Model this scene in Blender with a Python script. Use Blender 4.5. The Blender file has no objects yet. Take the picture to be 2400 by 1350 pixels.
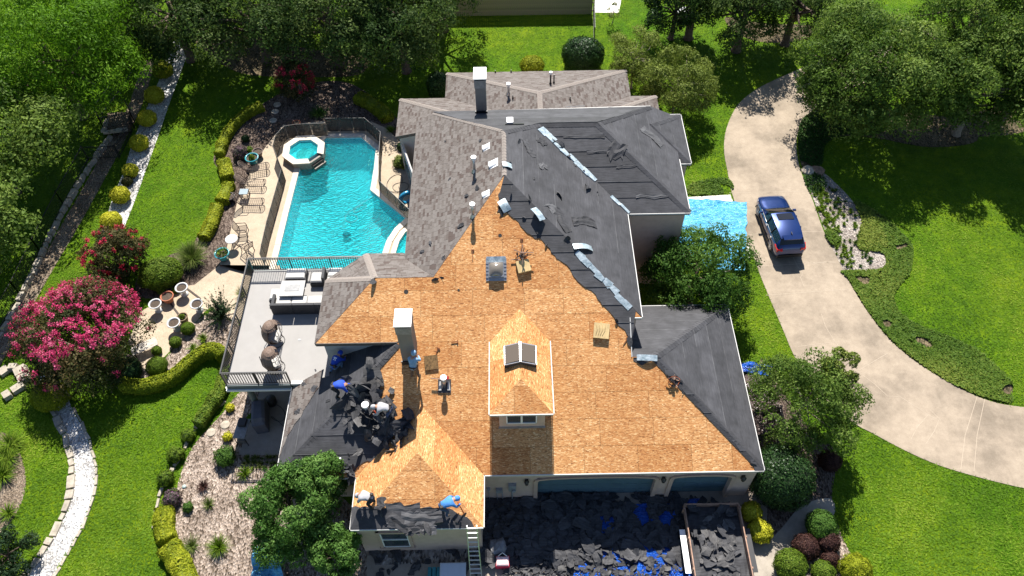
import bpy, bmesh, math, random
import numpy as np
from math import sin, cos, pi, radians, sqrt
from mathutils import Vector, Matrix, noise
from mathutils.geometry import tessellate_polygon

S = bpy.context.scene
COL = S.collection
R_ = random.Random(7)
NR = np.random.RandomState(11)

# ---------------------------------------------------------------- camera, sky, sun, exposure
CAM_H, PITCH, FPX, ROLL = 36.5, radians(52.5), 1850.0, radians(-1.0)
cd = bpy.data.cameras.new('camera'); cam = bpy.data.objects.new('camera', cd); COL.objects.link(cam)
cd.sensor_width = 36.0; cd.lens = 36.0 * FPX / 2400.0; cd.clip_end = 2000; cd.clip_start = 0.5
CM = Matrix.Rotation(pi / 2 - PITCH, 4, 'X') @ Matrix.Rotation(ROLL, 4, 'Z')
cam.matrix_world = Matrix.Translation((0, 0, CAM_H)) @ CM
S.camera = cam

SUN_EL, SUN_AZ = radians(50.0), radians(0.0)       # azimuth measured from +Y towards +X
w = bpy.data.worlds.new('World'); S.world = w; w.use_nodes = True
wn = w.node_tree.nodes; wl = w.node_tree.links
bg = wn.get('Background') or wn.new('ShaderNodeBackground')
sky = wn.new('ShaderNodeTexSky'); sky.sky_type = 'NISHITA'; sky.sun_disc = False
sky.sun_elevation = SUN_EL; sky.sun_rotation = SUN_AZ; sky.altitude = 600; sky.air_density = 0.8; sky.dust_density = 0.5
wl.new(sky.outputs[0], bg.inputs[0]); bg.inputs[1].default_value = 0.076
sd = bpy.data.lights.new('sun', 'SUN'); sun = bpy.data.objects.new('sun', sd); COL.objects.link(sun)
sd.energy = 5.0; sd.angle = radians(0.53); sd.color = (1.0, 0.955, 0.88)
sdir = Vector((sin(SUN_AZ) * cos(SUN_EL), cos(SUN_AZ) * cos(SUN_EL), sin(SUN_EL)))
sun.rotation_euler = sdir.to_track_quat('Z', 'Y').to_euler(); sun.location = (0, 30, 60)
S.view_settings.view_transform = 'Standard'; S.view_settings.look = 'None'
S.view_settings.gamma = 1.0; S.view_settings.use_curve_mapping = False
S.view_settings.exposure = 1.06
S.render.engine = 'CYCLES'
S.cycles.max_bounces = 6; S.cycles.diffuse_bounces = 3; S.cycles.transparent_max_bounces = 12

# ---------------------------------------------------------------- helpers
C3 = CM.to_3x3(); CO = Vector((0, 0, CAM_H))
def ray(x, y): return C3 @ Vector(((x - 1200) / FPX, -(y - 675) / FPX, -1.0))
def at(x, y, z=0.0):
    d = ray(x, y); return CO + d * ((z - CAM_H) / d.z)
def onp(x, y, p0, n):
    d = ray(x, y); n = Vector(n); return CO + d * ((Vector(p0) - CO).dot(n) / d.dot(n))
def atY(x, y, Y): d = ray(x, y); return CO + d * (Y / d.y)
def ppm(P):                                        # pixels of the photograph per metre at P
    q = C3.transposed() @ (Vector(P) - CO); return FPX / -q.z
F1N = (0, -0.5, 1.0); F1P = (0, 15.0, 3.1)
def onF1(x, y): return onp(x, y, F1P, F1N)
def f1z(Y): return 3.1 + 0.5 * (Y - 15.0)

def wm(o):
    m = o.matrix_basis
    if o.parent: m = wm(o.parent) @ o.matrix_parent_inverse @ m
    return m
def setpar(o, p):
    o.parent = p; o.matrix_parent_inverse = wm(p).inverted()
def tag(o, label=None, cat=None, group=None, kind=None):
    if label: o['label'] = label
    if cat: o['category'] = cat
    if group: o['group'] = group
    if kind: o['kind'] = kind
    return o
def mesh(name, verts, faces, mats, mi=None, smooth=False):
    me = bpy.data.meshes.new(name)
    me.from_pydata([tuple(v) for v in verts], [], [tuple(f) for f in faces])
    for m in (mats if isinstance(mats, (list, tuple)) else [mats]): me.materials.append(m)
    if mi is not None: me.polygons.foreach_set('material_index', list(mi))
    if smooth is True: me.polygons.foreach_set('use_smooth', [True] * len(me.polygons))
    elif isinstance(smooth, list): me.polygons.foreach_set('use_smooth', smooth)
    me.update(); return me
def obj(name, me, parent=None, M=None):
    o = bpy.data.objects.new(name, me); COL.objects.link(o)
    if M is not None: o.matrix_basis = M
    if parent: setpar(o, parent)
    return o
def empty(name, loc, label, cat, group=None, rz=0.0):
    o = bpy.data.objects.new(name, None); COL.objects.link(o); o.empty_display_size = 0.2
    o.matrix_basis = Matrix.Translation(Vector(loc)) @ Matrix.Rotation(rz, 4, 'Z')
    return tag(o, label, cat, group)
def dup(root, M, label=None):
    """copy of a thing with its parts and their sub-parts, moved by the world matrix M"""
    r = root.copy(); COL.objects.link(r); r.matrix_basis = M
    if label: r['label'] = label
    for ch in [c for c in root.children]:
        c = ch.copy(); COL.objects.link(c); c.parent = r; c.matrix_parent_inverse = ch.matrix_parent_inverse
        for g in ch.children:
            d = g.copy(); COL.objects.link(d); d.parent = c; d.matrix_parent_inverse = g.matrix_parent_inverse
    return r
def TR(loc, rz=0.0, sc=1.0):
    return Matrix.Translation(Vector(loc)) @ Matrix.Rotation(rz, 4, 'Z') @ Matrix.Scale(sc, 4)

class B:
    """collects shapes for ONE mesh"""
    def __init__(s): s.v = []; s.f = []; s.m = []; s.s = []
    def add(s, vs, fs, mi=0, sm=False):
        o = len(s.v); s.v += [Vector(v) for v in vs]
        for f in fs: s.f.append([i + o for i in f]); s.m.append(mi); s.s.append(sm)
        return s
    def box(s, c, d, rz=0.0, M=None, mi=0):
        x, y, z = d[0] / 2, d[1] / 2, d[2] / 2
        vs = [Vector((a * x, b * y, e * z)) for e in (-1, 1) for b in (-1, 1) for a in (-1, 1)]
        T = Matrix.Translation(Vector(c)) @ (M.to_4x4() if M is not None else Matrix.Rotation(rz, 4, 'Z'))
        return s.add([T @ v for v in vs], [(0, 2, 3, 1), (4, 5, 7, 6), (0, 1, 5, 4), (2, 6, 7, 3), (0, 4, 6, 2), (1, 3, 7, 5)], mi)
    def bar(s, a, b, wd, ht, mi=0):
        a = Vector(a); b = Vector(b); d = b - a; L = d.length
        if L < 1e-6: return s
        y = d / L; x = y.cross(Vector((0, 0, 1)))
        if x.length < 1e-4: x = Vector((1, 0, 0))
        x.normalize(); z = x.cross(y)
        M = Matrix((x, y, z)).transposed()
        return s.box((a + b) / 2, (wd, L, ht), M=M, mi=mi)
    def cyl(s, a, b, r0, r1=None, n=8, mi=0, sm=True, caps=True):
        a = Vector(a); b = Vector(b); r1 = r0 if r1 is None else r1
        d = (b - a).normalized(); x = d.orthogonal().normalized(); y = d.cross(x)
        vs = []
        for p, r in ((a, r0), (b, r1)):
            for i in range(n):
                t = 2 * pi * i / n; vs.append(p + (x * cos(t) + y * sin(t)) * r)
        s.add(vs, [(i, (i + 1) % n, n + (i + 1) % n, n + i) for i in range(n)], mi, sm)
        if caps:
            o = len(s.v) - 2 * n
            s.f.append([o + i for i in reversed(range(n))]); s.m.append(mi); s.s.append(False)
            s.f.append([o + n + i for i in range(n)]); s.m.append(mi); s.s.append(False)
        return s
    def path(s, pts, r, n=6, mi=0, closed=False):
        pts = [Vector(p) for p in pts]; N = len(pts); rr = r if isinstance(r, (list, tuple)) else [r] * N
        vs = []; up = None
        for i, p in enumerate(pts):
            a = pts[(i - 1) % N] if (closed or i) else p; b = pts[(i + 1) % N] if (closed or i < N - 1) else p
            d = (b - a)
            d = d.normalized() if d.length > 1e-7 else Vector((0, 0, 1))
            if up is None: x = d.orthogonal().normalized()
            else:
                x = up - d * up.dot(d)
                x = x.normalized() if x.length > 1e-5 else d.orthogonal().normalized()
            up = x; y = d.cross(x)
            for k in range(n):
                t = 2 * pi * k / n; vs.append(p + (x * cos(t) + y * sin(t)) * rr[i])
        fs = [(i * n + k, i * n + (k + 1) % n, ((i + 1) % N) * n + (k + 1) % n, ((i + 1) % N) * n + k)
              for i in range(N if closed else N - 1) for k in range(n)]
        if not closed: fs += [tuple(reversed(range(n))), tuple((N - 1) * n + k for k in range(n))]
        return s.add(vs, fs, mi, True)
    def lathe(s, c, prof, n=16, mi=0, sm=True):
        c = Vector(c); vs = []
        for r, z in prof:
            for k in range(n):
                t = 2 * pi * k / n; vs.append(c + Vector((cos(t) * r, sin(t) * r, z)))
        fs = [(i * n + k, i * n + (k + 1) % n, (i + 1) * n + (k + 1) % n, (i + 1) * n + k) for i in range(len(prof) - 1) for k in range(n)]
        return s.add(vs, fs, mi, sm)
    def prism(s, poly, z0, z1, mi=0, side=None):
        n = len(poly); a = sum(poly[i][0] * poly[(i + 1) % n][1] - poly[(i + 1) % n][0] * poly[i][1] for i in range(n))
        if a < 0: poly = poly[::-1]
        vs = [(p[0], p[1], z1) for p in poly] + [(p[0], p[1], z0) for p in poly]
        s.add(vs, [tuple(range(n))], mi)
        o = len(s.v) - 2 * n
        for i in range(n):
            j = (i + 1) % n; s.f.append([o + i, o + n + i, o + n + j, o + j]); s.m.append(mi if side is None else side); s.s.append(False)
        s.f.append([o + n + i for i in reversed(range(n))]); s.m.append(mi); s.s.append(False)
        return s
    def slab(s, P, t, mi=0):
        """closed slab of thickness t under a 3D polygon (downwards)"""
        n = len(P); P = [Vector(p) for p in P]
        vs = P + [p - Vector((0, 0, t)) for p in P]
        s.add(vs, [tuple(range(n)), tuple(reversed(range(n, 2 * n)))] + [(i, i + n, (i + 1) % n + n, (i + 1) % n) for i in range(n)], mi)
        return s
    def make(s, name, mats, parent=None, M=None):
        return obj(name, mesh(name, s.v, s.f, mats, s.m, list(s.s)), parent, M)
    def local(s, name, mats, parent=None):
        """vertices are given in world space"""
        return s.make(name, mats, parent)

def spline(pts, k=6, closed=True):
    P = [Vector(p) for p in pts]; n = len(P); out = []
    rng = range(n) if closed else range(n - 1)
    for i in rng:
        if closed: a, b, c, d = P[(i - 1) % n], P[i], P[(i + 1) % n], P[(i + 2) % n]
        else: a, b, c, d = P[max(i - 1, 0)], P[i], P[i + 1], P[min(i + 2, n - 1)]
        for j in range(k):
            t = j / k
            out.append(0.5 * ((2 * b) + (c - a) * t + (2 * a - 5 * b + 4 * c - d) * t * t + (3 * b - a - 3 * c + d) * t ** 3))
    if not closed: out.append(P[-1])
    return out
def gp(pts, z=0.0): return [at(x, y, z) for x, y in pts]
def clip(poly, x0, x1, y0, y1):
    def cut(p, f):
        out = []
        for i in range(len(p)):
            a, b = p[i - 1], p[i]; fa, fb = f(a), f(b)
            if fa >= 0: out.append(a) if not out or out[-1] is not a else None
            if (fa >= 0) != (fb >= 0):
                t = fa / (fa - fb); out.append((a[0] + (b[0] - a[0]) * t, a[1] + (b[1] - a[1]) * t))
        return out
    for f in (lambda q: q[0] - x0, lambda q: x1 - q[0], lambda q: q[1] - y0, lambda q: y1 - q[1]):
        poly = cut(poly, f)
        if len(poly) < 3: return []
    o = []
    for q in poly:
        if not o or abs(q[0] - o[-1][0]) + abs(q[1] - o[-1][1]) > 1e-5: o.append(q)
    if len(o) > 2 and abs(o[0][0] - o[-1][0]) + abs(o[0][1] - o[-1][1]) < 1e-5: o.pop()
    return o if len(o) > 2 else []
def area2(p): return 0.5 * sum(p[i - 1][0] * p[i][1] - p[i][0] * p[i - 1][1] for i in range(len(p)))
def inpoly(x, y, P):
    c = False; j = len(P) - 1
    for i in range(len(P)):
        if (P[i][1] > y) != (P[j][1] > y) and x < (P[j][0] - P[i][0]) * (y - P[i][1]) / (P[j][1] - P[i][1]) + P[i][0]: c = not c
        j = i
    return c
def ragged(poly, torn, amp=0.12, step=0.22, seed=1):
    """subdivide the edges listed in torn and push their points about"""
    r = random.Random(seed); out = []; n = len(poly)
    for i in range(n):
        a = Vector(poly[i]); b = Vector(poly[(i + 1) % n]); out.append(tuple(a))
        if i in torn:
            d = b - a; k = max(2, int(d.length / step)); nn = Vector((-d.y, d.x)).normalized()
            for j in range(1, k):
                p = a + d * ((j + r.uniform(-.3, .3)) / k) + nn * (r.gauss(0, amp * .5) + amp * .8 * sin(j * .7 + seed)); out.append((p.x, p.y))
    return out

# ---------------------------------------------------------------- materials
MATS = {}
def nodes(name):
    m = bpy.data.materials.new(name); m.use_nodes = True; nt = m.node_tree
    return m, nt, nt.nodes['Principled BSDF']
def ramp(nt, fac, stops):
    r = nt.nodes.new('ShaderNodeValToRGB'); e = r.color_ramp.elements
    while len(e) > 1: e.remove(e[-1])
    e[0].position = stops[0][0]; e[0].color = (*stops[0][1], 1)
    for p, c in stops[1:]:
        x = e.new(p); x.color = (*c, 1)
    nt.links.new(fac, r.inputs[0]); return r.outputs[0]
def coord(nt, scale=(1, 1, 1), kind='Object', rot=(0, 0, 0)):
    t = nt.nodes.new('ShaderNodeTexCoord'); mp = nt.nodes.new('ShaderNodeMapping')
    mp.inputs['Scale'].default_value = scale; mp.inputs['Rotation'].default_value = rot
    nt.links.new(t.outputs[kind], mp.inputs[0]); return mp.outputs[0]
def ntex(nt, vec, scale, detail=4, rough=0.6, dist=0.0):
    n = nt.nodes.new('ShaderNodeTexNoise'); n.inputs['Scale'].default_value = scale; n.inputs['Detail'].default_value = detail
    n.inputs['Roughness'].default_value = rough; n.inputs['Distortion'].default_value = dist
    if vec is not None: nt.links.new(vec, n.inputs['Vector'])
    return n.outputs['Fac']
def mixc(nt, a, b, fac, mode='MIX'):
    m = nt.nodes.new('ShaderNodeMix'); m.data_type = 'RGBA'; m.blend_type = mode
    for s, v in ((m.inputs[0], fac), (m.inputs[6], a), (m.inputs[7], b)):
        if hasattr(v, 'is_linked'): nt.links.new(v, s)
        else: s.default_value = v if isinstance(v, float) else (*v, 1)
    return m.outputs[2]
def bump(nt, bsdf, h, strength=0.3, dist=0.05):
    b = nt.nodes.new('ShaderNodeBump'); b.inputs['Strength'].default_value = strength; b.inputs['Distance'].default_value = dist
    nt.links.new(h, b.inputs['Height']); nt.links.new(b.outputs[0], bsdf.inputs['Normal']); return b
def maprange(nt, v, a, b, c=0.0, d=1.0):
    m = nt.nodes.new('ShaderNodeMapRange')
    for i, x in enumerate((a, b, c, d)): m.inputs[i + 1].default_value = x
    nt.links.new(v, m.inputs[0]); return m.outputs[0]

def plain(name, col, rough=0.6, metal=0.0, var=0.25, scale=6.0, bmp=0.15, spec=None, coat=0.0):
    if name in MATS: return MATS[name]
    m, nt, b = nodes(name); v = coord(nt)
    n = ntex(nt, v, scale, 5)
    lo = tuple(c * (1 - var) for c in col); hi = tuple(min(1, c * (1 + var)) for c in col)
    nt.links.new(ramp(nt, n, [(0.3, lo), (0.7, hi)]), b.inputs['Base Color'])
    b.inputs['Roughness'].default_value = rough; b.inputs['Metallic'].default_value = metal
    if spec is not None: b.inputs['Specular IOR Level'].default_value = spec
    if coat: b.inputs['Coat Weight'].default_value = coat
    if bmp: bump(nt, b, ntex(nt, v, scale * 4, 4), bmp, 0.02)
    MATS[name] = m; return m

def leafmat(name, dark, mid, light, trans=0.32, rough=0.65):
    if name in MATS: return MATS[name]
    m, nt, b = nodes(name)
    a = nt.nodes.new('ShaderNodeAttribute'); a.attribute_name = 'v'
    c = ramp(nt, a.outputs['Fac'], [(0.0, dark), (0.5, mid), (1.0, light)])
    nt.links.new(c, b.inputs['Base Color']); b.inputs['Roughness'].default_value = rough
    b.inputs['Specular IOR Level'].default_value = 0.12
    t = nt.nodes.new('ShaderNodeBsdfTranslucent'); mx = nt.nodes.new('ShaderNodeMixShader'); mx.inputs[0].default_value = trans
    nt.links.new(mixc(nt, c, (0.9, 1.0, 0.35), 0.35, 'MULTIPLY'), t.inputs[0])
    nt.links.new(b.outputs[0], mx.inputs[1]); nt.links.new(t.outputs[0], mx.inputs[2])
    nt.links.new(mx.outputs[0], nt.nodes['Material Output'].inputs[0]); MATS[name] = m; return m

def lawn_mat():
    m, nt, b = nodes('lawn_grass'); v = coord(nt)
    big = ntex(nt, v, 0.12, 3); mid = ntex(nt, v, 1.1, 5, .7); fine = ntex(nt, v, 9.0, 4, .8); fin2 = ntex(nt, v, 30.0, 2, .7)
    c1 = ramp(nt, mid, [(0.25, (0.062, 0.135, 0.004)), (0.55, (0.102, 0.200, 0.006)), (0.8, (0.158, 0.262, 0.010))])
    c2 = ramp(nt, big, [(0.35, (0.72, 0.88, 0.8)), (0.65, (1.28, 1.10, 1.0))])
    c = mixc(nt, c1, c2, 1.0, 'MULTIPLY')
    c3 = ramp(nt, fine, [(0.3, (0.60, 0.66, 0.5)), (0.5, (1, 1, 1)), (0.72, (1.5, 1.3, 1.4))])
    c = mixc(nt, c, c3, 1.0, 'MULTIPLY')
    c = mixc(nt, c, ramp(nt, ntex(nt, v, 0.55, 5, .75), [(0.32, (0.74, 0.84, 0.8)), (0.5, (1, 1, 1)), (0.68, (1.32, 1.16, 1.1))]), 1.0, 'MULTIPLY')
    dry = ramp(nt, ntex(nt, v, 0.45, 4, .7), [(0.70, (0, 0, 0)), (0.80, (1, 1, 1))])
    c = mixc(nt, c, (0.20, 0.20, 0.035), mixc(nt, dry, (0.5, 0.5, 0.5), 1.0, 'MULTIPLY'))
    nt.links.new(c, b.inputs['Base Color']); b.inputs['Roughness'].default_value = 0.9; b.inputs['Specular IOR Level'].default_value = 0.1
    h = nt.nodes.new('ShaderNodeMath'); h.operation = 'ADD'; nt.links.new(fine, h.inputs[0]); nt.links.new(fin2, h.inputs[1])
    bump(nt, b, h.outputs[0], 0.9, 0.10); return m
def concrete_mat(name, base, agg=False, stain=0.6):
    m, nt, b = nodes(name); v = coord(nt)
    big = ntex(nt, v, 0.35, 5, .65); mid = ntex(nt, v, 2.5, 5, .7); fine = ntex(nt, v, 26 if agg else 45, 3, .8)
    c = ramp(nt, big, [(0.35, tuple(x * (1 - 0.42 * stain) for x in base)), (0.55, base), (0.75, tuple(min(1, x * 1.13) for x in base))])
    c = mixc(nt, c, ramp(nt, mid, [(0.3, (0.86, 0.85, 0.84)), (0.7, (1.08, 1.08, 1.08))]), 1.0, 'MULTIPLY')
    c = mixc(nt, c, ramp(nt, fine, [(0.32, (0.55, 0.52, 0.48)), (0.5, (1, 1, 1)), (0.7, (1.3, 1.28, 1.22))]), 0.75 if agg else 0.45, 'MULTIPLY')
    nt.links.new(c, b.inputs['Base Color']); b.inputs['Roughness'].default_value = 0.85; b.inputs['Specular IOR Level'].default_value = 0.2
    bump(nt, b, fine, 0.35, 0.01); return m
def mulch_mat(name, dark, mid, light, sc=9.0):
    m, nt, b = nodes(name); v = coord(nt, (1, 1, 1))
    vo = nt.nodes.new('ShaderNodeTexVoronoi'); vo.inputs['Scale'].default_value = sc; vo.feature = 'F1'
    wv = nt.nodes.new('ShaderNodeMapping'); nt.links.new(v, wv.inputs[0]); wv.inputs['Scale'].default_value = (1, 0.55, 1); wv.inputs['Rotation'].default_value = (0, 0, 0.6)
    nt.links.new(wv.outputs[0], vo.inputs['Vector'])
    sep = nt.nodes.new('ShaderNodeSeparateColor'); nt.links.new(vo.outputs['Color'], sep.inputs[0])
    c = ramp(nt, sep.outputs[0], [(0.05, dark), (0.4, mid), (0.95, light)])
    c = mixc(nt, c, ramp(nt, ntex(nt, v, 0.7, 4), [(0.35, (0.62, 0.6, 0.58)), (0.65, (1.1, 1.1, 1.1))]), 1.0, 'MULTIPLY')
    nt.links.new(c, b.inputs['Base Color']); b.inputs['Roughness'].default_value = 0.9; b.inputs['Specular IOR Level'].default_value = 0.15
    bump(nt, b, vo.outputs['Distance'], 1.0, 0.08); return m
def osb_mat():
    m, nt, b = nodes('strand_board'); v = coord(nt, (1, 1, 1)); oi = nt.nodes.new('ShaderNodeObjectInfo')
    off = nt.nodes.new('ShaderNodeVectorMath'); off.operation = 'ADD'
    sc = nt.nodes.new('ShaderNodeVectorMath'); sc.operation = 'SCALE'; cb = nt.nodes.new('ShaderNodeCombineXYZ')
    nt.links.new(oi.outputs['Random'], cb.inputs[0]); nt.links.new(oi.outputs['Random'], cb.inputs[1]); nt.links.new(cb.outputs[0], sc.inputs[0]); sc.inputs['Scale'].default_value = 40
    nt.links.new(v, off.inputs[0]); nt.links.new(sc.outputs[0], off.inputs[1])
    mp = nt.nodes.new('ShaderNodeMapping'); mp.inputs['Scale'].default_value = (12, 38, 12); nt.links.new(off.outputs[0], mp.inputs[0])
    vo = nt.nodes.new('ShaderNodeTexVoronoi'); vo.inputs['Scale'].default_value = 1.0; vo.inputs['Randomness'].default_value = 1.0
    dn = nt.nodes.new('ShaderNodeTexNoise'); dn.inputs['Scale'].default_value = 0.35; nt.links.new(mp.outputs[0], dn.inputs['Vector'])
    ad = nt.nodes.new('ShaderNodeVectorMath'); ad.operation = 'MULTIPLY_ADD'; nt.links.new(dn.outputs['Color'], ad.inputs[0]); ad.inputs[1].default_value = (3, 3, 3); nt.links.new(mp.outputs[0], ad.inputs[2])
    nt.links.new(ad.outputs[0], vo.inputs['Vector'])
    sep = nt.nodes.new('ShaderNodeSeparateColor'); nt.links.new(vo.outputs['Color'], sep.inputs[0])
    c = ramp(nt, sep.outputs[0], [(0.0, (0.20, 0.08, 0.03)), (0.08, (0.40, 0.18, 0.068)), (0.5, (0.545, 0.260, 0.100)), (0.88, (0.65, 0.37, 0.16)), (1.0, (0.80, 0.57, 0.31))])
    bgv = ntex(nt, off.outputs[0], 1.2, 4)
    c = mixc(nt, c, ramp(nt, bgv, [(0.3, (0.92, 0.88, 0.83)), (0.65, (1.05, 1.04, 1.02))]), 1.0, 'MULTIPLY')
    c = mixc(nt, c, ramp(nt, oi.outputs['Random'], [(0.0, (0.86, 0.78, 0.70)), (0.35, (0.97, 0.95, 0.93)), (0.7, (1.02, 1.03, 1.03)), (1.0, (1.08, 1.12, 1.15))]), 1.0, 'MULTIPLY')
    sp = ramp(nt, ntex(nt, off.outputs[0], 26, 2), [(0.68, (1, 1, 1)), (0.74, (0.22, 0.14, 0.08))])
    c = mixc(nt, c, sp, 0.6, 'MULTIPLY')
    nt.links.new(c, b.inputs['Base Color']); b.inputs['Roughness'].default_value = 0.8; b.inputs['Specular IOR Level'].default_value = 0.2
    bump(nt, b, sep.outputs[1], 0.15, 0.005); return m
def felt_mat(name, lo, hi):
    m, nt, b = nodes(name); v = coord(nt, (0.8, 7, 1)); v2 = coord(nt)
    n = ntex(nt, v, 2.0, 6, .7); n2 = ntex(nt, v2, 1.3, 4); n3 = ntex(nt, v2, 40, 2)
    oi = nt.nodes.new('ShaderNodeObjectInfo')
    c = ramp(nt, n, [(0.3, lo), (0.7, hi)])
    c = mixc(nt, c, ramp(nt, n2, [(0.35, (0.75, 0.75, 0.75)), (0.7, (1.2, 1.2, 1.2))]), 1.0, 'MULTIPLY')
    c = mixc(nt, c, ramp(nt, oi.outputs['Random'], [(0, (0.82, 0.82, 0.82)), (1, (1.22, 1.22, 1.22))]), 1.0, 'MULTIPLY')
    sp = ramp(nt, n3, [(0.72, (0, 0, 0)), (0.76, (0.12, 0.12, 0.12))])
    c = mixc(nt, c, sp, 0.6, 'ADD')
    nt.links.new(c, b.inputs['Base Color']); b.inputs['Roughness'].default_value = 0.72; b.inputs['Specular IOR Level'].default_value = 0.3
    bump(nt, b, n, 0.5, 0.02); return m
def shingle_mat():
    m, nt, b = nodes('asphalt_shingle'); oi = nt.nodes.new('ShaderNodeObjectInfo'); a = nt.nodes.new('ShaderNodeAttribute'); a.attribute_name = 'v'
    ad = nt.nodes.new('ShaderNodeMath'); ad.operation = 'ADD'; nt.links.new(a.outputs['Fac'], ad.inputs[0]); nt.links.new(oi.outputs['Random'], ad.inputs[1])
    fr = nt.nodes.new('ShaderNodeMath'); fr.operation = 'FRACT'; nt.links.new(ad.outputs[0], fr.inputs[0])
    c = ramp(nt, fr.outputs[0], [(0.0, (0.088, 0.067, 0.059)), (0.12, (0.102, 0.081, 0.072)), (0.2, (0.122, 0.104, 0.094)), (0.5, (0.146, 0.128, 0.117)), (1.0, (0.174, 0.156, 0.144))])
    n = ntex(nt, coord(nt), 60, 2)
    c = mixc(nt, c, ramp(nt, n, [(0.3, (0.75, 0.75, 0.75)), (0.7, (1.15, 1.15, 1.15))]), 0.8, 'MULTIPLY')
    nt.links.new(c, b.inputs['Base Color']); b.inputs['Roughness'].default_value = 0.9; b.inputs['Specular IOR Level'].default_value = 0.2
    return m
def tarp_mat(name, lo, hi):
    m, nt, b = nodes(name); v = coord(nt)
    n = ntex(nt, v, 1.6, 5, .6, 1.5); n2 = ntex(nt, coord(nt, (1, 5, 1)), 3.0, 4, .6, 0.6)
    c = ramp(nt, n, [(0.3, lo), (0.7, hi)]); nt.links.new(c, b.inputs['Base Color']); b.inputs['Roughness'].default_value = 0.22
    ad = nt.nodes.new('ShaderNodeMath'); ad.operation = 'ADD'; nt.links.new(n, ad.inputs[0]); nt.links.new(n2, ad.inputs[1])
    bump(nt, b, ad.outputs[0], 1.0, 0.16); return m
def foil_mat():
    m, nt, b = nodes('foil_flashing'); v = coord(nt); n = ntex(nt, v, 5, 4)
    nt.links.new(ramp(nt, n, [(0.35, (0.26, 0.34, 0.38)), (0.7, (0.60, 0.68, 0.72))]), b.inputs['Base Color'])
    b.inputs['Metallic'].default_value = 0.35; b.inputs['Roughness'].default_value = 0.4; bump(nt, b, n, 0.6, 0.04); return m
def water_mat():
    m, nt, b = nodes('pool_water'); nt.nodes.remove(b)
    geo = nt.nodes.new('ShaderNodeNewGeometry')
    ctr = at(766, 372)
    sub = nt.nodes.new('ShaderNodeVectorMath'); sub.operation = 'SUBTRACT'; nt.links.new(geo.outputs['Position'], sub.inputs[0]); sub.inputs[1].default_value = (ctr.x, ctr.y, 0)
    wv = nt.nodes.new('ShaderNodeTexWave'); wv.wave_type = 'RINGS'; wv.rings_direction = 'Z'; wv.inputs['Scale'].default_value = 1.9
    wv.inputs['Distortion'].default_value = 9.0; wv.inputs['Detail'].default_value = 3; wv.inputs['Detail Scale'].default_value = 1.6; nt.links.new(sub.outputs[0], wv.inputs['Vector'])
    n = ntex(nt, geo.outputs['Position'], 8.0, 4, .6, 1.2)
    ad = nt.nodes.new('ShaderNodeMath'); ad.operation = 'MULTIPLY_ADD'; nt.links.new(n, ad.inputs[0]); ad.inputs[1].default_value = 1.5; nt.links.new(wv.outputs['Fac'], ad.inputs[2])
    bp = nt.nodes.new('ShaderNodeBump'); bp.inputs['Strength'].default_value = 0.8; bp.inputs['Distance'].default_value = 0.06; nt.links.new(ad.outputs[0], bp.inputs['Height'])
    tr = nt.nodes.new('ShaderNodeBsdfTransparent'); tr.inputs[0].default_value = (0.30, 0.90, 0.93, 1)
    df = nt.nodes.new('ShaderNodeBsdfDiffuse'); df.inputs[0].default_value = (0.025, 0.52, 0.57, 1); nt.links.new(bp.outputs[0], df.inputs['Normal'])
    gl = nt.nodes.new('ShaderNodeBsdfGlossy'); gl.inputs['Roughness'].default_value = 0.06; nt.links.new(bp.outputs[0], gl.inputs['Normal'])
    fr = nt.nodes.new('ShaderNodeFresnel'); fr.inputs[0].default_value = 1.12; nt.links.new(bp.outputs[0], fr.inputs['Normal'])
    m1 = nt.nodes.new('ShaderNodeMixShader'); m1.inputs[0].default_value = 0.45; nt.links.new(tr.outputs[0], m1.inputs[1]); nt.links.new(df.outputs[0], m1.inputs[2])
    m2 = nt.nodes.new('ShaderNodeMixShader'); nt.links.new(fr.outputs[0], m2.inputs[0]); nt.links.new(m1.outputs[0], m2.inputs[1]); nt.links.new(gl.outputs[0], m2.inputs[2])
    nt.links.new(m2.outputs[0], nt.nodes['Material Output'].inputs[0]); return m
def glassy(name, col, rough=0.05, alpha=1.0, spec=0.8):
    if name in MATS: return MATS[name]
    m, nt, b = nodes(name); b.inputs['Base Color'].default_value = (*col, 1); b.inputs['Roughness'].default_value = rough
    b.inputs['Specular IOR Level'].default_value = spec; b.inputs['Alpha'].default_value = alpha
    n = ntex(nt, coord(nt), 3, 2); nt.links.new(maprange(nt, n, 0.3, 0.7, rough * .8, rough * 1.6), b.inputs['Roughness']); MATS[name] = m; return m
def paint(name, col):
    m, nt, b = nodes(name); n = ntex(nt, coord(nt), 1.5, 3)
    nt.links.new(ramp(nt, n, [(0.3, tuple(c * .9 for c in col)), (0.7, col)]), b.inputs['Base Color'])
    b.inputs['Metallic'].default_value = 0.45; b.inputs['Roughness'].default_value = 0.28; b.inputs['Coat Weight'].default_value = 1.0; b.inputs['Coat Roughness'].default_value = 0.05; return m
def screen_mat(name, col, alpha):
    m, nt, b = nodes(name); b.inputs['Base Color'].default_value = (*col, 1); b.inputs['Roughness'].default_value = 0.8; b.inputs['Alpha'].default_value = alpha
    n = ntex(nt, coord(nt), 30, 2); nt.links.new(maprange(nt, n, 0.3, 0.7, alpha - .06, alpha + .06), b.inputs['Alpha']); return m

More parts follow.
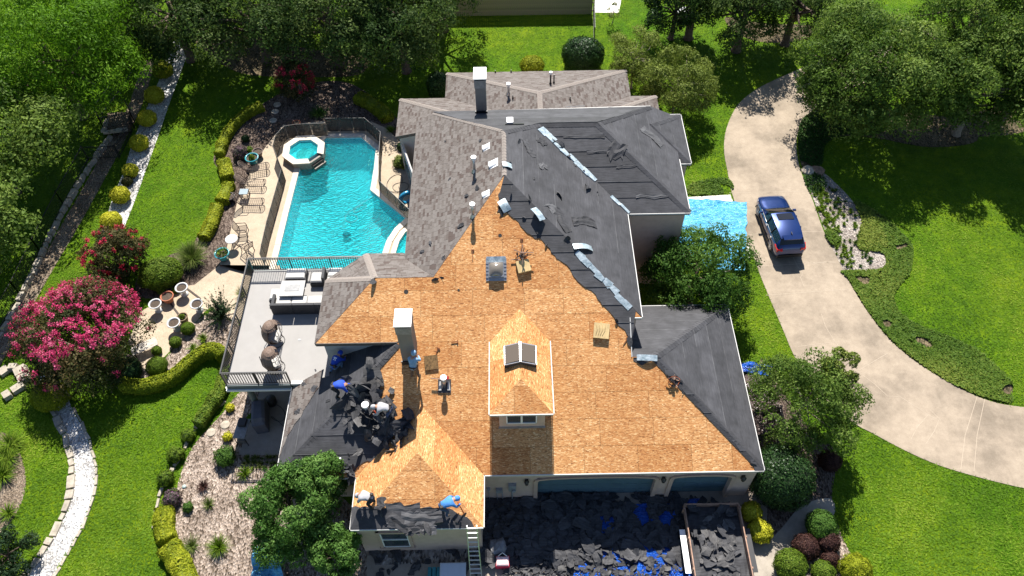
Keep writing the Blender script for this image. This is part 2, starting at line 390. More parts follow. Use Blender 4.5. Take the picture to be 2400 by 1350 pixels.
LAWN = lawn_mat(); DRIVE = concrete_mat('driveway_concrete', (0.335, 0.275, 0.21), False, 0.85); DECKC = concrete_mat('aggregate_concrete', (0.44, 0.36, 0.268), True, 0.25)
PATIO = concrete_mat('patio_concrete', (0.30, 0.27, 0.24), False, .4); FLAG = concrete_mat('flagstone', (0.36, 0.32, 0.27), False, 0.9)
MULCH = mulch_mat('shredded_mulch', (0.10, 0.075, 0.055), (0.30, 0.235, 0.19), (0.46, 0.38, 0.32), 14); MULCHD = mulch_mat('dark_mulch', (0.05, 0.035, 0.028), (0.11, 0.08, 0.065), (0.20, 0.155, 0.125), 13)
GRAVEL = mulch_mat('white_gravel', (0.36, 0.35, 0.34), (0.60, 0.59, 0.57), (0.80, 0.79, 0.77), 16); SOIL = mulch_mat('sandy_soil', (0.15, 0.115, 0.08), (0.24, 0.185, 0.135), (0.32, 0.255, 0.19), 16)
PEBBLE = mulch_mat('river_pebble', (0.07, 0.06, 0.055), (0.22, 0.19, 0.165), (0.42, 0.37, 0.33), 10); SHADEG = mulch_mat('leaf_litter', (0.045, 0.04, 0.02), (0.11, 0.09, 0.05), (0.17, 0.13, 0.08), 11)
OSB = osb_mat(); FELT = felt_mat('roofing_felt', (0.040, 0.040, 0.044), (0.070, 0.070, 0.077)); SCRAP = felt_mat('torn_felt', (0.024, 0.024, 0.027), (0.072, 0.072, 0.078)); SHING = shingle_mat()
TARP = tarp_mat('blue_tarp', (0.04, 0.34, 0.68), (0.22, 0.62, 0.85)); TARPB = tarp_mat('deep_blue_tarp', (0.006, 0.05, 0.34), (0.015, 0.12, 0.55)); TARPG = tarp_mat('brown_tarp', (0.05, 0.035, 0.032), (0.17, 0.125, 0.115)); FOIL = foil_mat(); WATER = water_mat()
STUCCO = plain('stucco', (0.52, 0.385, 0.305), 0.9, var=.08, scale=3); STUCCOG = plain('grey_stucco', (0.40, 0.40, 0.39), 0.9, var=.08, scale=3)
TRIM = plain('white_trim', (0.80, 0.79, 0.76), 0.5, var=.06, bmp=0.03); TRIMB = plain('beige_trim', (0.44, 0.315, 0.25), 0.8, var=.08); GARAGE = plain('teal_garage_door', (0.075, 0.135, 0.165), 0.55, var=.12, scale=2, bmp=.05)
DECKW = plain('deck_coating', (0.30, 0.287, 0.274), 0.8, var=.05, scale=1.5, bmp=.05); BLACK = plain('black_metal', (0.018, 0.018, 0.020), 0.45, var=.1, bmp=0); DARK = plain('dark_underlay', (0.03, 0.028, 0.026), 0.9)
STONE = plain('limestone', (0.36, 0.315, 0.25), 0.9, var=.3, scale=4, bmp=.6); COPING = concrete_mat('pool_coping', (0.66, 0.585, 0.49), False, .2); PLASTER = plain('pool_plaster', (0.42, 0.84, 0.88), 0.6, var=.05); SPATILE = plain('spa_tile', (0.06, 0.17, 0.19), 0.4, var=.4, scale=12)
CHIM = plain('painted_chimney', (0.20, 0.185, 0.172), 0.8, var=.06, scale=2, bmp=.05); CAPW = plain('white_cap_metal', (0.82, 0.82, 0.82), 0.35, var=.03, bmp=0); GALV = plain('galvanised', (0.42, 0.43, 0.45), 0.35, 0.7, var=.15, bmp=.05); ALU = plain('aluminium', (0.72, 0.72, 0.72), 0.35, 0.6, var=.08, bmp=0)
WOODF = plain('weathered_fence_wood', (0.26, 0.21, 0.16), 0.9, var=.4, scale=2.5, bmp=.4); WOODR = plain('reddish_board', (0.33, 0.20, 0.14), 0.8, var=.3, scale=4, bmp=.2); CARD = plain('bare_plywood', (0.58, 0.42, 0.20), 0.8, var=.2, scale=5, bmp=.1)
WICK = plain('dark_wicker', (0.035, 0.035, 0.038), 0.7, var=.5, scale=30, bmp=.6); WICKB = plain('brown_wicker', (0.17, 0.115, 0.085), 0.7, var=.5, scale=30, bmp=.6); CUSH = plain('white_cushion', (0.46, 0.45, 0.43), 0.9, var=.04, scale=4, bmp=.1); GREYC = plain('grey_cover', (0.085, 0.085, 0.105), 0.7, var=.2, scale=3, bmp=.4)
TERRA = plain('terracotta', (0.36, 0.12, 0.06), 0.8, var=.2); CERAM = plain('teal_ceramic', (0.03, 0.24, 0.28), 0.2, var=.2, bmp=.03, coat=.5); URNW = plain('white_urn', (0.5, 0.5, 0.5), 0.7, var=.06); POTD = plain('brown_pot', (0.10, 0.06, 0.05), 0.6, var=.3); SOILP = plain('pot_soil', (0.07, 0.05, 0.035), 0.95, var=.5, scale=20, bmp=.6)
TREADY = plain('wire_iron', (0.10, 0.075, 0.065), 0.5, .3, var=.2, bmp=0); SCREEN = screen_mat('mesh_screen', (0.05, 0.042, 0.036), 0.72)
SKIN = plain('skin', (0.40, 0.21, 0.14), 0.6, var=.06, bmp=.03); GLASSD = glassy('window_glass', (0.035, 0.05, 0.06)); BARK = plain('bark', (0.12, 0.085, 0.065), 0.95, var=.4, scale=8, bmp=.8); BARKL = plain('pale_bark', (0.27, 0.22, 0.17), 0.95, var=.3, scale=6, bmp=.5)
# ================================================================ the setting: ground, pool, paving
def holed(name, outer, holes, z, mat):
    loops = [[Vector((p[0], p[1], 0)) for p in l] for l in [outer] + holes]
    tri = tessellate_polygon(loops); vs = [Vector((p.x, p.y, z)) for l in loops for p in l]
    fs = []
    for a, b, c in tri:
        n = (vs[b] - vs[a]).cross(vs[c] - vs[a]); fs.append((a, b, c) if n.z > 0 else (a, c, b))
    return obj(name, mesh(name, vs, fs, mat))
PAVED = []
def flat(name, px, z, mat, k=5, thick=0.0, curve=True, kind='structure'):
    P = gp(px, z); P = spline(P, k) if curve else P
    poly = [(p.x, p.y) for p in P]
    PAVED.append(poly); b = B(); b.prism(poly, z - max(thick, 0.003) , z, 0)
    o = b.make(name, mat); o['kind'] = kind; return o

DZ = 0.15                                           # pool terrace level
pool_px = [(765, 323), (846, 322), (881, 350), (877, 392), (868, 446), (951, 512), (925, 536), (906, 565), (897, 592), (890, 640), (640, 655), (652, 600), (676, 500), (703, 394)]
POOL = [(p.x, p.y) for p in gp(pool_px, DZ)]
LEDGE = [(p.x, p.y) for p in gp([(975, 530), (950, 545), (936, 566), (928, 592), (924, 625), (985, 625)], DZ)]
g = holed('lawn', [(-260, -60), (260, -60), (260, 420), (-260, 420)], [POOL, LEDGE], 0.0, LAWN); g['kind'] = 'structure'
deck_px = [(622, 345), (664, 292), (770, 283), (870, 285), (905, 300), (945, 340), (962, 420), (985, 500), (1000, 660), (660, 660), (655, 622), (514, 621), (531, 583), (545, 520), (557, 470), (572, 440), (590, 395)]
deck = holed('pool_deck', [(p.x, p.y) for p in gp(deck_px, DZ)], [POOL, LEDGE], DZ, DECKC); deck['kind'] = 'structure'
PAVED.append([(p.x, p.y) for p in gp(deck_px, DZ)]); bd = B(); dp = [(p.x, p.y) for p in gp(deck_px, DZ)]
for i in range(len(dp)):
    a, b_ = dp[i - 1], dp[i]; bd.add([(a[0], a[1], 0), (b_[0], b_[1], 0), (b_[0], b_[1], DZ), (a[0], a[1], DZ)], [(0, 1, 2, 3)])
o = bd.make('deck_riser', plain('riser_stone', (0.16, 0.12, 0.09), .9)); setpar(o, deck)
def basin(name, poly, zt, zb, mat):
    n = len(poly); vs = [(p[0], p[1], zt) for p in poly] + [(p[0], p[1], zb) for p in poly]
    fs = [(i, (i + 1) % n, n + (i + 1) % n, n + i) for i in range(n)]
    b = B(); b.add(vs, fs); b.add([(p[0], p[1], zb) for p in poly], [tuple(range(n))])
    return b.make(name, mat)
pool = empty('swimming_pool', (POOL[0][0], POOL[0][1], 0), 'turquoise angular swimming pool with pale stone coping beside the house', 'pool')
setpar(basin('basin', POOL, DZ, -1.35, PLASTER), pool)
wb = B(); wb.add([(p[0], p[1], DZ - .13) for p in POOL], [tuple(range(len(POOL)))]); setpar(wb.make('water', WATER), pool)
setpar(basin('wading_ledge', LEDGE, DZ, -0.25, PLASTER), pool)
wb = B(); wb.add([(p[0], p[1], DZ - .13) for p in LEDGE], [tuple(range(len(LEDGE)))]); setpar(wb.make('ledge_water', WATER), pool)
def orient(poly): return poly if area2(poly) > 0 else poly[::-1]
def offset(poly, d):
    poly = orient(poly); n = len(poly); out = []
    for i in range(n):
        p0, p1, p2 = Vector(poly[i - 1]), Vector(poly[i]), Vector(poly[(i + 1) % n])
        e1 = (p1 - p0).normalized(); e2 = (p2 - p1).normalized(); n1 = Vector((e1.y, -e1.x)); n2 = Vector((e2.y, -e2.x))
        b_ = (n1 + n2).normalized(); out.append(p1 + b_ * (d / max(0.45, b_.dot(n1))))
    return out
def coping(poly, wd, z0, z1, parent, L=0.8, skip=()):
    ins = [Vector(p) for p in orient(poly)]; outs = offset(poly, wd); n = len(ins)
    for i in range(n):
        if i in skip: continue
        a, b_, c, d = ins[i], ins[(i + 1) % n], outs[(i + 1) % n], outs[i]
        k = max(1, int((b_ - a).length / L + .5))
        for j in range(k):
            t0, t1 = (j + .006) / k, (j + 1 - .006) / k
            q = [a.lerp(b_, t0), d.lerp(c, t0), d.lerp(c, t1), a.lerp(b_, t1)]
            bb = B(); bb.prism([(x.x, x.y) for x in q], z0, z1 + R_.uniform(-.004, .004)); bb.make('coping_stone', COPING, parent)
coping(POOL, 0.36, DZ - .04, DZ + .05, pool)
coping(LEDGE, 0.30, DZ - .03, DZ + .058, pool)

# raised octagonal spa
sc_ = at(712, 352, .55); spa = empty('spa', (sc_.x, sc_.y, 0), 'raised octagonal spa with white stone rim at the pool corner', 'spa')
ro, ri = 1.42, 1.0; angs = [pi / 8 + i * pi / 4 + .05 for i in range(8)]
oc = [(sc_.x + ro * cos(a), sc_.y + ro * sin(a)) for a in angs]; ic = [(sc_.x + ri * cos(a), sc_.y + ri * sin(a)) for a in angs]
b = B()
for i in range(8):
    j = (i + 1) % 8
    b.add([(*oc[i], -.8), (*oc[j], -.8), (*oc[j], .56), (*oc[i], .56)], [(0, 1, 2, 3)], 0)
setpar(b.make('wall', plain('spa_stone', (0.30, 0.24, 0.18), .8, var=.3, scale=7)), spa)
setpar(basin('basin', ic, .60, -.15, PLASTER), spa)
b = B()
st_ = [(sc_.x + .62 * cos(a), sc_.y + .62 * sin(a)) for a in angs]
for i in range(8):
    j = (i + 1) % 8; b.add([(*ic[i], .18), (*ic[j], .18), (*st_[j], .18), (*st_[i], .18)], [(0, 1, 2, 3)]); b.add([(*st_[i], .18), (*st_[j], .18), (*st_[j], -.14), (*st_[i], -.14)], [(0, 1, 2, 3)])
setpar(b.make('bench', PLASTER), spa)
b = B(); b.add([(*p, .46) for p in ic], [tuple(range(8))]); setpar(b.make('water', WATER), spa)
for i in range(8):
    j = (i + 1) % 8; e = .99
    q = [ic[i], (sc_.x + (ro + .05) * cos(angs[i]), sc_.y + (ro + .05) * sin(angs[i])), (sc_.x + (ro + .05) * cos(angs[j]), sc_.y + (ro + .05) * sin(angs[j])), ic[j]]
    if i == 6: continue
    b = B(); b.prism([q[0], q[1], ((q[2][0] * e + q[1][0] * (1 - e)), (q[2][1] * e + q[1][1] * (1 - e))), ((q[3][0] * e + q[0][0] * (1 - e)), (q[3][1] * e + q[0][1] * (1 - e)))], .555, .63); b.make('rim_stone', COPING, spa)
b = B()                                              # stepped spillway into the pool
i = 6; j = 7; mid = Vector(((oc[i][0] + oc[j][0]) / 2, (oc[i][1] + oc[j][1]) / 2, 0)); dr = (mid - Vector((sc_.x, sc_.y, 0))).normalized(); an = math.atan2(dr.y, dr.x)
for k in range(3): b.box(mid + dr * (-.12 + .17 * k) + Vector((0, 0, .44 - .16 * k)), (.17, .95, .12), an)
setpar(b.make('spillway_step', plain('dark_stone', (0.10, 0.075, 0.055), .5)), spa)

# ----- paving and beds
drive_px = [(2160, 60), (2000, 105), (1900, 150), (1850, 172), (1780, 205), (1730, 245), (1703, 300), (1697, 350), (1705, 400), (1715, 450), (1745, 540), (1780, 640), (1830, 760), (1870, 850), (1930, 930), (2000, 990), (2045, 1015), (2120, 1055), (2200, 1090), (2300, 1120), (2420, 1148), (2600, 1180),
            (2600, 985), (2420, 957), (2340, 945), (2270, 920), (2180, 870), (2100, 810), (2040, 740), (1990, 660), (1960, 600), (1930, 540), (1905, 470), (1880, 410), (1868, 360), (1870, 310), (1900, 262), (1960, 225), (2080, 170), (2200, 130)]
drive = flat('driveway', drive_px, 0.03, DRIVE, 4, 0.1)
JOINT = plain('pale_joint', (0.41, 0.338, 0.26), .9, var=.1)
def strip(name, px, z, wd, mat, parent=None, curve=False):
    P = gp(px, z); P = spline(P, 5, False) if curve else P; b = B(); vs = []
    for i, p in enumerate(P):
        d = (P[min(i + 1, len(P) - 1)] - P[max(i - 1, 0)]); n = Vector((-d.y, d.x, 0)).normalized() * wd / 2; vs += [p + n, p - n]
    b.add(vs, [(2 * i, 2 * i + 1, 2 * i + 3, 2 * i + 2) for i in range(len(P) - 1)]); return b.make(name, mat, parent)
for px in ([(1795, 692), (1900, 684), (1988, 678)], [(1740, 552), (1800, 545), (1872, 543), (1930, 543)], [(1775, 624), (1850, 620), (1935, 614), (1958, 616)], [(1870, 812), (1925, 805), (1965, 800)], [(2012, 868), (2080, 828)], [(1709, 452), (1890, 448)], [(2252, 1100), (2262, 1020), (2290, 930)], [(2283, 1104), (2290, 1020), (2308, 935)]):
    strip('slab_joint', px, 0.0345, .022, JOINT, drive)
for px in ([(1855, 595), (1870, 625), (1882, 640), (1876, 650), (1885, 672)], [(1925, 735), (1935, 765), (1950, 790), (1968, 815)], [(1868, 612), (1910, 617), (1955, 613)], [(2010, 870), (2050, 900), (2080, 928), (2110, 930), (2150, 955), (2176, 972), (2150, 1000), (2135, 1030)], [(2176, 972), (2200, 985), (2190, 1010), (2170, 1040)], [(2180, 960), (2205, 985)]):
    strip('crack_repair', px, 0.0345, .02, JOINT, drive)
flat('side_apron', [(1608, 462), (1712, 456), (1752, 560), (1762, 600), (1700, 640), (1600, 600)], 0.022, plain('pale_concrete', (0.62, 0.58, 0.52), .9, var=.1), curve=False)
flat('dark_mulch_bed', [(500, 372), (540, 300), (620, 240), (700, 200), (790, 190), (850, 210), (915, 262), (950, 310), (975, 420), (905, 420), (870, 320), (770, 300), (670, 310), (620, 370), (580, 470), (540, 580), (516, 640), (470, 650), (440, 610), (470, 540), (520, 460), (532, 420)], 0.012, MULCHD)
flat('garden_path', [(514, 622), (656, 622), (660, 700), (600, 760), (520, 740), (470, 690), (455, 668)], 0.02, DECKC, curve=False)
flat('lower_patio', [(518, 640), (455, 668), (435, 670), (330, 730), (300, 800), (330, 870), (372, 850), (420, 800), (480, 730), (540, 690)], 0.016, DECKC, curve=False)
STEPD = plain('step_edge', (0.07, 0.055, 0.045), .9)
for px in ([(433, 672), (470, 700)], [(395, 705), (425, 745)], [(350, 706), (392, 708)]): strip('step_edge', px, 0.05, .10, STEPD).__setitem__('kind', 'structure')
flat('mulch_bed', [(300, 830), (372, 852), (440, 770), (520, 720), (560, 760), (560, 860), (500, 840), (430, 850), (350, 900), (290, 890)], 0.013, MULCH)
flat('dark_planting_bed', [(330, 640), (420, 590), (520, 600), (500, 660), (430, 690), (360, 700), (320, 690)], 0.011, MULCHD)
flat('white_gravel_strip', [(402, 100), (380, 170), (345, 250), (312, 330), (290, 400), (262, 470), (240, 540), (232, 560), (262, 572), (280, 555), (292, 530), (318, 465), (345, 390), (372, 315), (398, 240), (420, 180), (442, 105)], 0.016, GRAVEL)
path = flat('gravel_path', [(90, 880), (118, 955), (150, 1010), (170, 1070), (172, 1130), (160, 1190), (130, 1250), (100, 1300), (40, 1380), (110, 1380), (142, 1320), (172, 1270), (202, 1210), (221, 1145), (222, 1090), (202, 1020), (170, 960), (140, 890)], 0.016, GRAVEL)
flat('bare_soil_bed', [(-60, 1010), (0, 1012), (32, 1032), (56, 1090), (60, 1140), (45, 1190), (10, 1240), (-60, 1290)], 0.012, SOIL)
flat('dirt_strip', [(335, 150), (360, 150), (335, 240), (290, 335), (245, 420), (190, 520), (128, 625), (72, 725), (20, 820), (-20, 890), (-30, 840), (25, 745), (85, 635), (145, 525), (200, 430), (250, 340), (300, 250)], 0.010, SOIL)
flat('front_mulch_bed', [(640, 925), (570, 915), (520, 970), (450, 1050), (415, 1140), (405, 1220), (415, 1300), (450, 1380), (880, 1380), (880, 1250), (700, 1080), (600, 1040), (560, 1000), (610, 950)], 0.012, MULCH)
flat('grill_patio', [(560, 1066), (700, 1066), (760, 900), (610, 915)], 0.02, PATIO, curve=False)
flat('front_court', [(860, 1302), (1120, 1296), (1120, 1150), (1800, 1150), (1790, 1400), (860, 1400)], 0.018, concrete_mat('court_concrete', (0.36, 0.30, 0.245), False, .4), curve=False)
flat('pebble_strip', [(866, 1286), (1118, 1280), (1118, 1318), (880, 1324)], 0.024, PEBBLE, curve=False)
flat('side_mulch_bed', [(1700, 1180), (1760, 1000), (1780, 850), (1800, 860), (1900, 1010), (1960, 1060), (1950, 1180), (1985, 1290), (1990, 1380), (1780, 1380), (1740, 1300)], 0.008, MULCHD)
flat('corner_mulch', [(1830, 1300), (1900, 1240), (1960, 1250), (1990, 1290), (2010, 1340), (2030, 1390), (1820, 1390)], 0.013, MULCH)
flat('flagstone_walk', [(1745, 1385), (1765, 1310), (1830, 1240), (1880, 1185), (1945, 1168), (1955, 1205), (1905, 1235), (1872, 1290), (1845, 1330), (1835, 1385)], 0.02, FLAG)
flat('right_mulch_bed', [(1885, 398), (1925, 402), (1965, 435), (2003, 478), (2022, 520), (2010, 560), (2014, 582), (2060, 588), (2078, 606), (2062, 635), (1975, 640), (1945, 570), (1915, 490)], 0.012, mulch_mat('grey_mulch', (0.20, 0.17, 0.15), (0.34, 0.295, 0.26), (0.48, 0.43, 0.385), 15))
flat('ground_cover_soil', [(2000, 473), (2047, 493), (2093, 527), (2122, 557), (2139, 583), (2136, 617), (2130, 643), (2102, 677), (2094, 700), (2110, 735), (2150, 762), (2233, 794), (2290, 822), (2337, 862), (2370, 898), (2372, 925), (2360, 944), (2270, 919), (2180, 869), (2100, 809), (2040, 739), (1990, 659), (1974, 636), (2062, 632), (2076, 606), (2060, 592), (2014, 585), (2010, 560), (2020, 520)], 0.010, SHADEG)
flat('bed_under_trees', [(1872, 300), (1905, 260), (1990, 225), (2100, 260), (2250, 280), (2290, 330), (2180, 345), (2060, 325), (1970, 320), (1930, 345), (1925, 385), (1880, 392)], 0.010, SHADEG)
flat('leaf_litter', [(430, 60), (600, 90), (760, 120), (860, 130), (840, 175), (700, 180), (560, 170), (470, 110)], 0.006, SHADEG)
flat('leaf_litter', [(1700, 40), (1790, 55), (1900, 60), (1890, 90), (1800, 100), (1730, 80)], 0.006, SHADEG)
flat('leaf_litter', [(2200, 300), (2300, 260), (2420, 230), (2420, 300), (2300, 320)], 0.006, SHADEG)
flat('neighbour_patio', [(1396, -20), (1460, -20), (1450, 30), (1394, 29)], 0.02, plain('bright_concrete', (0.72, 0.68, 0.62), .9, var=.06), curve=False)

# limestone edging: every block on its own, a part of the path it borders
def edging(px, parent, lo=.35, hi=.6, wd=.22, ht=.12, z=0.0, name='edging_stone', seed=3):
    r = random.Random(seed); P = spline(gp(px, z), 10, False); i = 0
    while i < len(P) - 1:
        L = r.uniform(lo, hi); j = i + 1
        while j < len(P) - 1 and (P[j] - P[i]).length < L: j += 1
        c = (P[i] + P[j]) / 2; d = P[j] - P[i]; l = d.length * .93
        bb = B(); w_, h_ = wd * r.uniform(.6, 1.25), ht * r.uniform(.6, 1.25)
        vs = [Vector((a * l / 2 * r.uniform(.9, 1), e * w_ / 2 * r.uniform(.85, 1), q * h_)) for q in (0, 1) for e in (-1, 1) for a in (-1, 1)]
        for k in range(4, 8): vs[k] = Vector((vs[k].x * .93, vs[k].y * .9, vs[k].z * r.uniform(.9, 1)))
        M = TR(c, math.atan2(d.y, d.x) + r.uniform(-.16, .16))
        bb.add([M @ v for v in vs], [(0, 2, 3, 1), (4, 5, 7, 6), (0, 1, 5, 4), (2, 6, 7, 3), (0, 4, 6, 2), (1, 3, 7, 5)])
        bb.make(name, STONE, parent); i = j
edging([(112, 945), (145, 1005), (166, 1070), (168, 1130), (156, 1190), (126, 1250), (96, 1300), (40, 1375)], path, lo=.25, hi=.9, wd=.36)
edging([(172, 955), (204, 1018), (225, 1090), (224, 1145), (205, 1210), (175, 1272), (145, 1322), (115, 1375)], path, wd=.14, ht=.08)
hb = empty('bed_edging', at(440, 1060), 'row of rough limestone blocks edging the front mulch bed', 'edging')
edging([(530, 940), (460, 1000), (430, 1060), (400, 1110), (375, 1160), (362, 1240)], hb, wd=.2)
tw = empty('rock_retaining_wall', at(100, 600), 'long low wall of pale rough rocks below the iron fence', 'wall')
edging([(262, 322), (225, 375), (175, 455), (130, 535), (100, 598), (62, 680), (22, 755), (-20, 830)], tw, lo=.25, hi=.8, wd=.3, ht=.3, name='rock')
edging([(0, 880), (40, 860), (60, 900), (10, 935)], tw, lo=.4, hi=.8, wd=.6, ht=.3, name='rock')
pw = empty('stone_planter', at(268, 305), 'small square limestone planter box inside the iron fence corner', 'planter')
for k in range(4):
    edging([(243, 312), (300, 305)], pw, .3, .5, .3, .16, z=k * .16, name='rock', seed=k); edging([(243, 312), (252, 282)], pw, .3, .5, .3, .16, z=k * .16, name='rock', seed=k + 9)
flat('step_landing', [(248, 300), (300, 296), (306, 262), (252, 264)], 0.55, SOIL, curve=False, thick=.5)
for px, lab in (((1893, 402), 'pale boulder at the driveway edge above the mulch bed'), ((1917, 402), 'brown boulder beside the lawn above the mulch bed')):
    P = at(*px); bb = B(); bb.lathe((0, 0, 0), [(0.45, 0), (.42, .15), (.25, .24), (0, .26)], 9, sm=False)
    for v in bb.v: v += Vector((noise.noise(v * 3 + P), noise.noise(v * 3 - P), 0)) * .12
    tag(bb.make('boulder', STONE if px[0] < 1900 else plain('brown_rock', (.2, .13, .09), .9, var=.4), None, TR(P)), lab, 'boulder')
for (x, y), lab in (((1585 / 3, 900 + 288 / 3), 'round stepping stone nearer the grill patio'), ((1485 / 3, 900 + 342 / 3), 'round stepping stone nearer the lawn edge')):
    bb = B(); bb.lathe((0, 0, 0), [(.24, 0), (.24, .04), (.22, .05), (0, .05)], 14); tag(bb.make('stepping_stone', STONE, None, TR(at(x, y))), lab, 'stone')
for k, (x, y) in enumerate(((650, 246), (645, 262), (640, 283))):
    bb = B(); bb.lathe((0, 0, 0), [(.27, 0), (.27, .04), (.24, .05), (0, .05)], 12); tag(bb.make('stepping_stone', STONE, None, TR(at(x, y))), ('stepping stone farthest from the spa in the dark bed', 'middle stepping stone of the row in the dark bed', 'stepping stone closest to the spa in the dark bed')[k], 'stone')
# ================================================================ the house
house = empty('house', (0, 20, 0), 'large hip-roofed house with its shingles being torn off down to strand board', 'house')
class Face:
    def __init__(s, P):
        s.P = [Vector(p) for p in P]; n = Vector((0, 0, 0)); k = len(P)
        for i in range(k):
            a, b_ = s.P[i], s.P[(i + 1) % k]; n += Vector(((a.y - b_.y) * (a.z + b_.z), (a.z - b_.z) * (a.x + b_.x), (a.x - b_.x) * (a.y + b_.y)))
        n.normalize()
        if n.z < 0: n = -n
        s.n = n; s.v = (Vector((0, 0, 1)) - n * n.z).normalized(); s.u = s.v.cross(n)
        s.o = min(s.P, key=lambda p: p.z).copy(); s.o = s.P[0] + s.v * ((s.o - s.P[0]).dot(s.v))
        R3 = Matrix((s.u, s.v, s.n)).transposed(); s.M = Matrix.Translation(s.o) @ R3.to_4x4()
        s.poly = [s.to2(p) for p in s.P]
    def to2(s, p): d = Vector(p) - s.o; return (d.dot(s.u), d.dot(s.v))
    def px(s, x, y): return s.to2(onp(x, y, s.o, s.n))
    def w(s, u, v, h=0.0): return s.M @ Vector((u, v, h))
eL, eR = (-10.8, 15, 3.1), (11.22, 15, 3.1)
A = (-.28, 27.66, 9.43); T = (-.28, 30.85, 9.43); GW, GE = (1.63, 32.45, 8.475), (4.7, 32.45, 8.475)
HW = (-3.71, 23.2, 7.2); BA = (-6.5, 23.2, 7.2); gr = (6.56, 19.68, 5.44)
FC = dict(
 F1=[(-5.33, 20.47, 5.835), eL, (-7.17, 15, 3.1), (-4.295, 17.875, 4.5375), (-1.42, 15, 3.1), eR, (6.54, 19.68, 5.44), (5.47, 19.68, 5.44), (5.47, 21.33, 6.265), (6.05, 21.33, 6.265), A, HW, BA, (-9.2, 20.47, 5.835)],
 FWe=[(-1.42, 12.6, 3.1), (-1.42, 15, 3.1), (-4.295, 17.875, 4.5375), (-4.295, 15.475, 4.5375)],
 FWw=[(-7.17, 15, 3.1), (-7.17, 12.6, 3.1), (-4.295, 15.475, 4.5375), (-4.295, 17.875, 4.5375)],
 FWs=[(-7.17, 12.6, 3.1), (-1.42, 12.6, 3.1), (-4.295, 15.475, 4.5375)],
 F2=[eR, (11.22, 24.25, 3.1), gr], F3=[(11.22, 24.25, 3.1), (5.5, 24.25, 3.1), (5.5, 19.68, 5.44), gr],
 W3=[(-10.8, 19.75, 3.1), eL, (-5.33, 20.47, 5.835), (-5.33, 21.2, 5.835), (-8.8, 21.2, 4.1), (-8.8, 19.75, 4.1)],
 W1=[(-5.29, 35.5, 6.1735), (-5.29, 25.2, 6.1735), HW, A, T, (-4.33, 35.5, 6.80)],
 BN=[(-7.4, 25.87, 5.83), BA, HW, (-5.29, 25.2, 6.17), (-5.42, 25.87, 5.83)], BNW=[(-9.2, 24.2, 5.835), BA, (-7.4, 25.87, 5.83)], BW=[(-9.2, 24.2, 5.835), (-9.2, 20.47, 5.835), BA],
 F4=[(6.05, 21.33, 6.265), (6.05, 27.98, 6.265), GW, T, A],
 Gs=[(6.05, 27.98, 6.2), (9.33, 27.98, 6.2), GE, GW],
 Ge=[(9.33, 27.98, 6.17), (9.33, 35.8, 6.17), (8.15, 35.8, 6.75), GE],
 N1=[(8.15, 35.8, 6.72), (-4.33, 35.5, 6.80), T, GW, GE],
 Ee=[(10.04, 32.0, 5.85), (10.04, 36.1, 5.85), (7.95, 34.07, 6.9)], Es=[(9.2, 32.0, 5.85), (10.04, 32.0, 5.85), (7.95, 34.07, 6.9)], En=[(10.04, 36.1, 5.85), (9.0, 36.1, 5.85), (7.95, 34.07, 6.9)],
 Ln=[(7.97, 44, 3.1), (-4.15, 44, 3.1), (1.85, 38.05, 6.1)], Lw=[(-4.15, 44, 3.1), (-4.15, 35.6, 3.1), (1.85, 35.6, 6.1), (1.85, 38.05, 6.1)], Le=[(7.97, 35.6, 3.1), (7.97, 44, 3.1), (1.85, 38.05, 6.1), (1.85, 35.6, 6.1)],
 W2n=[(-4.15, 41.37, 3.1), (-7.12, 41.37, 3.1), (-3.25, 37.5, 5.035), (-.28, 37.5, 5.035)], W2w=[(-7.12, 41.37, 3.1), (-7.12, 37.75, 3.1), (-5.2, 37.1, 4.06), (-3.25, 36.2, 5.035), (-3.25, 37.5, 5.035)],
 E3n=[(9.65, 41.24, 3.1), (7.97, 41.24, 3.1), (4.5, 37.77, 4.835), (6.2, 37.79, 4.83)], E3e=[(9.65, 36.4, 3.1), (9.65, 41.24, 3.1), (6.2, 37.79, 4.83), (6.2, 36.4, 4.83)],
 Dw=[(-1.07, 20.4, 5.8), (-1.07, 16.6, 5.8), (.32, 17.99, 6.495), (.32, 21.79, 6.495)], De=[(1.71, 16.6, 5.8), (1.71, 20.4, 5.8), (.32, 21.79, 6.495), (.32, 17.99, 6.495)], Ds=[(-1.07, 16.6, 5.8), (1.71, 16.6, 5.8), (.32, 17.99, 6.495)])
FC = {k: Face(v) for k, v in FC.items()}
b = B()
for k, f in FC.items():
    P = f.P; n = sum((P[i] - P[0]).cross(P[i + 1] - P[0]).z for i in range(1, len(P) - 1))
    P = P if n > 0 else P[::-1]
    b.slab([p - f.n * .02 for p in P], .16)
roof = b.make('roof', [plain('roof_sheathing', (0.09, 0.055, 0.03), .9)], house)

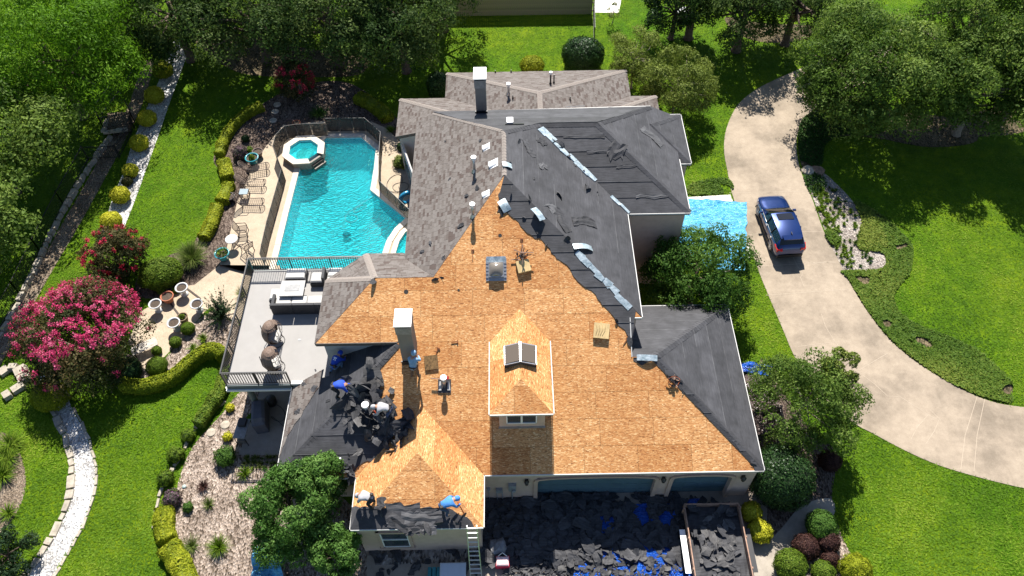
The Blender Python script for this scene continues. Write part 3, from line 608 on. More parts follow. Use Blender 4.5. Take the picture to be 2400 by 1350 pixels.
def piece(name, f, poly, h, mats, parent=roof):
    """flat piece lying on face f; h(u, v) gives its top"""
    if area2(poly) < 0: poly = poly[::-1]
    n = len(poly); vs = [(p[0], p[1], h(*p)) for p in poly] + [(p[0], p[1], -.015) for p in poly]
    fs = [tuple(range(n))] + [(i, i + n, (i + 1) % n + n, (i + 1) % n) for i in range(n)]
    return obj(name, mesh(name, vs, fs, mats), parent, f.M)
LAP = felt_mat('dusty_lap', (0.055, 0.055, 0.06), (0.115, 0.115, 0.12))
def boards(f, poly, seed=0, W=2.44, Hh=1.22, tilt=0.0, name='strand_board_sheet'):
    r = random.Random(seed); us = [p[0] for p in poly]; vs = [p[1] for p in poly]; v = min(vs); row = 0
    while v < max(vs):
        u = min(us) - r.uniform(.1, .9) * W
        while u < max(us):
            ww = W if r.random() < .86 else r.choice((W / 2, W / 4, W * .75))
            q = clip(poly, u + .005, u + ww - .005, v + .005, v + Hh - .005)
            if q and abs(area2(q)) > .01:
                e = r.uniform(0, .006); piece(name, f, q, lambda a, c, e=e: .004 + e, OSB)
            u += ww
        v += Hh; row += 1
def felt(f, poly, seed=0, W=0.86, base=.012, name='felt_strip', mat=None, v0=None):
    r = random.Random(seed); vs = [p[1] for p in poly]; v = min(vs) if v0 is None else v0
    while v < max(vs):
        q = clip(poly, -99, 99, v, v + W + .05)
        if q and abs(area2(q)) > .01:
            piece(name, f, q, lambda a, c, v=v: base + .022 * max(0, 1 - (c - v) / W), mat or FELT)
            us_ = [p_[0] for p_ in poly]; ua = r.uniform(min(us_), max(us_)); q = clip(poly, ua - r.uniform(1, 5), ua + r.uniform(1, 5), v + .01, v + .045) if v > min(vs) + .1 else None
            if q and abs(area2(q)) > .01: piece('felt_lap', f, q, lambda a, c: base + .026, LAP)
        v += W
F1 = FC['F1']
boards(F1, F1.poly, 3)
for k, sd_ in (('FWe', 5), ('FWw', 6), ('FWs', 7), ('De', 8), ('Dw', 9), ('Ds', 10)): boards(FC[k], FC[k].poly, sd_)
# felt that is still down
def pxp(f, pts): return [f.px(*p) for p in pts]
felt(F1, ragged(pxp(F1, [(1182, 411), (1340, 570), (1490, 727), (1480, 800), (1440, 745), (1400, 700), (1340, 640), (1280, 575), (1220, 530), (1190, 500), (1165, 497), (1172, 450)]), {3, 4, 5, 6, 7, 8, 9, 10}, .06, .2, 4), 1, base=.03)
felt(F1, ragged(pxp(F1, [(1546, 836), (1789, 1102), (1768, 1102), (1760, 1084), (1690, 1003), (1600, 915), (1540, 850), (1484, 845), (1484, 838)]), {2, 3, 4, 5, 6}, .10, .2, 5), 2, base=.03)
felt(F1, ragged(pxp(F1, [(652, 1104), (800, 948), (924, 815), (882, 868), (890, 905), (880, 940), (925, 985), (955, 990), (925, 1050), (850, 1085), (812, 1107)]), {2, 3, 4, 5, 6, 7, 8, 9}, .2, .2, 6), 3, base=.03)
felt(FC['FWs'], ragged(pxp(FC['FWs'], [(822, 1240), (838, 1195), (905, 1190), (1040, 1192), (1095, 1212), (1112, 1237)]), {1, 2, 3, 4}, .10, .2, 7), 4, base=.03)
felt(FC['FWw'], ragged(pxp(FC['FWw'], [(822, 1240), (826, 1190), (845, 1190), (862, 1195)]), {1, 2, 3}, .08, .2, 8), 5, base=.03)
for k, sd_ in (('F2', 1), ('F3', 2), ('F4', 3), ('Gs', 4), ('Ge', 5), ('N1', 6), ('Ee', 7), ('Es', 8), ('En', 9)): felt(FC[k], FC[k].poly, sd_)
W3 = FC['W3']
felt(W3, W3.poly, 11)

# shingles: the largest in view are parts, the rest one part of uncountable stuff
tabM = []
for wdt in (.24, .29, .34):
    vs = [(0.006, 0, .026), (wdt - .006, 0, .026), (wdt - .006, .16, .006), (.006, .16, .006), (0.006, 0, -.01), (wdt - .006, 0, -.01), (wdt - .006, .16, -.01), (.006, .16, -.01)]
    tabM.append((wdt, mesh('shingle', vs, [(0, 1, 2, 3), (0, 4, 5, 1), (1, 5, 6, 2), (3, 7, 4, 0)], SHING)))
SH = dict(v=[], f=[], a=[]); ntab = [0]; EXPO = .135
def shingles(f, poly, seed=0, quota=0, base=0.0):
    r = random.Random(seed); us = [p[0] for p in poly]; vs = [p[1] for p in poly]; v = min(vs)
    while v < max(vs):
        u = min(us) - r.uniform(0, .4)
        while u < max(us):
            wdt, me = r.choice(tabM); q = clip(poly, u + .006, u + wdt - .006, v, v + EXPO + .02)
            if q and abs(area2(q)) > .002:
                full = abs(abs(area2(q)) - (wdt - .012) * (EXPO + .02)) < 1e-4
                if full and quota > 0 and ntab[0] < 300:
                    obj('shingle', me, roof, f.M @ Matrix.Translation((u, v, base + r.uniform(0, .006)))); ntab[0] += 1; quota -= 1
                else:
                    if area2(q) < 0: q = q[::-1]
                    o = len(SH['v']); n = len(q); j = r.random(); e = r.uniform(0, .006) + base
                    SH['v'] += [f.w(a, c, e + .006 + .02 * (1 - (c - v) / EXPO)) for a, c in q] + [f.w(a, c, base - .01) for a, c in q]
                    SH['f'] += [[o + i for i in range(n)]] + [[o + i, o + i + n, o + (i + 1) % n + n, o + (i + 1) % n] for i in range(n)]
                    SH['a'] += [j] * (2 * n)
            u += wdt
        v += EXPO
w3p = pxp(W3, [(655, 1075), (690, 905), (760, 866), (752, 905), (725, 945), (700, 985), (672, 1030)])
shingles(W3, ragged(w3p, {3, 4, 5, 6}, .06, .2, 3), 1, 90, base=.03)
shingles(FC['BW'], FC['BW'].poly, 2, 120); shingles(FC['BNW'], FC['BNW'].poly, 3, 40); shingles(FC['BN'], FC['BN'].poly, 4, 50)
shingles(FC['W1'], FC['W1'].poly, 5)
for i, k in enumerate(('Ln', 'Lw', 'Le', 'W2n', 'W2w', 'E3n', 'E3e')): shingles(FC[k], FC[k].poly, 20 + i)
me = mesh('weathered_shingles', SH['v'], SH['f'], SHING)
at_ = me.attributes.new('v', 'FLOAT', 'POINT'); at_.data.foreach_set('value', SH['a'])
tag(obj('weathered_shingles', me, roof), kind='stuff')

CAPM = plain('cap_shingle', (0.25, 0.215, 0.19), .9, var=.15, scale=10)
def ridgecap(a, b_, n1, n2, mat=CAPM, wd=.17):
    a, b_ = Vector(a), Vector(b_); L = (b_ - a).length; k = max(1, int(L / .2)); bb = B(); d = (b_ - a) / L
    s1 = d.cross(Vector(n1)).normalized(); s2 = d.cross(Vector(n2)).normalized()
    if s1.z > 0: s1 = -s1
    if s2.z > 0: s2 = -s2
    for i in range(k):
        p = a.lerp(b_, i / k); q = a.lerp(b_, (i + 1.15) / k) if i < k - 1 else b_; e1, e2 = Vector((0, 0, .045)), Vector((0, 0, .03))
        bb.add([p + e1 + s1 * wd, p + e1 + Vector((0, 0, .01)), p + e1 + s2 * wd, q + e2 + s1 * wd, q + e2 + Vector((0, 0, .01)), q + e2 + s2 * wd], [(0, 1, 4, 3), (1, 2, 5, 4)])
    return bb.make('ridge_cap', mat, roof)
ff = lambda k: FC[k].n
for a, b_, k1, k2 in ((BA, (-7.4, 25.87, 5.83), 'BN', 'BNW'), (BA, (-9.2, 24.2, 5.835), 'BW', 'BNW'), ((1.85, 38.05, 6.1), (-4.15, 44, 3.1), 'Ln', 'Lw'), ((1.85, 38.05, 6.1), (7.97, 44, 3.1), 'Ln', 'Le'), ((1.85, 35.6, 6.1), (1.85, 38.05, 6.1), 'Lw', 'Le'), ((-3.25, 37.5, 5.035), (-7.12, 41.37, 3.1), 'W2n', 'W2w'), ((6.2, 37.79, 4.83), (9.65, 41.24, 3.1), 'E3n', 'E3e')):
    ridgecap(a, b_, ff(k1), ff(k2))
ridgecap(T, (-4.33, 35.5, 6.80), ff('W1'), ff('N1'), CAPM, .12); ridgecap(A, T, ff('W1'), ff('F4'), CAPM, .13)
for a, b_, k1, k2 in ((gr, eR, 'F1', 'F2'), (gr, (11.22, 24.25, 3.1), 'F2', 'F3'), (GE, (9.33, 27.98, 6.2), 'Gs', 'Ge'), (GE, (8.15, 35.8, 6.75), 'Ge', 'N1'), (GW, GE, 'Gs', 'N1'), (T, GW, 'N1', 'F4'), (eL, (-5.4, 20.4, 5.8), 'F1', 'W3'), ((7.95, 34.07, 6.9), (10.04, 32, 5.85), 'Ee', 'Es'), ((7.95, 34.07, 6.9), (10.04, 36.1, 5.85), 'Ee', 'En')):
    ridgecap(a, b_, ff(k1), ff(k2), FELT, .22).name = 'hip_felt'
GUT = plain('gutter_white', (0.55, 0.54, 0.52), .6, var=.06, bmp=.03)
def eave(a, b_, mat=GUT, ht=.16, out=(0, 0, 0), name='gutter'):
    a, b_ = Vector(a) + Vector(out), Vector(b_) + Vector(out); bb = B(); bb.bar(a - Vector((0, 0, ht / 2 - .025)), b_ - Vector((0, 0, ht / 2 - .025)), .04, ht)
    return bb.make(name, mat, roof)
for a, b_, o_ in (((-1.42, 15, 3.1), eR, (0, -.03, 0)), (eL, (-7.17, 15, 3.1), (0, -.03, 0)), ((-7.17, 12.6, 3.1), (-1.42, 12.6, 3.1), (0, -.03, 0)), ((-1.42, 12.6, 3.1), (-1.42, 15, 3.1), (.03, 0, 0)), ((-7.17, 12.6, 3.1), (-7.17, 15, 3.1), (-.03, 0, 0)), (eR, (11.22, 24.25, 3.1), (.03, 0, 0)), ((11.22, 24.25, 3.1), (5.5, 24.25, 3.1), (0, .03, 0)), (eL, (-10.8, 19.75, 3.1), (-.03, 0, 0)),
                  ((6.05, 21.33, 6.265), (6.05, 27.98, 6.265), (.03, 0, 0)), ((6.05, 27.98, 6.2), (9.33, 27.98, 6.2), (0, -.03, 0)), ((9.33, 27.98, 6.17), (9.33, 32.0, 6.17), (.03, 0, 0)), ((10.04, 32.0, 5.85), (10.04, 36.1, 5.85), (.03, 0, 0)), ((9.33, 32.0, 5.85), (10.04, 32.0, 5.85), (0, -.03, 0)), ((10.04, 36.1, 5.85), (9.0, 36.1, 5.85), (0, .03, 0)), ((8.15, 35.8, 6.75), (-4.33, 35.5, 6.83), (0, .03, 0)),
                  ((-1.07, 16.6, 5.8), (1.71, 16.6, 5.8), (0, -.03, 0)), ((-1.07, 16.6, 5.8), (-1.07, 20.4, 5.8), (-.03, 0, 0)), ((1.71, 16.6, 5.8), (1.71, 20.4, 5.8), (.03, 0, 0)), ((5.47, 19.68, 5.47), (5.47, 21.33, 6.29), (.03, 0, 0)), ((5.47, 21.33, 6.265), (6.05, 21.33, 6.265), (0, -.03, 0))):
    eave(a, b_, out=o_, ht=.10)
DK = plain('dark_fascia', (0.10, 0.085, 0.075), .8)
for a, b_, o_ in (((-9.2, 20.47, 5.835), (-5.4, 20.47, 5.835), (0, -.03, 0)), ((-9.2, 20.47, 5.835), (-9.2, 24.2, 5.835), (-.03, 0, 0)), ((-5.29, 25.2, 6.17), (-5.29, 35.5, 6.17), (-.03, 0, 0)), ((-7.12, 37.75, 3.1), (-5.2, 37.1, 4.06), (0, -.03, 0))): eave(a, b_, DK, .2, o_, 'fascia')

# ---- walls
def wall(poly, z0, z1, mat=STUCCO, name='wall'):
    bb = B(); bb.prism(poly, z0, z1); return bb.make(name, mat, house)
wall([(-7.02, 12.74), (-1.57, 12.74), (-1.57, 15.42), (-7.02, 15.42)], 0, 3.0)
YD = 15.42
wall([(-10.6, YD), (11.05, YD), (11.05, 24.05), (5.42, 24.05), (5.42, 21.0), (-5.1, 21.0), (-5.1, 19.6), (-10.6, 19.6)], 0, 3.0)
dx = lambda px, y=1150: atY(px, y, 15.15).x
D1, D2 = (dx(1258), dx(1528)), (dx(1566), dx(1700))
yf = 15.13
for x0, x1, z0, z1 in ((-1.57, D1[0], 0, 3.0), (D1[1], D2[0], 0, 3.0), (D2[1], 11.05, 0, 3.0), (D1[0], D1[1], 2.45, 3.0), (D2[0], D2[1], 2.45, 3.0)):
    wall([(x0, yf), (x1, yf), (x1, YD - .002), (x0, YD - .002)], z0, z1)
for d in (D1, D2):                                   # arched surround and sectional door
    bb = B(); n = 14; cx = (d[0] + d[1]) / 2; hw = (d[1] - d[0]) / 2
    prof = lambda t, gx, gz: (cx + (hw + gx) * -cos(t), 2.12 + (.33 + gz) * sin(t) ** .6 if 0 < t < pi else 2.12)
    ts = [pi * i / n for i in range(n + 1)]
    outer = [(d[0] - .16, 0)] + [prof(t, .16, .14) for t in ts] + [(d[1] + .16, 0)]; inner = [(d[0] + .03, 0)] + [prof(t, -.03, 0) for t in ts] + [(d[1] - .03, 0)]
    for i in range(len(outer) - 1):
        q = [outer[i], outer[i + 1], inner[i + 1], inner[i]]; y0, y1 = yf - .09, yf + .05
        vs = [(p[0], y0, p[1]) for p in q] + [(p[0], y1, p[1]) for p in q]
        bb.add(vs, [(0, 1, 2, 3), (7, 6, 5, 4), (0, 4, 5, 1), (2, 6, 7, 3)])
    bb.make('door_surround', TRIMB, house)
    dr = B(); dr.box((cx, YD - .03, 1.22), (2 * hw + .1, .05, 2.44)); door = dr.make('garage_door', GARAGE, house)
    nc = 8 if hw > 2 else 4
    for r_ in range(4):
        for c_ in range(nc):
            pb = B(); pw_ = 2 * hw / nc; pb.box((d[0] + pw_ * (c_ + .5), YD - .062, .32 + r_ * .57), (pw_ * .82, .016, .42)); pb.make('door_panel', GARAGE, door)
LAMP = plain('lamp_bronze', (0.03, 0.025, 0.02), .5)
for px in (1234, 1551, 1734):
    x = atY(px, 1132, 15.1).x; bb = B(); bb.box((x, yf - .03, 2.18), (.16, .06, .34)); bb.lathe((x, yf - .14, 2.02), [(.05, 0), (.09, .05), (.11, .26), (.13, .28), (.02, .40), (0, .41)], 6, sm=False)
    lm = bb.make('wall_lamp', LAMP, house); gb = B(); gb.lathe((x, yf - .14, 2.05), [(.075, 0), (.10, .2)], 6); gb.make('lamp_glass', glassy('lamp_glass', (.4, .38, .33)), lm)
def onwall(px, py, Y): return atY(px, py, Y)
MB = plain('meter_grey', (0.30, 0.32, 0.34), .5, .3)
mt = house
x = onwall(1201, 1150, yf).x; bb = B(); bb.box((x, yf - .06, 1.62), (.36, .14, .62)); bb.box((x, yf - .15, 1.62), (.34, .03, .6)); bb.cyl((x + .06, yf - .17, 1.48), (x + .06, yf - .27, 1.48), .085, n=12); bb.cyl((x - .02, yf - .06, 1.3), (x - .02, yf - .06, .02), .035)
bb.make('electric_meter', MB, house)
x = onwall(1171, 1160, yf).x; bb = B(); bb.box((x, yf - .07, 1.25), (.30, .15, .32)); bb.cyl((x - .12, yf - .07, 1.2), (x - .12, yf - .07, 0), .02); bb.cyl((x + .14, yf - .07, 1.2), (x + .14, yf - .07, 0), .02); bb.make('utility_box', MB, house)
x = onwall(1146, 1155, yf).x; bb = B(); bb.box((x, yf - .05, 1.4), (.16, .1, .16)); bb.cyl((x, yf - .05, 1.35), (x, yf - .05, 0), .015); bb.make('junction_box', MB, house)
# front wing window
x0, x1 = atY(893, 1260, 12.74).x, atY(958, 1260, 12.74).x
bb = B()
for (a, c, z0, z1, t) in ((x0 - .14, x0, .55, 2.5, .10), (x1, x1 + .14, .55, 2.5, .10), (x0 - .14, x1 + .14, 2.36, 2.5, .11), (x0 - .18, x1 + .18, .5, .62, .13)): bb.box(((a + c) / 2, 12.74 - t / 2 + .01, (z0 + z1) / 2), (c - a, t, z1 - z0))
bb.make('window_surround', TRIMB, house)
def window(cx, cz, y, ww, hh, split='h', parent=house):
    bb = B(); t = .055
    for q in ((cx, y, cz + hh / 2 - t / 2, ww, t), (cx, y, cz - hh / 2 + t / 2, ww, t), (cx - ww / 2 + t / 2, y, cz, t, hh), (cx + ww / 2 - t / 2, y, cz, t, hh)): bb.box(q[:3], (q[3], .08, q[4]))
    if split == 'h': bb.box((cx, y, cz), (ww, .07, t))
    else: bb.box((cx, y, cz), (t * 1.6, .07, hh))
    fr = bb.make('window', TRIM, parent)
    for s in (-1, 1):
        pb = B()
        if split == 'h': pb.box((cx, y + .012 * s, cz + s * hh / 4), (ww - .1, .015, hh / 2 - .06))
        else: pb.box((cx + s * ww / 4, y + .012, cz), (ww / 2 - .07, .015, hh - .1))
        pb.make('pane', GLASSD, fr)
    return fr
window((x0 + x1) / 2, 1.5, 12.72, x1 - x0, 1.75)
# upper storey, east wing and back
wall([(-5.1, 21.25), (5.4, 21.25), (5.85, 21.45), (5.85, 28.15), (9.15, 28.15), (9.15, 35.4), (-4.2, 35.2), (-5.05, 34.9)], 3.0, 6.05)
wall([(-5.1, 21.25), (5.85, 21.25), (5.85, 28.15), (9.15, 28.15), (9.15, 35.6), (-5.1, 35.6)], 0, 2.996)
wall([(-8.95, 20.72), (-8.95, 24.05), (-7.3, 25.6), (-5.1, 25.6), (-5.1, 20.72)], 3.0, 5.75, STUCCOG)
wall([(-3.95, 35.7), (7.8, 35.7), (7.8, 43.8), (-3.95, 43.8)], 0, 3.0)
wall([(-6.95, 37.95), (-3.96, 37.95), (-3.96, 41.2), (-6.95, 41.2)], 0, 3.0, STUCCOG); wall([(7.81, 36.5), (9.5, 36.5), (9.5, 41.05), (7.81, 41.05)], 0, 3.0)
wall([(9.16, 32.2), (9.9, 32.2), (9.9, 35.9), (9.16, 35.9)], 0, 5.8)
bb = B(); bb.slab([(5.42, 19.75, 5.42), (5.46, 19.75, 5.42), (5.46, 21.3, 6.18), (5.42, 21.3, 6.18)], 2.4); bb.make('gable_wall', STUCCO, house)
bb = B(); bb.slab([(-6.9, 37.8, 3.15), (-5.3, 37.15, 3.9), (-5.3, 37.2, 3.9), (-6.9, 37.86, 3.15)], 3.1); bb.make('gable_wall', STUCCOG, house)
# angled window bay on the pool side
for (p0, p1) in (((-6.75, 37.6), (-6.0, 35.2)), ((-6.0, 35.2), (-5.35, 33.4))):
    d = Vector((p1[0] - p0[0], p1[1] - p0[1], 0)); L = d.length; an = math.atan2(d.y, d.x); c = Vector(((p0[0] + p1[0]) / 2, (p0[1] + p1[1]) / 2, 1.3))
    bb = B(); bb.box(c, (L, .1, 2.6), an); wl_ = bb.make('bay_wall', STUCCOG, house); nrm = Vector((sin(an), -cos(an), 0)); nrm = nrm if nrm.y < 0 else -nrm
    bb = B(); bb.box(c + nrm * .06 + Vector((0, 0, .2)), (L * .8, .05, 1.7), an); bb.make('frame', TRIM, wl_)
    for s in (-1, 1):
        bb = B(); bb.box(c + nrm * .095 + d.normalized() * s * L * .19 + Vector((0, 0, .2)), (L * .34, .02, 1.5), an); bb.make('pane', glassy('sky_glass', (.10, .20, .24)), wl_)
# dormer wall and window
dxl, dxr = atY(1170, 990, 16.9).x, atY(1277, 990, 16.9).x
wall([(dxl, 16.9), (dxr, 16.9), (dxr, 20.2), (dxl, 20.2)], 3.9, 5.74, STUCCO, 'dormer_wall')
bb = B(); bb.box(((dxl + dxr) / 2, 16.88, 4.02), (dxr - dxl + .06, .10, .16)); bb.make('flashing', GALV, house)
window((dxl + dxr) / 2 - .02, 4.95, 16.87, 1.38, .95, 'v')
# twin-pitch skylight on the dormer ridge
sk = B(); sy0, sy1 = 18.75, 19.75; cx = .32
for s in (-1, 1):
    e = Vector((s * .70, 0, -.27)); r0 = Vector((cx, 0, 6.68))
    for y in (sy0, sy1): sk.bar(r0 + Vector((0, y, 0)), r0 + e + Vector((0, y, 0)), .045, .05)
    sk.bar(r0 + e + Vector((0, sy0, 0)), r0 + e + Vector((0, sy1, 0)), .045, .05)
    sk.slab([(cx, sy0, 6.68), (cx + s * .7, sy0, 6.43), (cx + s * .7, sy0 + .03, 6.43), (cx, sy0 + .03, 6.68)], .3, 1); sk.slab([(cx + s * .7, sy0, 6.46), (cx + s * .7, sy1, 6.46), (cx + s * .67, sy1, 6.46), (cx + s * .67, sy0, 6.46)], .34, 1); sk.slab([(cx, sy1, 6.68), (cx + s * .7, sy1, 6.43), (cx + s * .7, sy1 - .03, 6.43), (cx, sy1 - .03, 6.68)], .3, 1)
sk.box((cx, (sy0 + sy1) / 2, 6.735), (.08, sy1 - sy0 + .05, .04)); skl = sk.make('ridge_skylight', [GALV, plain('skylight_curb', (0.05, 0.05, 0.055), .6)], house)
for s in (-1, 1):
    pb = B(); pb.slab([(cx + s * .05, sy0 + .04, 6.725), (cx + s * .66, sy0 + .04, 6.47), (cx + s * .66, sy1 - .04, 6.47), (cx + s * .05, sy1 - .04, 6.725)], .02); pb.make('pane', glassy('bronze_glass', (.12, .095, .07), .12), skl)
# square domed skylight on the front slope
c = onF1(1163, 632); M = Matrix.Translation(c) @ F1.M.to_3x3().to_4x4()
bb = B(); bb.box((0, 0, .03), (.98, 1.1, .04)); bb.box((0, -.04, .14), (.72, .72, .24)); 
for s in (-1, 1):
    for k in range(5): bb.box((s * .43, -.36 + k * .17, .07), (.12, .10, .05), R_.uniform(-.15, .15))
ds = bb.make('domed_skylight', [GALV], house, M)
bb = B(); bb.box((0, .45, .09), (.92, .34, .02), M=Matrix.Rotation(.25, 3, 'X')); bb.make('flashing', FOIL, ds, M)
bb = B(); n = 8; vs = [(-.33 + .66 * i / n, -.37 + .66 * j / n, .26 + .16 * sin(pi * i / n) ** .7 * sin(pi * j / n) ** .7) for j in range(n + 1) for i in range(n + 1)]
bb.add(vs, [(j * (n + 1) + i, j * (n + 1) + i + 1, (j + 1) * (n + 1) + i + 1, (j + 1) * (n + 1) + i) for j in range(n) for i in range(n)], 0, True); bb.make('dome', glassy('smoked_dome', (.19, .165, .135), .12), ds, M)
# chimneys
def chimney(x0, x1, y0, y1, zb, zt, label, crown=True):
    bb = B(); bb.box(((x0 + x1) / 2, (y0 + y1) / 2, (zb + zt) / 2), (x1 - x0, y1 - y0, zt - zb)); ch = bb.make('chimney', CHIM, house); ch['label'] = label
    cb = B(); cx, cy = (x0 + x1) / 2, (y0 + y1) / 2; w_, d_ = x1 - x0, y1 - y0
    cb.box((cx, cy, zt - .25), (w_ + .06, d_ + .06, .5)); cb.make('crown', plain('chimney_crown', (0.25, 0.24, 0.235), .7), ch)
    cb = B(); cb.box((cx, cy, zt + .05), (w_ - .1, d_ - .1, .1), mi=1); cb.box((cx, cy, zt + .13), (w_ + .12, d_ + .12, .06)); cb.make('cap', [CAPW, DARK], ch)
    fb = B(); fb.box((cx, y0 - .03, zb + (.9 if zb < 5 else .75)), (w_ + .12, .06, .3)); fb.make('flashing', BLACK, ch)
p = onF1(958, 852); zt1 = atY(944, 768, p.y).z
xl, xr = atY(926, 768, p.y).x, atY(961, 768, p.y).x
chimney(xl, xr, p.y, p.y + .85, p.z - .8, zt1, 'grey chimney with white cap rising from the strand board slope')
p2 = onp(1128, 266, FC['N1'].o, FC['N1'].n); zt2 = atY(1124, 189, p2.y).z
chimney(atY(1112, 189, p2.y).x, atY(1137, 189, p2.y).x, p2.y, p2.y + .9, p2.z - .7, zt2, 'grey chimney with white cap on the rear ridge')
# vent pipes
def vent(f, x, y, hgt, r=.07, cap=True, mat=GALV, lab=None):
    p = onp(x, y, f.o, f.n); bb = B(); bb.cyl(p - Vector((0, 0, .1)), p + Vector((0, 0, hgt)), r, n=10); bb.lathe(p + Vector((0, 0, -.02)), [(r * 2.2, 0), (r * 1.4, .14), (r, .2)], 10)
    o = bb.make('vent_pipe', mat, house)
    if cap:
        cb = B(); cb.cyl(p + Vector((0, 0, hgt - .12)), p + Vector((0, 0, hgt - .04)), r * 1.7, n=12); cb.cyl(p + Vector((0, 0, hgt)), p + Vector((0, 0, hgt + .05)), r * 1.9, n=12); cb.make('vent_cap', CAPW, o)
    return o
W1 = FC['W1']
vent(W1, 1112, 402, .95); vent(W1, 1109, 508, .85); vent(FC['Lw'], 1192, 222, .8); vent(FC['Ln'], 1290, 198, .9, .05, True, BLACK); vent(FC['Ln'], 1298, 196, .7, .04, False, BLACK); vent(F1, 862, 968, .75, .09); vent(F1, 802, 1085, .5, .04, False, GALV)
for x, y in ((1161, 172), (1198, 171)): vent(FC['Ln'], x, y, .25, .03, False, BLACK)
for x, y in ((1202, 232), (1336, 235)): vent(FC['Lw' if x < 1262 else 'Le'], x, y, .3, .03, False, BLACK)
def hood(f, x, y, s=1.0):
    p = onp(x, y, f.o, f.n); M = Matrix.Translation(p) @ f.M.to_3x3().to_4x4() @ Matrix.Scale(s, 4); bb = B()
    bb.box((0, 0, .02), (.62, .55, .03)); n = 7
    for k in range(n):
        a0, a1 = pi * k / n, pi * (k + 1) / n
        bb.add([(-.26 * cos(a0), -.25, .05 + .16 * sin(a0)), (-.26 * cos(a1), -.25, .05 + .16 * sin(a1)), (-.18 * cos(a1), .25, .03 + .05 * sin(a1)), (-.18 * cos(a0), .25, .03 + .05 * sin(a0))], [(0, 1, 2, 3)], 0, True)
    bb.add([(-.26 * cos(pi * k / n), -.25, .05 + .16 * sin(pi * k / n)) for k in range(n + 1)], [tuple(range(n + 1))], 1)
    bb.make('roof_vent', [CAPW, DARK], house, M)
hood(W1, 1158, 384, .9); hood(W1, 1141, 345, .75); hood(W1, 1140, 455, .7)
p = onp(1195, 290, FC['N1'].o, FC['N1'].n); bb = B(); bb.box(p + Vector((0, 0, .14)), (.34, .4, .28)); bb.make('roof_vent', CAPW, house)
bb = B(); bb.box((0, 0, .04), (1.0, .18, .06)); bb.make('vent_slot', BLACK, house, Matrix.Translation(onp(1206, 293, FC['N1'].o, FC['N1'].n)) @ FC['N1'].M.to_3x3().to_4x4() @ Matrix.Rotation(pi, 4, 'Z'))
# pipe holes left in the boards
for x, y, r in ((952, 684, .11), (1075, 680, .06), (1172, 552, .09)):
    c = onF1(x, y); bb = B(); bb.lathe((0, 0, .016), [(0, 0), (r, 0)], 14); bb.make('pipe_hole', DARK, roof, Matrix.Translation(c) @ F1.M.to_3x3().to_4x4())
# foil valley strips
def foil(f, a, b_, w1, seed):
    r = random.Random(seed); pa, pb_ = Vector(f.px(*a)), Vector(f.px(*b_)); d = pb_ - pa; L = d.length; d /= L; n = Vector((-d.y, d.x)); k = int(L / .45)
    for i in range(k):
        t0, t1 = i / k * L, (i + 1) / k * L; wa, wb_ = w1 * r.uniform(.55, 1), w1 * r.uniform(.55, 1); s = r.uniform(-.06, .06)
        q = [pa + d * t0 + n * (s - wa / 2), pa + d * t1 + n * (s - wb_ / 2), pa + d * t1 + n * (s + wb_ / 2), pa + d * t0 + n * (s + wa / 2)]
        h = .055 + r.uniform(0, .03); piece('foil_strip', f, [(x.x, x.y) for x in q], lambda a, c, h=h: h, FOIL)
foil(F1, (1350, 592), (1478, 722), .40, 1); foil(FC['F4'], (1268, 300), (1300, 332), .62, 2); foil(FC['F4'], (1300, 335), (1395, 425), .46, 3); foil(FC['F4'], (1432, 460), (1474, 500), .5, 4); foil(FC['F4'], (1400, 430), (1412, 442), .3, 5)

# ---- balcony
ZF = 3.30; bx0, bx1, by0, by1 = -13.98, -8.9, 19.86, 26.95
bb = B(); bb.prism([(bx0, by0), (-10.85, by0), (-10.85, by0 - .001), (bx1, by0), (bx1, 24.1), (-7.2, 25.7), (-5.2, 25.7), (-5.2, by1), (bx0, by1)], ZF - .12, ZF)
balc = bb.make('balcony', DECKW, house)
bb = B()
for a, c in (((bx0, by0), (-10.85, by0)), ((bx0, by0), (bx0, by1)), ((bx0, by1), (-5.2, by1))): bb.bar((a[0], a[1], ZF - .22), (c[0], c[1], ZF - .22), .14, .36)
bb.make('rim_beam', plain('slate_paint', (0.10, 0.125, 0.13), .6, var=.08), balc)
bb = B(); bb.bar((bx0 - .1, by0 - .08, ZF - .42), (-10.8, by0 - .08, ZF - .42), .12, .12); bb.bar((bx0 - .1, by0, ZF - .42), (bx0 - .1, by1, ZF - .42), .12, .12); bb.make('trim', TRIM, balc)
bb = B(); bb.box((-9.85, by0 - .02, ZF + .05), (1.9, .16, .14)); bb.make('kerb', TRIM, balc); bb = B(); bb.box((-9.85, by0 + .06, ZF - .75), (1.9, .08, 1.4)); bb.make('side_wall', STUCCOG, balc)
for x, y in ((-13.35, 20.35), (-13.4, 26.3)):
    bb = B(); bb.lathe((x, y, 0), [(.22, 0), (.22, .12), (.16, .16), (.15, 2.5), (.19, 2.55), (.22, 2.8), (.22, 2.9)], 14); bb.make('column', plain('sage_column', (0.16, 0.18, 0.155), .7), balc)
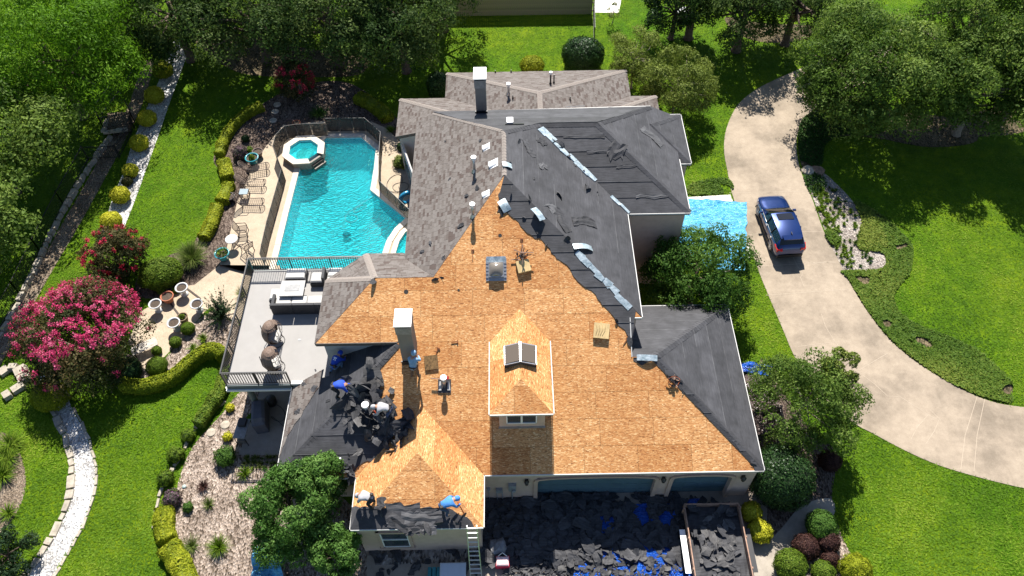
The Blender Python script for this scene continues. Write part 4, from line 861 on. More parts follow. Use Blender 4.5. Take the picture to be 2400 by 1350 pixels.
def railing(a, c, posts=4, h=1.05, gap=.125):
    a, c = Vector(a), Vector(c); d = c - a; L = d.length; u = d / L
    bb = B(); bb.bar(a + Vector((0, 0, h)), c + Vector((0, 0, h)), .06, .045); bb.make('top_rail', BLACK, balc)
    bb = B(); bb.bar(a + Vector((0, 0, h - .12)), c + Vector((0, 0, h - .12)), .035, .03); bb.bar(a + Vector((0, 0, .09)), c + Vector((0, 0, .09)), .035, .03); bb.make('rail', BLACK, balc)
    n = int(L / gap); bm = B().box((0, 0, (h - .03) / 2 + .03), (.03, .03, h - .1)); me = mesh('baluster', bm.v, bm.f, BLACK)
    for i in range(1, n): obj('baluster', me, balc, TR(a + u * (L * i / n)))
    for i in range(posts + 1): bb = B(); bb.box(a + u * (L * i / posts) + Vector((0, 0, h / 2)), (.06, .06, h + .02)); bb.make('post', BLACK, balc)
railing((bx0, by0, ZF), (-10.85, by0, ZF), 2); railing((bx0, by0 + .06, ZF), (bx0, by1 - .06, ZF), 4); railing((bx0, by1, ZF), (-5.4, by1, ZF), 4)
bb = B(); bb.box((at(702, 796, ZF).x, at(702, 796, ZF).y, ZF + .006), (.16, .13, .012)); bb.make('floor_drain', plain('drain_grey', (.25, .25, .25), .5), balc)
# ================================================================ vegetation
def leafmesh(name, pos, nrm, size, mat, aspect=.5, var=None, jitter=.8, seed=0, droop=0.0):
    rs = np.random.RandomState(seed); N = len(pos); n = nrm + rs.normal(0, jitter * .55, (N, 3)); n /= np.linalg.norm(n, axis=1)[:, None] + 1e-9
    t = rs.normal(0, 1, (N, 3)); t -= n * (t * n).sum(1)[:, None]; t /= np.linalg.norm(t, axis=1)[:, None] + 1e-9
    t[:, 2] -= droop; s = np.cross(n, t); s /= np.linalg.norm(s, axis=1)[:, None] + 1e-9
    L = (size * rs.uniform(.5, 1.4, N))[:, None] * .5; W = L * aspect
    V = np.stack([pos - t * L, pos + s * W - n * L * .12, pos + t * L, pos - s * W - n * L * .12], 1).reshape(-1, 3)
    me = bpy.data.meshes.new(name); me.vertices.add(4 * N); me.vertices.foreach_set('co', V.astype(np.float32).ravel())
    me.loops.add(4 * N); me.loops.foreach_set('vertex_index', np.arange(4 * N, dtype=np.int32)); me.polygons.add(N)
    me.polygons.foreach_set('loop_start', np.arange(0, 4 * N, 4, dtype=np.int32)); me.polygons.foreach_set('loop_total', np.full(N, 4, np.int32))
    a = me.attributes.new('v', 'FLOAT', 'POINT'); vv = var if var is not None else rs.uniform(0, 1, N)
    a.data.foreach_set('value', np.repeat(np.clip(vv, 0, 1), 4).astype(np.float32)); me.materials.append(mat); me.update(calc_edges=True); me.validate(); return me
def sph(N, rs, zmin=-1.0):
    z = rs.uniform(zmin, 1, N); a = rs.uniform(0, 2 * pi, N); r = np.sqrt(1 - z * z); return np.stack([r * np.cos(a), r * np.sin(a), z], 1)
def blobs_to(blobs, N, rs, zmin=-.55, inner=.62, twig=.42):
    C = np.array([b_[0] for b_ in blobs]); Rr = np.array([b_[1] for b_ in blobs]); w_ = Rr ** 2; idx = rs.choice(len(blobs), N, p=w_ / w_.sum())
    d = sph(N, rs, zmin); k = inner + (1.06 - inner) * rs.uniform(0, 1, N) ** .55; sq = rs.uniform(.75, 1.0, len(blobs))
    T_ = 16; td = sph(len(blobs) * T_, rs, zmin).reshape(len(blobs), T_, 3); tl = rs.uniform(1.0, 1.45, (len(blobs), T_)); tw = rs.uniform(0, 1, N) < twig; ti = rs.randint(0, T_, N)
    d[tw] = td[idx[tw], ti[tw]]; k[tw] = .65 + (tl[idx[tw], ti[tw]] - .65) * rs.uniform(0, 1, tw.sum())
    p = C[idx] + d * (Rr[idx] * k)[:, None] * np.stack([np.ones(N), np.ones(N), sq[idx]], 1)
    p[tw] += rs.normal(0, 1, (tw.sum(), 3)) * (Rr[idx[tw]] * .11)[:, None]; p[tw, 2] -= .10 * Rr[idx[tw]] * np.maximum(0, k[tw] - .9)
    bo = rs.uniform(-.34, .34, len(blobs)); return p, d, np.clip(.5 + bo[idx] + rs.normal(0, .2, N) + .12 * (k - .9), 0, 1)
LM = dict(
 oak=leafmat('oak_leaf', (0.026, 0.06, 0.014), (0.064, 0.112, 0.028), (0.14, 0.195, 0.052), 0.42),
 elm=leafmat('elm_leaf', (0.046, 0.092, 0.014), (0.112, 0.185, 0.032), (0.22, 0.3, 0.065), 0.42),
 pecan=leafmat('pecan_leaf', (0.042, 0.105, 0.005), (0.1, 0.225, 0.01), (0.18, 0.33, 0.02), 0.42),
 lime=leafmat('light_tree_leaf', (0.075, 0.11, 0.018), (0.165, 0.215, 0.04), (0.27, 0.32, 0.075)),
 live=leafmat('live_oak_leaf', (0.03, 0.082, 0.012), (0.076, 0.16, 0.026), (0.15, 0.255, 0.046), 0.4),
 cypress=leafmat('front_tree_leaf', (0.042, 0.105, 0.018), (0.098, 0.205, 0.04), (0.185, 0.31, 0.08), 0.4),
 holly=leafmat('glossy_shrub_leaf', (0.010, 0.028, 0.008), (0.022, 0.055, 0.014), (0.055, 0.100, 0.030), .12, .35),
 myrtle=leafmat('myrtle_leaf', (0.024, 0.036, 0.012), (0.06, 0.072, 0.022), (0.15, 0.105, 0.045)),
 pink=leafmat('pink_blossom', (0.32, 0.012, 0.07), (0.55, 0.045, 0.15), (0.72, 0.17, 0.3), .3, .7),
 red=leafmat('red_blossom', (0.26, 0.012, 0.03), (0.44, 0.025, 0.065), (0.58, 0.09, 0.13), .3, .7),
 hedge=leafmat('lime_hedge_leaf', (0.11, 0.15, 0.008), (0.25, 0.29, 0.014), (0.42, 0.43, 0.035)),
 gold=leafmat('golden_shrub_leaf', (0.27, 0.27, 0.012), (0.52, 0.51, 0.03), (0.74, 0.71, 0.1)),
 box=leafmat('boxwood_leaf', (0.045, 0.09, 0.008), (0.11, 0.18, 0.016), (0.21, 0.27, 0.036)),
 plum=leafmat('purple_shrub_leaf', (0.030, 0.014, 0.014), (0.075, 0.035, 0.030), (0.130, 0.070, 0.050)),
 cover=leafmat('ground_cover_leaf', (0.036, 0.086, 0.008), (0.092, 0.16, 0.018), (0.19, 0.225, 0.036)),
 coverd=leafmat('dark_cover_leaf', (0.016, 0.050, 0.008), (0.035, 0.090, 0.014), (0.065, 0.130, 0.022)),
 blade=leafmat('grass_blade', (0.045, 0.085, 0.012), (0.115, 0.170, 0.030), (0.250, 0.260, 0.085)),
 lily=leafmat('strap_leaf', (0.055, 0.110, 0.010), (0.130, 0.220, 0.015), (0.260, 0.330, 0.040)),
 juniper=leafmat('juniper_leaf', (0.012, 0.030, 0.012), (0.026, 0.056, 0.022), (0.055, 0.090, 0.036)),
 purple=leafmat('purple_flower', (.05, .065, .03), (.115, .095, .085), (.34, .13, .30)))
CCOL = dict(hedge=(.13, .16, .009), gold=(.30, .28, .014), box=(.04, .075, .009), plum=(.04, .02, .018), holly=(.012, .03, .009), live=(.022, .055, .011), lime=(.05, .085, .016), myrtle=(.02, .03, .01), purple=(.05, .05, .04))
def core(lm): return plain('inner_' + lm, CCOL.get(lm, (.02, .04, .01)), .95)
def limbs(bb, base, top, r, targets, rs):
    base, top = Vector(base), Vector(top); mid = base.lerp(top, .5) + Vector((rs.uniform(-.2, .2), rs.uniform(-.2, .2), 0))
    bb.path([base, base + (mid - base) * .08, mid, top], [r * 1.45, r * 1.05, r * .8, r * .5], 8)
    for t in targets:
        t = Vector(t); s = base.lerp(top, rs.uniform(.45, .95)); m = s.lerp(t, .5) + Vector((rs.uniform(-.3, .3), rs.uniform(-.3, .3), rs.uniform(0, .4)))
        bb.path([s, m, t], [r * .42, r * .27, r * .09], 5)
def tree(name, label, px, zc, rx, rz, nb, nl, ls, lm, seed, trunk=.2, bark=BARK, base=None, br=(.26, .42), group=None, ry=None, zmin=-.55, lean=(0, 0), asp=.5):
    """px: pixel of the crown centre, zc its height; rx, ry, rz crown radii in metres"""
    rs = np.random.RandomState(seed); P = at(px[0], px[1], zc); ry = ry or rx; bx = Vector((P.x + lean[0], P.y + lean[1], 0)) if base is None else Vector(base)
    nb = int(nb * 1.7); br = (br[0] * .72, br[1] * .80); root = empty(name, bx, label, 'tree', group); d = sph(nb, rs, -.75); k = rs.uniform(.35, .86, nb) ** .6
    cs = np.stack([d[:, 0] * rx, d[:, 1] * ry, d[:, 2] * rz], 1) * k[:, None] + np.array(P); rr = rs.uniform(br[0], br[1], nb) * min(rx, ry)
    nl = int(nl * 1.9); p, n, v = blobs_to(list(zip(cs, rr)), nl, rs, zmin)
    hgt = (p[:, 2] - (P.z - rz)) / (2 * rz); v = np.clip(v, 0, 1)
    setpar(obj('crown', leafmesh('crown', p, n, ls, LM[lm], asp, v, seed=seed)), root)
    bb = B(); far = [cs[i] for i in np.argsort(-np.linalg.norm(cs - np.array(P), axis=1))[:min(14, nb)]]
    limbs(bb, bx, (P.x, P.y, P.z + rz * .15), trunk, far, rs); setpar(bb.make('trunk', bark), root)
    return root
# --- large trees round the edge of the picture
tree('pecan_tree', 'bright green feathery tree filling the top left corner', (110, 120), 5.5, 5.6, 3.6, 46, 30000, .22, 'pecan', 1, .28, asp=.36, zmin=-.3)
tree('pecan_tree', 'shaded green tree at the left edge below the bright one', (-50, 330), 4.5, 5.0, 3.0, 32, 15000, .22, 'elm', 2, .25, zmin=-.3)
tree('pecan_tree', 'shaded tree cut by the left edge beside the long iron fence', (-110, 520), 4.5, 4.2, 2.8, 26, 10000, .22, 'elm', 37, .25, zmin=-.3)
tree('dark_oak', 'dark oak at the head of the white gravel strip', (400, 20), 4.4, 4.2, 3.3, 30, 13000, .2, 'oak', 3, .3)
tree('dark_oak', 'dark oak whose trunk stands above the red crepe myrtle', (590, 20), 4.4, 4.8, 3.3, 34, 15000, .2, 'oak', 4, .35)
tree('dark_oak', 'dark oak between the trunked oak and the back lawn', (770, 30), 4.4, 4.6, 3.3, 34, 15000, .2, 'oak', 5, .3)
tree('dark_oak', 'dark oak shading the corner of the back lawn', (935, 45), 4.4, 4.0, 3.3, 34, 15000, .2, 'oak', 6, .3)
tree('dark_oak', 'oak crown cut by the top edge above the wooden fence', (1030, -50), 4.4, 3.6, 3.3, 20, 7000, .2, 'oak', 7, .3)
for k, (x, y) in enumerate(((480, -110), (700, -100), (880, -90), (250, -60))):
    tree('dark_oak', ('oak mostly beyond the top edge above the gravel strip', 'oak mostly beyond the top edge above the red crepe myrtle', 'oak mostly beyond the top edge left of the wooden fence', 'oak between the feathery tree and the gravel strip at the top edge')[k], (x, y), 4.6, 4.6, 3.4, 26, 9000, .24, 'oak', 30 + k, .3)
tree('dark_evergreen', 'dark evergreen at the top edge beside the white patio lawn', (1585, 15), 2.8, 2.4, 2.4, 20, 7000, .16, 'holly', 8, .2)
tree('dark_evergreen', 'dark oak at the top edge over the shaded lawn', (1750, 20), 3.6, 3.4, 2.9, 24, 9000, .2, 'oak', 9, .3)
tree('dark_evergreen', 'dark tree at the top edge beside the large elm', (1870, 5), 3.6, 3.4, 2.9, 22, 8000, .2, 'oak', 10, .3)
tree('dark_evergreen', 'dark tree beyond the top edge near the white patio', (1640, -50), 5.0, 3.6, 3.0, 18, 5000, .22, 'oak', 36, .3)
tree('elm_tree', 'large spreading elm overhanging the bend of the driveway', (2050, 165), 4.3, 5.4, 3.4, 60, 42000, .19, 'elm', 11, .3, br=(.2, .34))
tree('elm_tree', 'elm with a leaning pale trunk right of the large elm', (2285, 190), 4.3, 3.9, 2.8, 34, 17000, .19, 'elm', 12, .24, BARKL, base=tuple(at(2240, 315)), br=(.22, .36))
tree('elm_tree', 'green tree in the top right corner', (2300, 25), 6.5, 4.4, 3.2, 30, 14000, .2, 'elm', 13, .3)
tree('elm_tree', 'tree cut by the right edge behind the leaning elm', (2430, 140), 5.5, 3.6, 3.0, 22, 8000, .2, 'elm', 14, .3)
tree('elm_tree', 'tree beyond the right edge shading the upper lawn', (2540, 260), 5.5, 3.2, 2.6, 18, 4000, .24, 'elm', 15, .3)
# --- smaller trees near the house
tree('light_green_tree', 'light green tree beside the rear eave, its stems bare', (1490, 130), 2.8, 2.0, 2.0, 24, 7000, .13, 'lime', 16, .08, BARKL, br=(.25, .4))
tree('light_green_tree', 'rounded light green tree overlapping the rear corner of the roof', (1590, 190), 2.6, 2.7, 2.0, 34, 14000, .13, 'lime', 17, .09, BARKL, br=(.22, .36))
tree('live_oak', 'dense oak in front of the blue tarp beside the house', (1636, 638), 2.9, 3.15, 2.0, 46, 21000, .14, 'live', 18, .16, br=(.2, .34))
tree('open_tree', 'airy green tree by the garage corner overhanging the driveway', (1890, 940), 2.9, 3.0, 2.1, 40, 15000, .13, 'elm', 19, .11, BARKL, br=(.18, .32))
tree('open_tree', 'upright light green clump rising from the airy garage tree', (1968, 868), 3.6, .95, 1.2, 12, 3600, .12, 'lime', 20, .05, BARKL)
tree('front_tree', 'bushy green tree in front of the felted roof corner', (688, 1208), 2.6, 2.2, 1.9, 44, 19000, .13, 'cypress', 21, .14, br=(.2, .34))
tree('front_tree', 'fine-leaved upright tree touching the felted roof edge', (748, 1130), 3.2, 1.25, 1.5, 24, 8000, .12, 'cypress', 22, .1, br=(.25, .4))
tree('front_tree', 'low green tree crown in front of the front wing window', (790, 1300), 1.8, 1.25, 1.3, 20, 7000, .12, 'cypress', 23, .1)
tree('bare_sapling', 'thin leafless sapling beside the white patio', (1437, 30), 1.0, .55, .9, 8, 260, .1, 'lime', 24, .03, BARKL)
tree('grey_green_shrub_tree', 'grey green shrub cut by the lower left corner', (12, 1300), .8, 1.4, .8, 16, 4500, .12, 'juniper', 25, .05)
# --- crepe myrtles
def myrtle(label, px, zc, rx, rz, nl, nf, seed, fm='pink', fr=.12, top=-.1, lm='myrtle'):
    rs = np.random.RandomState(seed); P = at(px[0], px[1], zc); root = empty('crepe_myrtle', (P.x, P.y, 0), label, 'tree')
    nb = 44; d = sph(nb, rs, -.7); k = rs.uniform(.4, .85, nb) ** .6; cs = d * np.array([rx, rx, rz]) * k[:, None] + np.array(P); rr = rs.uniform(.22, .34, nb) * rx
    p, n, v = blobs_to(list(zip(cs, rr)), int(nl * 1.7), rs); setpar(obj('crown', leafmesh('crown', p, n, .14, LM[lm], .5, v, seed=seed)), root)
    fd = sph(nf * 3, rs, -.1); keep = (fd[:, 2] > .35 + .55 * (-fd[:, 1])) | (rs.uniform(0, 1, len(fd)) < .05) if top > .1 else fd[:, 2] > top; fd = fd[keep][:nf]; nf = len(fd); fc = fd * np.array([rx, rx, rz]) * rs.uniform(.90, 1.08, nf)[:, None] + np.array(P)
    idx = np.repeat(np.arange(nf), 42); q = fc[idx] + rs.normal(0, 1, (len(idx), 3)) * np.array([fr, fr, fr * 1.25]) * .62; vv = np.clip(rs.uniform(.2, .9, nf)[idx] + rs.normal(0, .15, len(idx)), 0, 1)
    nn = fd[idx] + rs.normal(0, .5, (len(idx), 3)); setpar(obj('blossom', leafmesh('blossom', q, nn, .085, LM[fm], .8, vv, seed=seed)), root)
    bb = B()
    for a in range(6):
        t = a * 1.05; bb.path([(P.x + .12 * cos(t), P.y + .12 * sin(t), 0), (P.x + .5 * cos(t), P.y + .5 * sin(t), zc * .55), (P.x + rx * .6 * cos(t), P.y + rx * .6 * sin(t), zc + rz * .3)], [.07, .05, .02], 6)
    setpar(bb.make('trunk', BARKL), root)
myrtle('large crepe myrtle covered in bright pink blossom beside the lower patio', (185, 790), 2.1, 3.35, 2.0, 20000, 310, 41, 'pink', .125, .15)
myrtle('crepe myrtle with sparse red blossom behind the large pink one', (268, 600), 1.7, 1.75, 1.6, 9000, 55, 42, 'red', .085, .0, 'myrtle')
myrtle('red crepe myrtle standing in the dark bed behind the pool', (692, 190), 1.6, 1.35, 1.25, 4500, 46, 43, 'red', .13, .0, 'myrtle')
# --- clipped round shrubs
def shell(c, r, N, ls, lm, seed, squash=1.0, lump=.06, zmin=-.75, offc=0.0):
    rs = np.random.RandomState(seed); d = sph(N, rs, zmin); k = np.array([1 + lump * noise.noise(Vector(x) * 2.6 + Vector((seed, 0, 0))) * 2 for x in d]) * rs.uniform(.90, 1.04, N)
    p = d * (r * k)[:, None] * np.array([1, 1, squash]); v = np.clip(.45 + .22 * rs.normal(0, 1, N) + offc, 0, 1); return leafmesh('foliage', p, d * 1.3, ls, LM[lm], .6, v, .7, seed)
SHC = {}
def ball(name, label, px, rpx, lm, seed, squash=.85, ls=.07, N=None, cat='shrub', group=None, lump=.06, elong=None):
    r = .5
    for _ in range(4): P = at(px[0], px[1], r * squash * .9); r = rpx / ppm(P)
    root = empty(name, (P.x, P.y, 0), label, cat, group); N = int(min(11000, max(700, 2.3 * 4 * pi * r * r * .85 / (ls * ls * .3))))
    M = Matrix.Translation((P.x, P.y, r * squash * .9))
    if elong: M = M @ Matrix.Rotation(elong[0], 4, 'Z') @ Matrix.Diagonal((elong[1], 1, 1, 1))
    o = obj('foliage', shell(None, r, N, ls, lm, seed, squash, lump)); o.matrix_basis = M; setpar(o, root)
    bb = B(); prof = [(r * .88 * cos(t), r * .88 * squash * sin(t)) for t in [-1.2, -.6, 0, .5, 1.0, 1.35]]; prof[-1] = (0, r * .9 * squash); bb.lathe((0, 0, 0), prof, 12); bb.make('core', core(lm), root, M)
    return root
for k, (x, y, r, lm, lab) in enumerate(((381, 164, 20, 'hedge', 'green round shrub farthest up the white gravel strip'), (362, 223, 20, 'gold', 'olive round shrub second from the top of the gravel strip'), (344, 277, 19, 'gold', 'golden round shrub level with the stone planter'), (326, 335, 19, 'gold', 'yellow round shrub in the middle of the gravel strip'),
        (305, 400, 16, 'gold', 'small yellow shrub above the red flowering clump'), (281, 457, 20, 'gold', 'yellow round shrub with a green patch on the gravel strip'), (261, 518, 22, 'gold', 'large yellow shrub just above the sparse crepe myrtle'))):
    ball('round_shrub', lab, (x, y), r + 2.5, lm, 60 + k, group='shrubs along the white gravel strip', ls=.075)
ball('round_shrub', 'yellow-topped green shrub at the foot of the pink crepe myrtle', (118, 925), 42, 'hedge', 70, .8)
ball('flower_clump', 'small clump of red flowers between yellow shrubs on the gravel', (298, 425), 13, 'myrtle', 71, .7)
for k, (x, y, r, lab) in enumerate(((412, 680, 9, 'tiny lime shrub left of the white urn'), (378, 682, 9, 'tiny lime shrub behind the terracotta pot'), (440, 770, 16, 'clipped shrub below the terracotta planter by the patio'), (411, 802, 14, 'clipped shrub in the middle of the patio bed'), (367, 822, 12, 'small clipped shrub at the left end of the patio bed'), (368, 858, 24, 'broad clipped shrub at the end of the lime hedge'))):
    ball('clipped_shrub', lab, (x, y), r, 'box', 80 + k, ls=.06)
for k, (x, y, r, lm, lab) in enumerate(((539, 955, 10, 'gold', 'small yellow shrub beside the grill patio column'), (533, 1023, 11, 'gold', 'small yellow shrub below the stepping stones'), (527, 1070, 24, 'live', 'rounded green shrub at the corner of the grill patio'), (440, 1020, 16, 'box', 'green shrub on the edging at the lawn corner'), (412, 1065, 19, 'box', 'upper of two green shrubs on the curved bed edge'), (388, 1120, 19, 'box', 'lower of two green shrubs on the curved bed edge'), (403, 1168, 20, 'purple', 'purple flowering shrub at the edge of the front bed'), (440, 1188, 12, 'live', 'small green plant beside the purple flowering shrub'))):
    ball('shrub', lab, (x, y), r, lm, 90 + k, .8, ls=.08, lump=.2)
ball('holly_shrub', 'large dark glossy rounded shrub at the garage corner', (1832, 1118), 76, 'holly', 110, .95, .10, 7000)
ball('holly_shrub', 'tall rounded grey and green shrub behind the house', (1366, 130), 50, 'holly', 111, .8, .12, 2600)
ball('holly_shrub', 'low round shrub behind the rear roof near the chimney', (1247, 153), 28, 'hedge', 112, .7, .11, 900)
ball('holly_shrub', 'dark glossy round shrub at the rear left roof corner', (1028, 200), 28, 'holly', 113, 1.2, .11, 1600)
for k, (x, y, r, lm, lab) in enumerate(((1762, 1200, 25, 'gold', 'upper of two yellow shrubs beside the trailer'), (1781, 1245, 29, 'gold', 'lower of two yellow shrubs beside the trailer'), (1888, 1282, 31, 'plum', 'purple leaved shrub nearest the flagstone walk'), (1941, 1268, 28, 'plum', 'purple leaved shrub nearest the lawn'), (1946, 1310, 20, 'plum', 'small purple leaved shrub below the larger two'), (1853, 1325, 38, 'box', 'clipped green ball beside the flagstone walk'), (1930, 1342, 28, 'box', 'pale clipped ball at the bottom edge between two others'), (2006, 1335, 37, 'hedge', 'clipped ball at the bottom edge beside the lawn'), (1925, 1232, 36, 'live', 'spreading dark green shrub at the lawn edge above the purple ones'), (1945, 1080, 26, 'plum', 'dusky purple shrub under the airy garage tree'))):
    ball('round_shrub', lab, (x, y), r, lm, 120 + k, .8, .075, lump=.10)
ball('spreading_shrub', 'dark green spreading hedge below the sparse crepe myrtle', (375, 640), 42, 'box', 140, .75, .09, 2500, elong=(.2, 1.2))
ball('spreading_shrub', 'dark shrub shaded by the pink crepe myrtle at the lawn edge', (295, 870), 36, 'holly', 141, .6, .09, 1500)
for k, (x, y, r, lm, lab) in enumerate(((940, 380, 17, 'lime', 'leafy shrub against the pool side wall'), (942, 345, 12, 'holly', 'dark shrub above the leafy one by the pool wall'), (585, 352, 9, 'box', 'small shrub behind the teal pot'), (575, 325, 9, 'holly', 'small dark plant in the bed behind the teal pot'), (563, 358, 17, 'purple', 'pink flowering sage beside the teal pot'))):
    ball('shrub', lab, (x, y), r, lm, 150 + k, .9, ls=.09, lump=.25)
# --- hedges: rounded section along a path
def hedge(name, label, px, wpx, h, lm, seed, N, ls=.115, offc=0.0):
    P = spline(gp(px, h * .8), 8, False); rs = np.random.RandomState(seed); root = empty(name, (P[0].x, P[0].y, 0), label, 'hedge')
    seg = np.array([(p.x, p.y) for p in P]); L = np.linalg.norm(np.diff(seg, axis=0), axis=1); i = rs.choice(len(L), N, p=L / L.sum()); t = rs.uniform(0, 1, N)
    w_ = wpx / ppm(P[len(P) // 2]) / 2; c = seg[i] + (seg[i + 1] - seg[i]) * t[:, None]; d = (seg[i + 1] - seg[i]) / L[i][:, None]; nrm = np.stack([-d[:, 1], d[:, 0]], 1)
    a = rs.uniform(-.12, pi + .12, N); ca = np.sign(np.cos(a)) * np.abs(np.cos(a)) ** .55; sa = np.sign(np.sin(a)) * np.abs(np.sin(a)) ** .55
    lum = np.array([1 + .26 * noise.noise(Vector((x[0] * 1.5, x[1] * 1.5, seed))) for x in c]) * rs.uniform(.9, 1.05, N)
    p = np.concatenate([c + nrm * (ca * w_ * lum)[:, None], (np.maximum(.02, h * .3 + sa * h * .7 * lum))[:, None]], 1); lowk = a < 0
    n = np.concatenate([nrm * ca[:, None], sa[:, None]], 1)
    ex = rs.uniform(.05, h * .6, N); side = rs.uniform(0, 1, N) < .22; sg = rs.choice([-1, 1], N)
    p[side] = np.concatenate([c[side] + nrm[side] * (sg[side] * w_ * .97)[:, None], ex[side][:, None]], 1); n[side] = np.concatenate([nrm[side] * sg[side][:, None], np.full((side.sum(), 1), .2)], 1)
    ne = N // 9; ei = rs.randint(0, 2, ne); ce = np.where(ei[:, None] == 0, seg[0][None], seg[-1][None]); de = np.where(ei[:, None] == 0, -(seg[1] - seg[0])[None] / L[0], (seg[-1] - seg[-2])[None] / L[-1]); ns = np.stack([-de[:, 1], de[:, 0]], 1); ra = rs.uniform(-1, 1, ne); hz = rs.uniform(.05, 1, ne)
    p[:ne] = np.concatenate([ce + ns * (ra * w_ * .95)[:, None] + de * (.16 * w_ * (1 - ra * ra) * np.sqrt(np.maximum(0, 1.05 - hz)))[:, None] * 2.2, (hz * h * .97)[:, None]], 1); n[:ne] = np.concatenate([de, np.full((ne, 1), .3)], 1)
    v = np.clip(.5 + rs.normal(0, .26, N) + offc + .35 * np.array([noise.noise(Vector((q[0] * 2.2, q[1] * 2.2, q[2] * 2.2 + seed))) for q in p]), 0, 1); setpar(obj('foliage', leafmesh('foliage', p, n * 1.1, ls, LM[lm], .6, v, .7, seed)), root)
    bb = B(); prof = [(-.88, .02), (-.9, .6), (-.6, .9), (.6, .9), (.9, .6), (.88, .02)]; vs = []
    for k, q in enumerate(P):
        dd = P[min(k + 1, len(P) - 1)] - P[max(k - 1, 0)]; nn = Vector((-dd.y, dd.x, 0)).normalized(); vs += [Vector((q.x, q.y, 0)) + nn * (s * w_) + Vector((0, 0, z * h)) for s, z in prof]
    m_ = len(prof); bb.add(vs, [(k * m_ + j, k * m_ + j + 1, (k + 1) * m_ + j + 1, (k + 1) * m_ + j) for k in range(len(P) - 1) for j in range(m_ - 1)]); setpar(bb.make('core', core(lm)), root)
hedge('lime_hedge', 'curved lime hedge along the upper edge of the pool bed', [(612, 244), (575, 262), (540, 295), (520, 330), (512, 358)], 22, .6, 'hedge', 201, 7700, offc=-.1)
for k, (px, lab) in enumerate(((((522, 375), (532, 412)), 'lime hedge block beside the pink sage'), (((534, 428), (518, 468)), 'lime hedge block level with the lounge chairs'), (((506, 478), (492, 520), (474, 552)), 'lime hedge block nearest the ornamental grass'))):
    hedge('lime_hedge', lab, px, 30, .6, 'hedge', 202 + k, 3960)
hedge('lime_hedge', 'short lime hedge in the bed at the rear roof corner', [(838, 222), (870, 238), (896, 258), (908, 272)], 34, .6, 'hedge', 206, 4400, offc=-.1)
hedge('winding_hedge', 'winding green hedge curving under the balcony corner', [(285, 898), (340, 900), (400, 880), (440, 845), (475, 820), (505, 816), (520, 830)], 30, .75, 'hedge', 207, 12100, offc=-.22)
hedge('balcony_hedge', 'green hedge along the lawn edge below the balcony', [(525, 865), (515, 910), (485, 955), (462, 990)], 30, .6, 'box', 208, 7040)
hedge('lime_hedge', 'wide lime hedge block beside the front mulch bed', [(382, 1190), (380, 1230), (388, 1262)], 44, .6, 'hedge', 209, 5720)
hedge('lime_hedge', 'wide lime hedge block at the bottom edge of the picture', [(392, 1278), (418, 1320), (440, 1375)], 52, .6, 'hedge', 210, 6600)
# --- grasses and strap-leaved plants
def tuft(name, label, px, r, h, n, lm, seed, wd=.02, cat='plant', group=None, droop=.5):
    rs = np.random.RandomState(seed); P = at(*px); vs = []; fs = []; va = []
    for i in range(n):
        a = rs.uniform(0, 2 * pi); out = r * rs.uniform(.15, 1) ** .7; hh = h * rs.uniform(.6, 1.1); b0 = Vector((cos(a), sin(a), 0)) * rs.uniform(0, r * .25); s = Vector((-sin(a), cos(a), 0)) * wd; j = rs.uniform(0, 1); o = len(vs)
        for k in range(4):
            t = k / 3; q = b0 + Vector((cos(a), sin(a), 0)) * out * t ** 1.5 + Vector((0, 0, hh * (t - droop * t * t * (out / r)))); wk = 1 - t * .95
            vs += [q + s * wk, q - s * wk]; va += [j * .6 + .4 * t * j] * 2
        for k in range(3): fs.append((o + 2 * k, o + 2 * k + 1, o + 2 * k + 3, o + 2 * k + 2))
    me = mesh(name, vs, fs, LM[lm]); at2 = me.attributes.new('v', 'FLOAT', 'POINT'); at2.data.foreach_set('value', np.clip(va, 0, 1))
    return tag(obj(name, me, None, TR(P)), label, cat, group)
tuft('ornamental_grass', 'large fountain of ornamental grass beside the green shrub bed', (452, 612), 1.15, 1.35, 900, 'blade', 301, .018)
tuft('ornamental_grass', 'green tuft of grass near the bottom of the front bed', (516, 1285), .62, .8, 320, 'lily', 302, .016)
tuft('ornamental_grass', 'brown dry tuft of grass in the middle of the front bed', (478, 1142), .42, .45, 180, 'plum', 303, .016)
tuft('ornamental_grass', 'small olive tuft below the dry brown one', (490, 1185), .38, .5, 140, 'blade', 304, .016)
tuft('ornamental_grass', 'sparse olive tuft beside the wide lime hedge', (450, 1282), .6, .6, 160, 'blade', 305, .016)
for k, (x, y) in enumerate(((18, 1075), (8, 1115), (28, 1045))): tuft('strap_leaf_plant', ('bright strap-leaved clump against the left edge, lowest of three', 'bright strap-leaved clump at the left edge, upper middle', 'bright strap-leaved clump nearest the gravel path')[k], (x, y), .95, .8, 220, 'lily', 310 + k, .03)
tuft('strap_leaf_plant', 'small strap-leaved clump at the tip of the soil bed', (22, 1205), .6, .5, 120, 'lily', 313, .03)
tuft('strap_leaf_plant', 'shaded strap-leaved clump in the bed above the pool', (748, 270), .8, .6, 200, 'coverd', 314, .03); tuft('strap_leaf_plant', 'spiky plant with orange blooms in the patio bed', (478, 798), .4, .5, 80, 'lily', 315, .03)
tuft('strap_leaf_plant', 'spiky plant near the hedge below the patio bed', (452, 818), .38, .4, 70, 'lily', 316, .03); tuft('strap_leaf_plant', 'strap-leaved plant at the corner of the pool deck', (915, 308), .42, .45, 110, 'lily', 317, .03); tuft('strap_leaf_plant', 'strap-leaved plant below the grill patio bed', (575, 1112), .45, .5, 100, 'lily', 318, .03)
tuft('olive_grass', 'olive grass tuft beside the juniper at the balcony', (568, 692), .5, .7, 160, 'blade', 319, .014)
P = at(520, 740); rs = np.random.RandomState(77)      # upright juniper
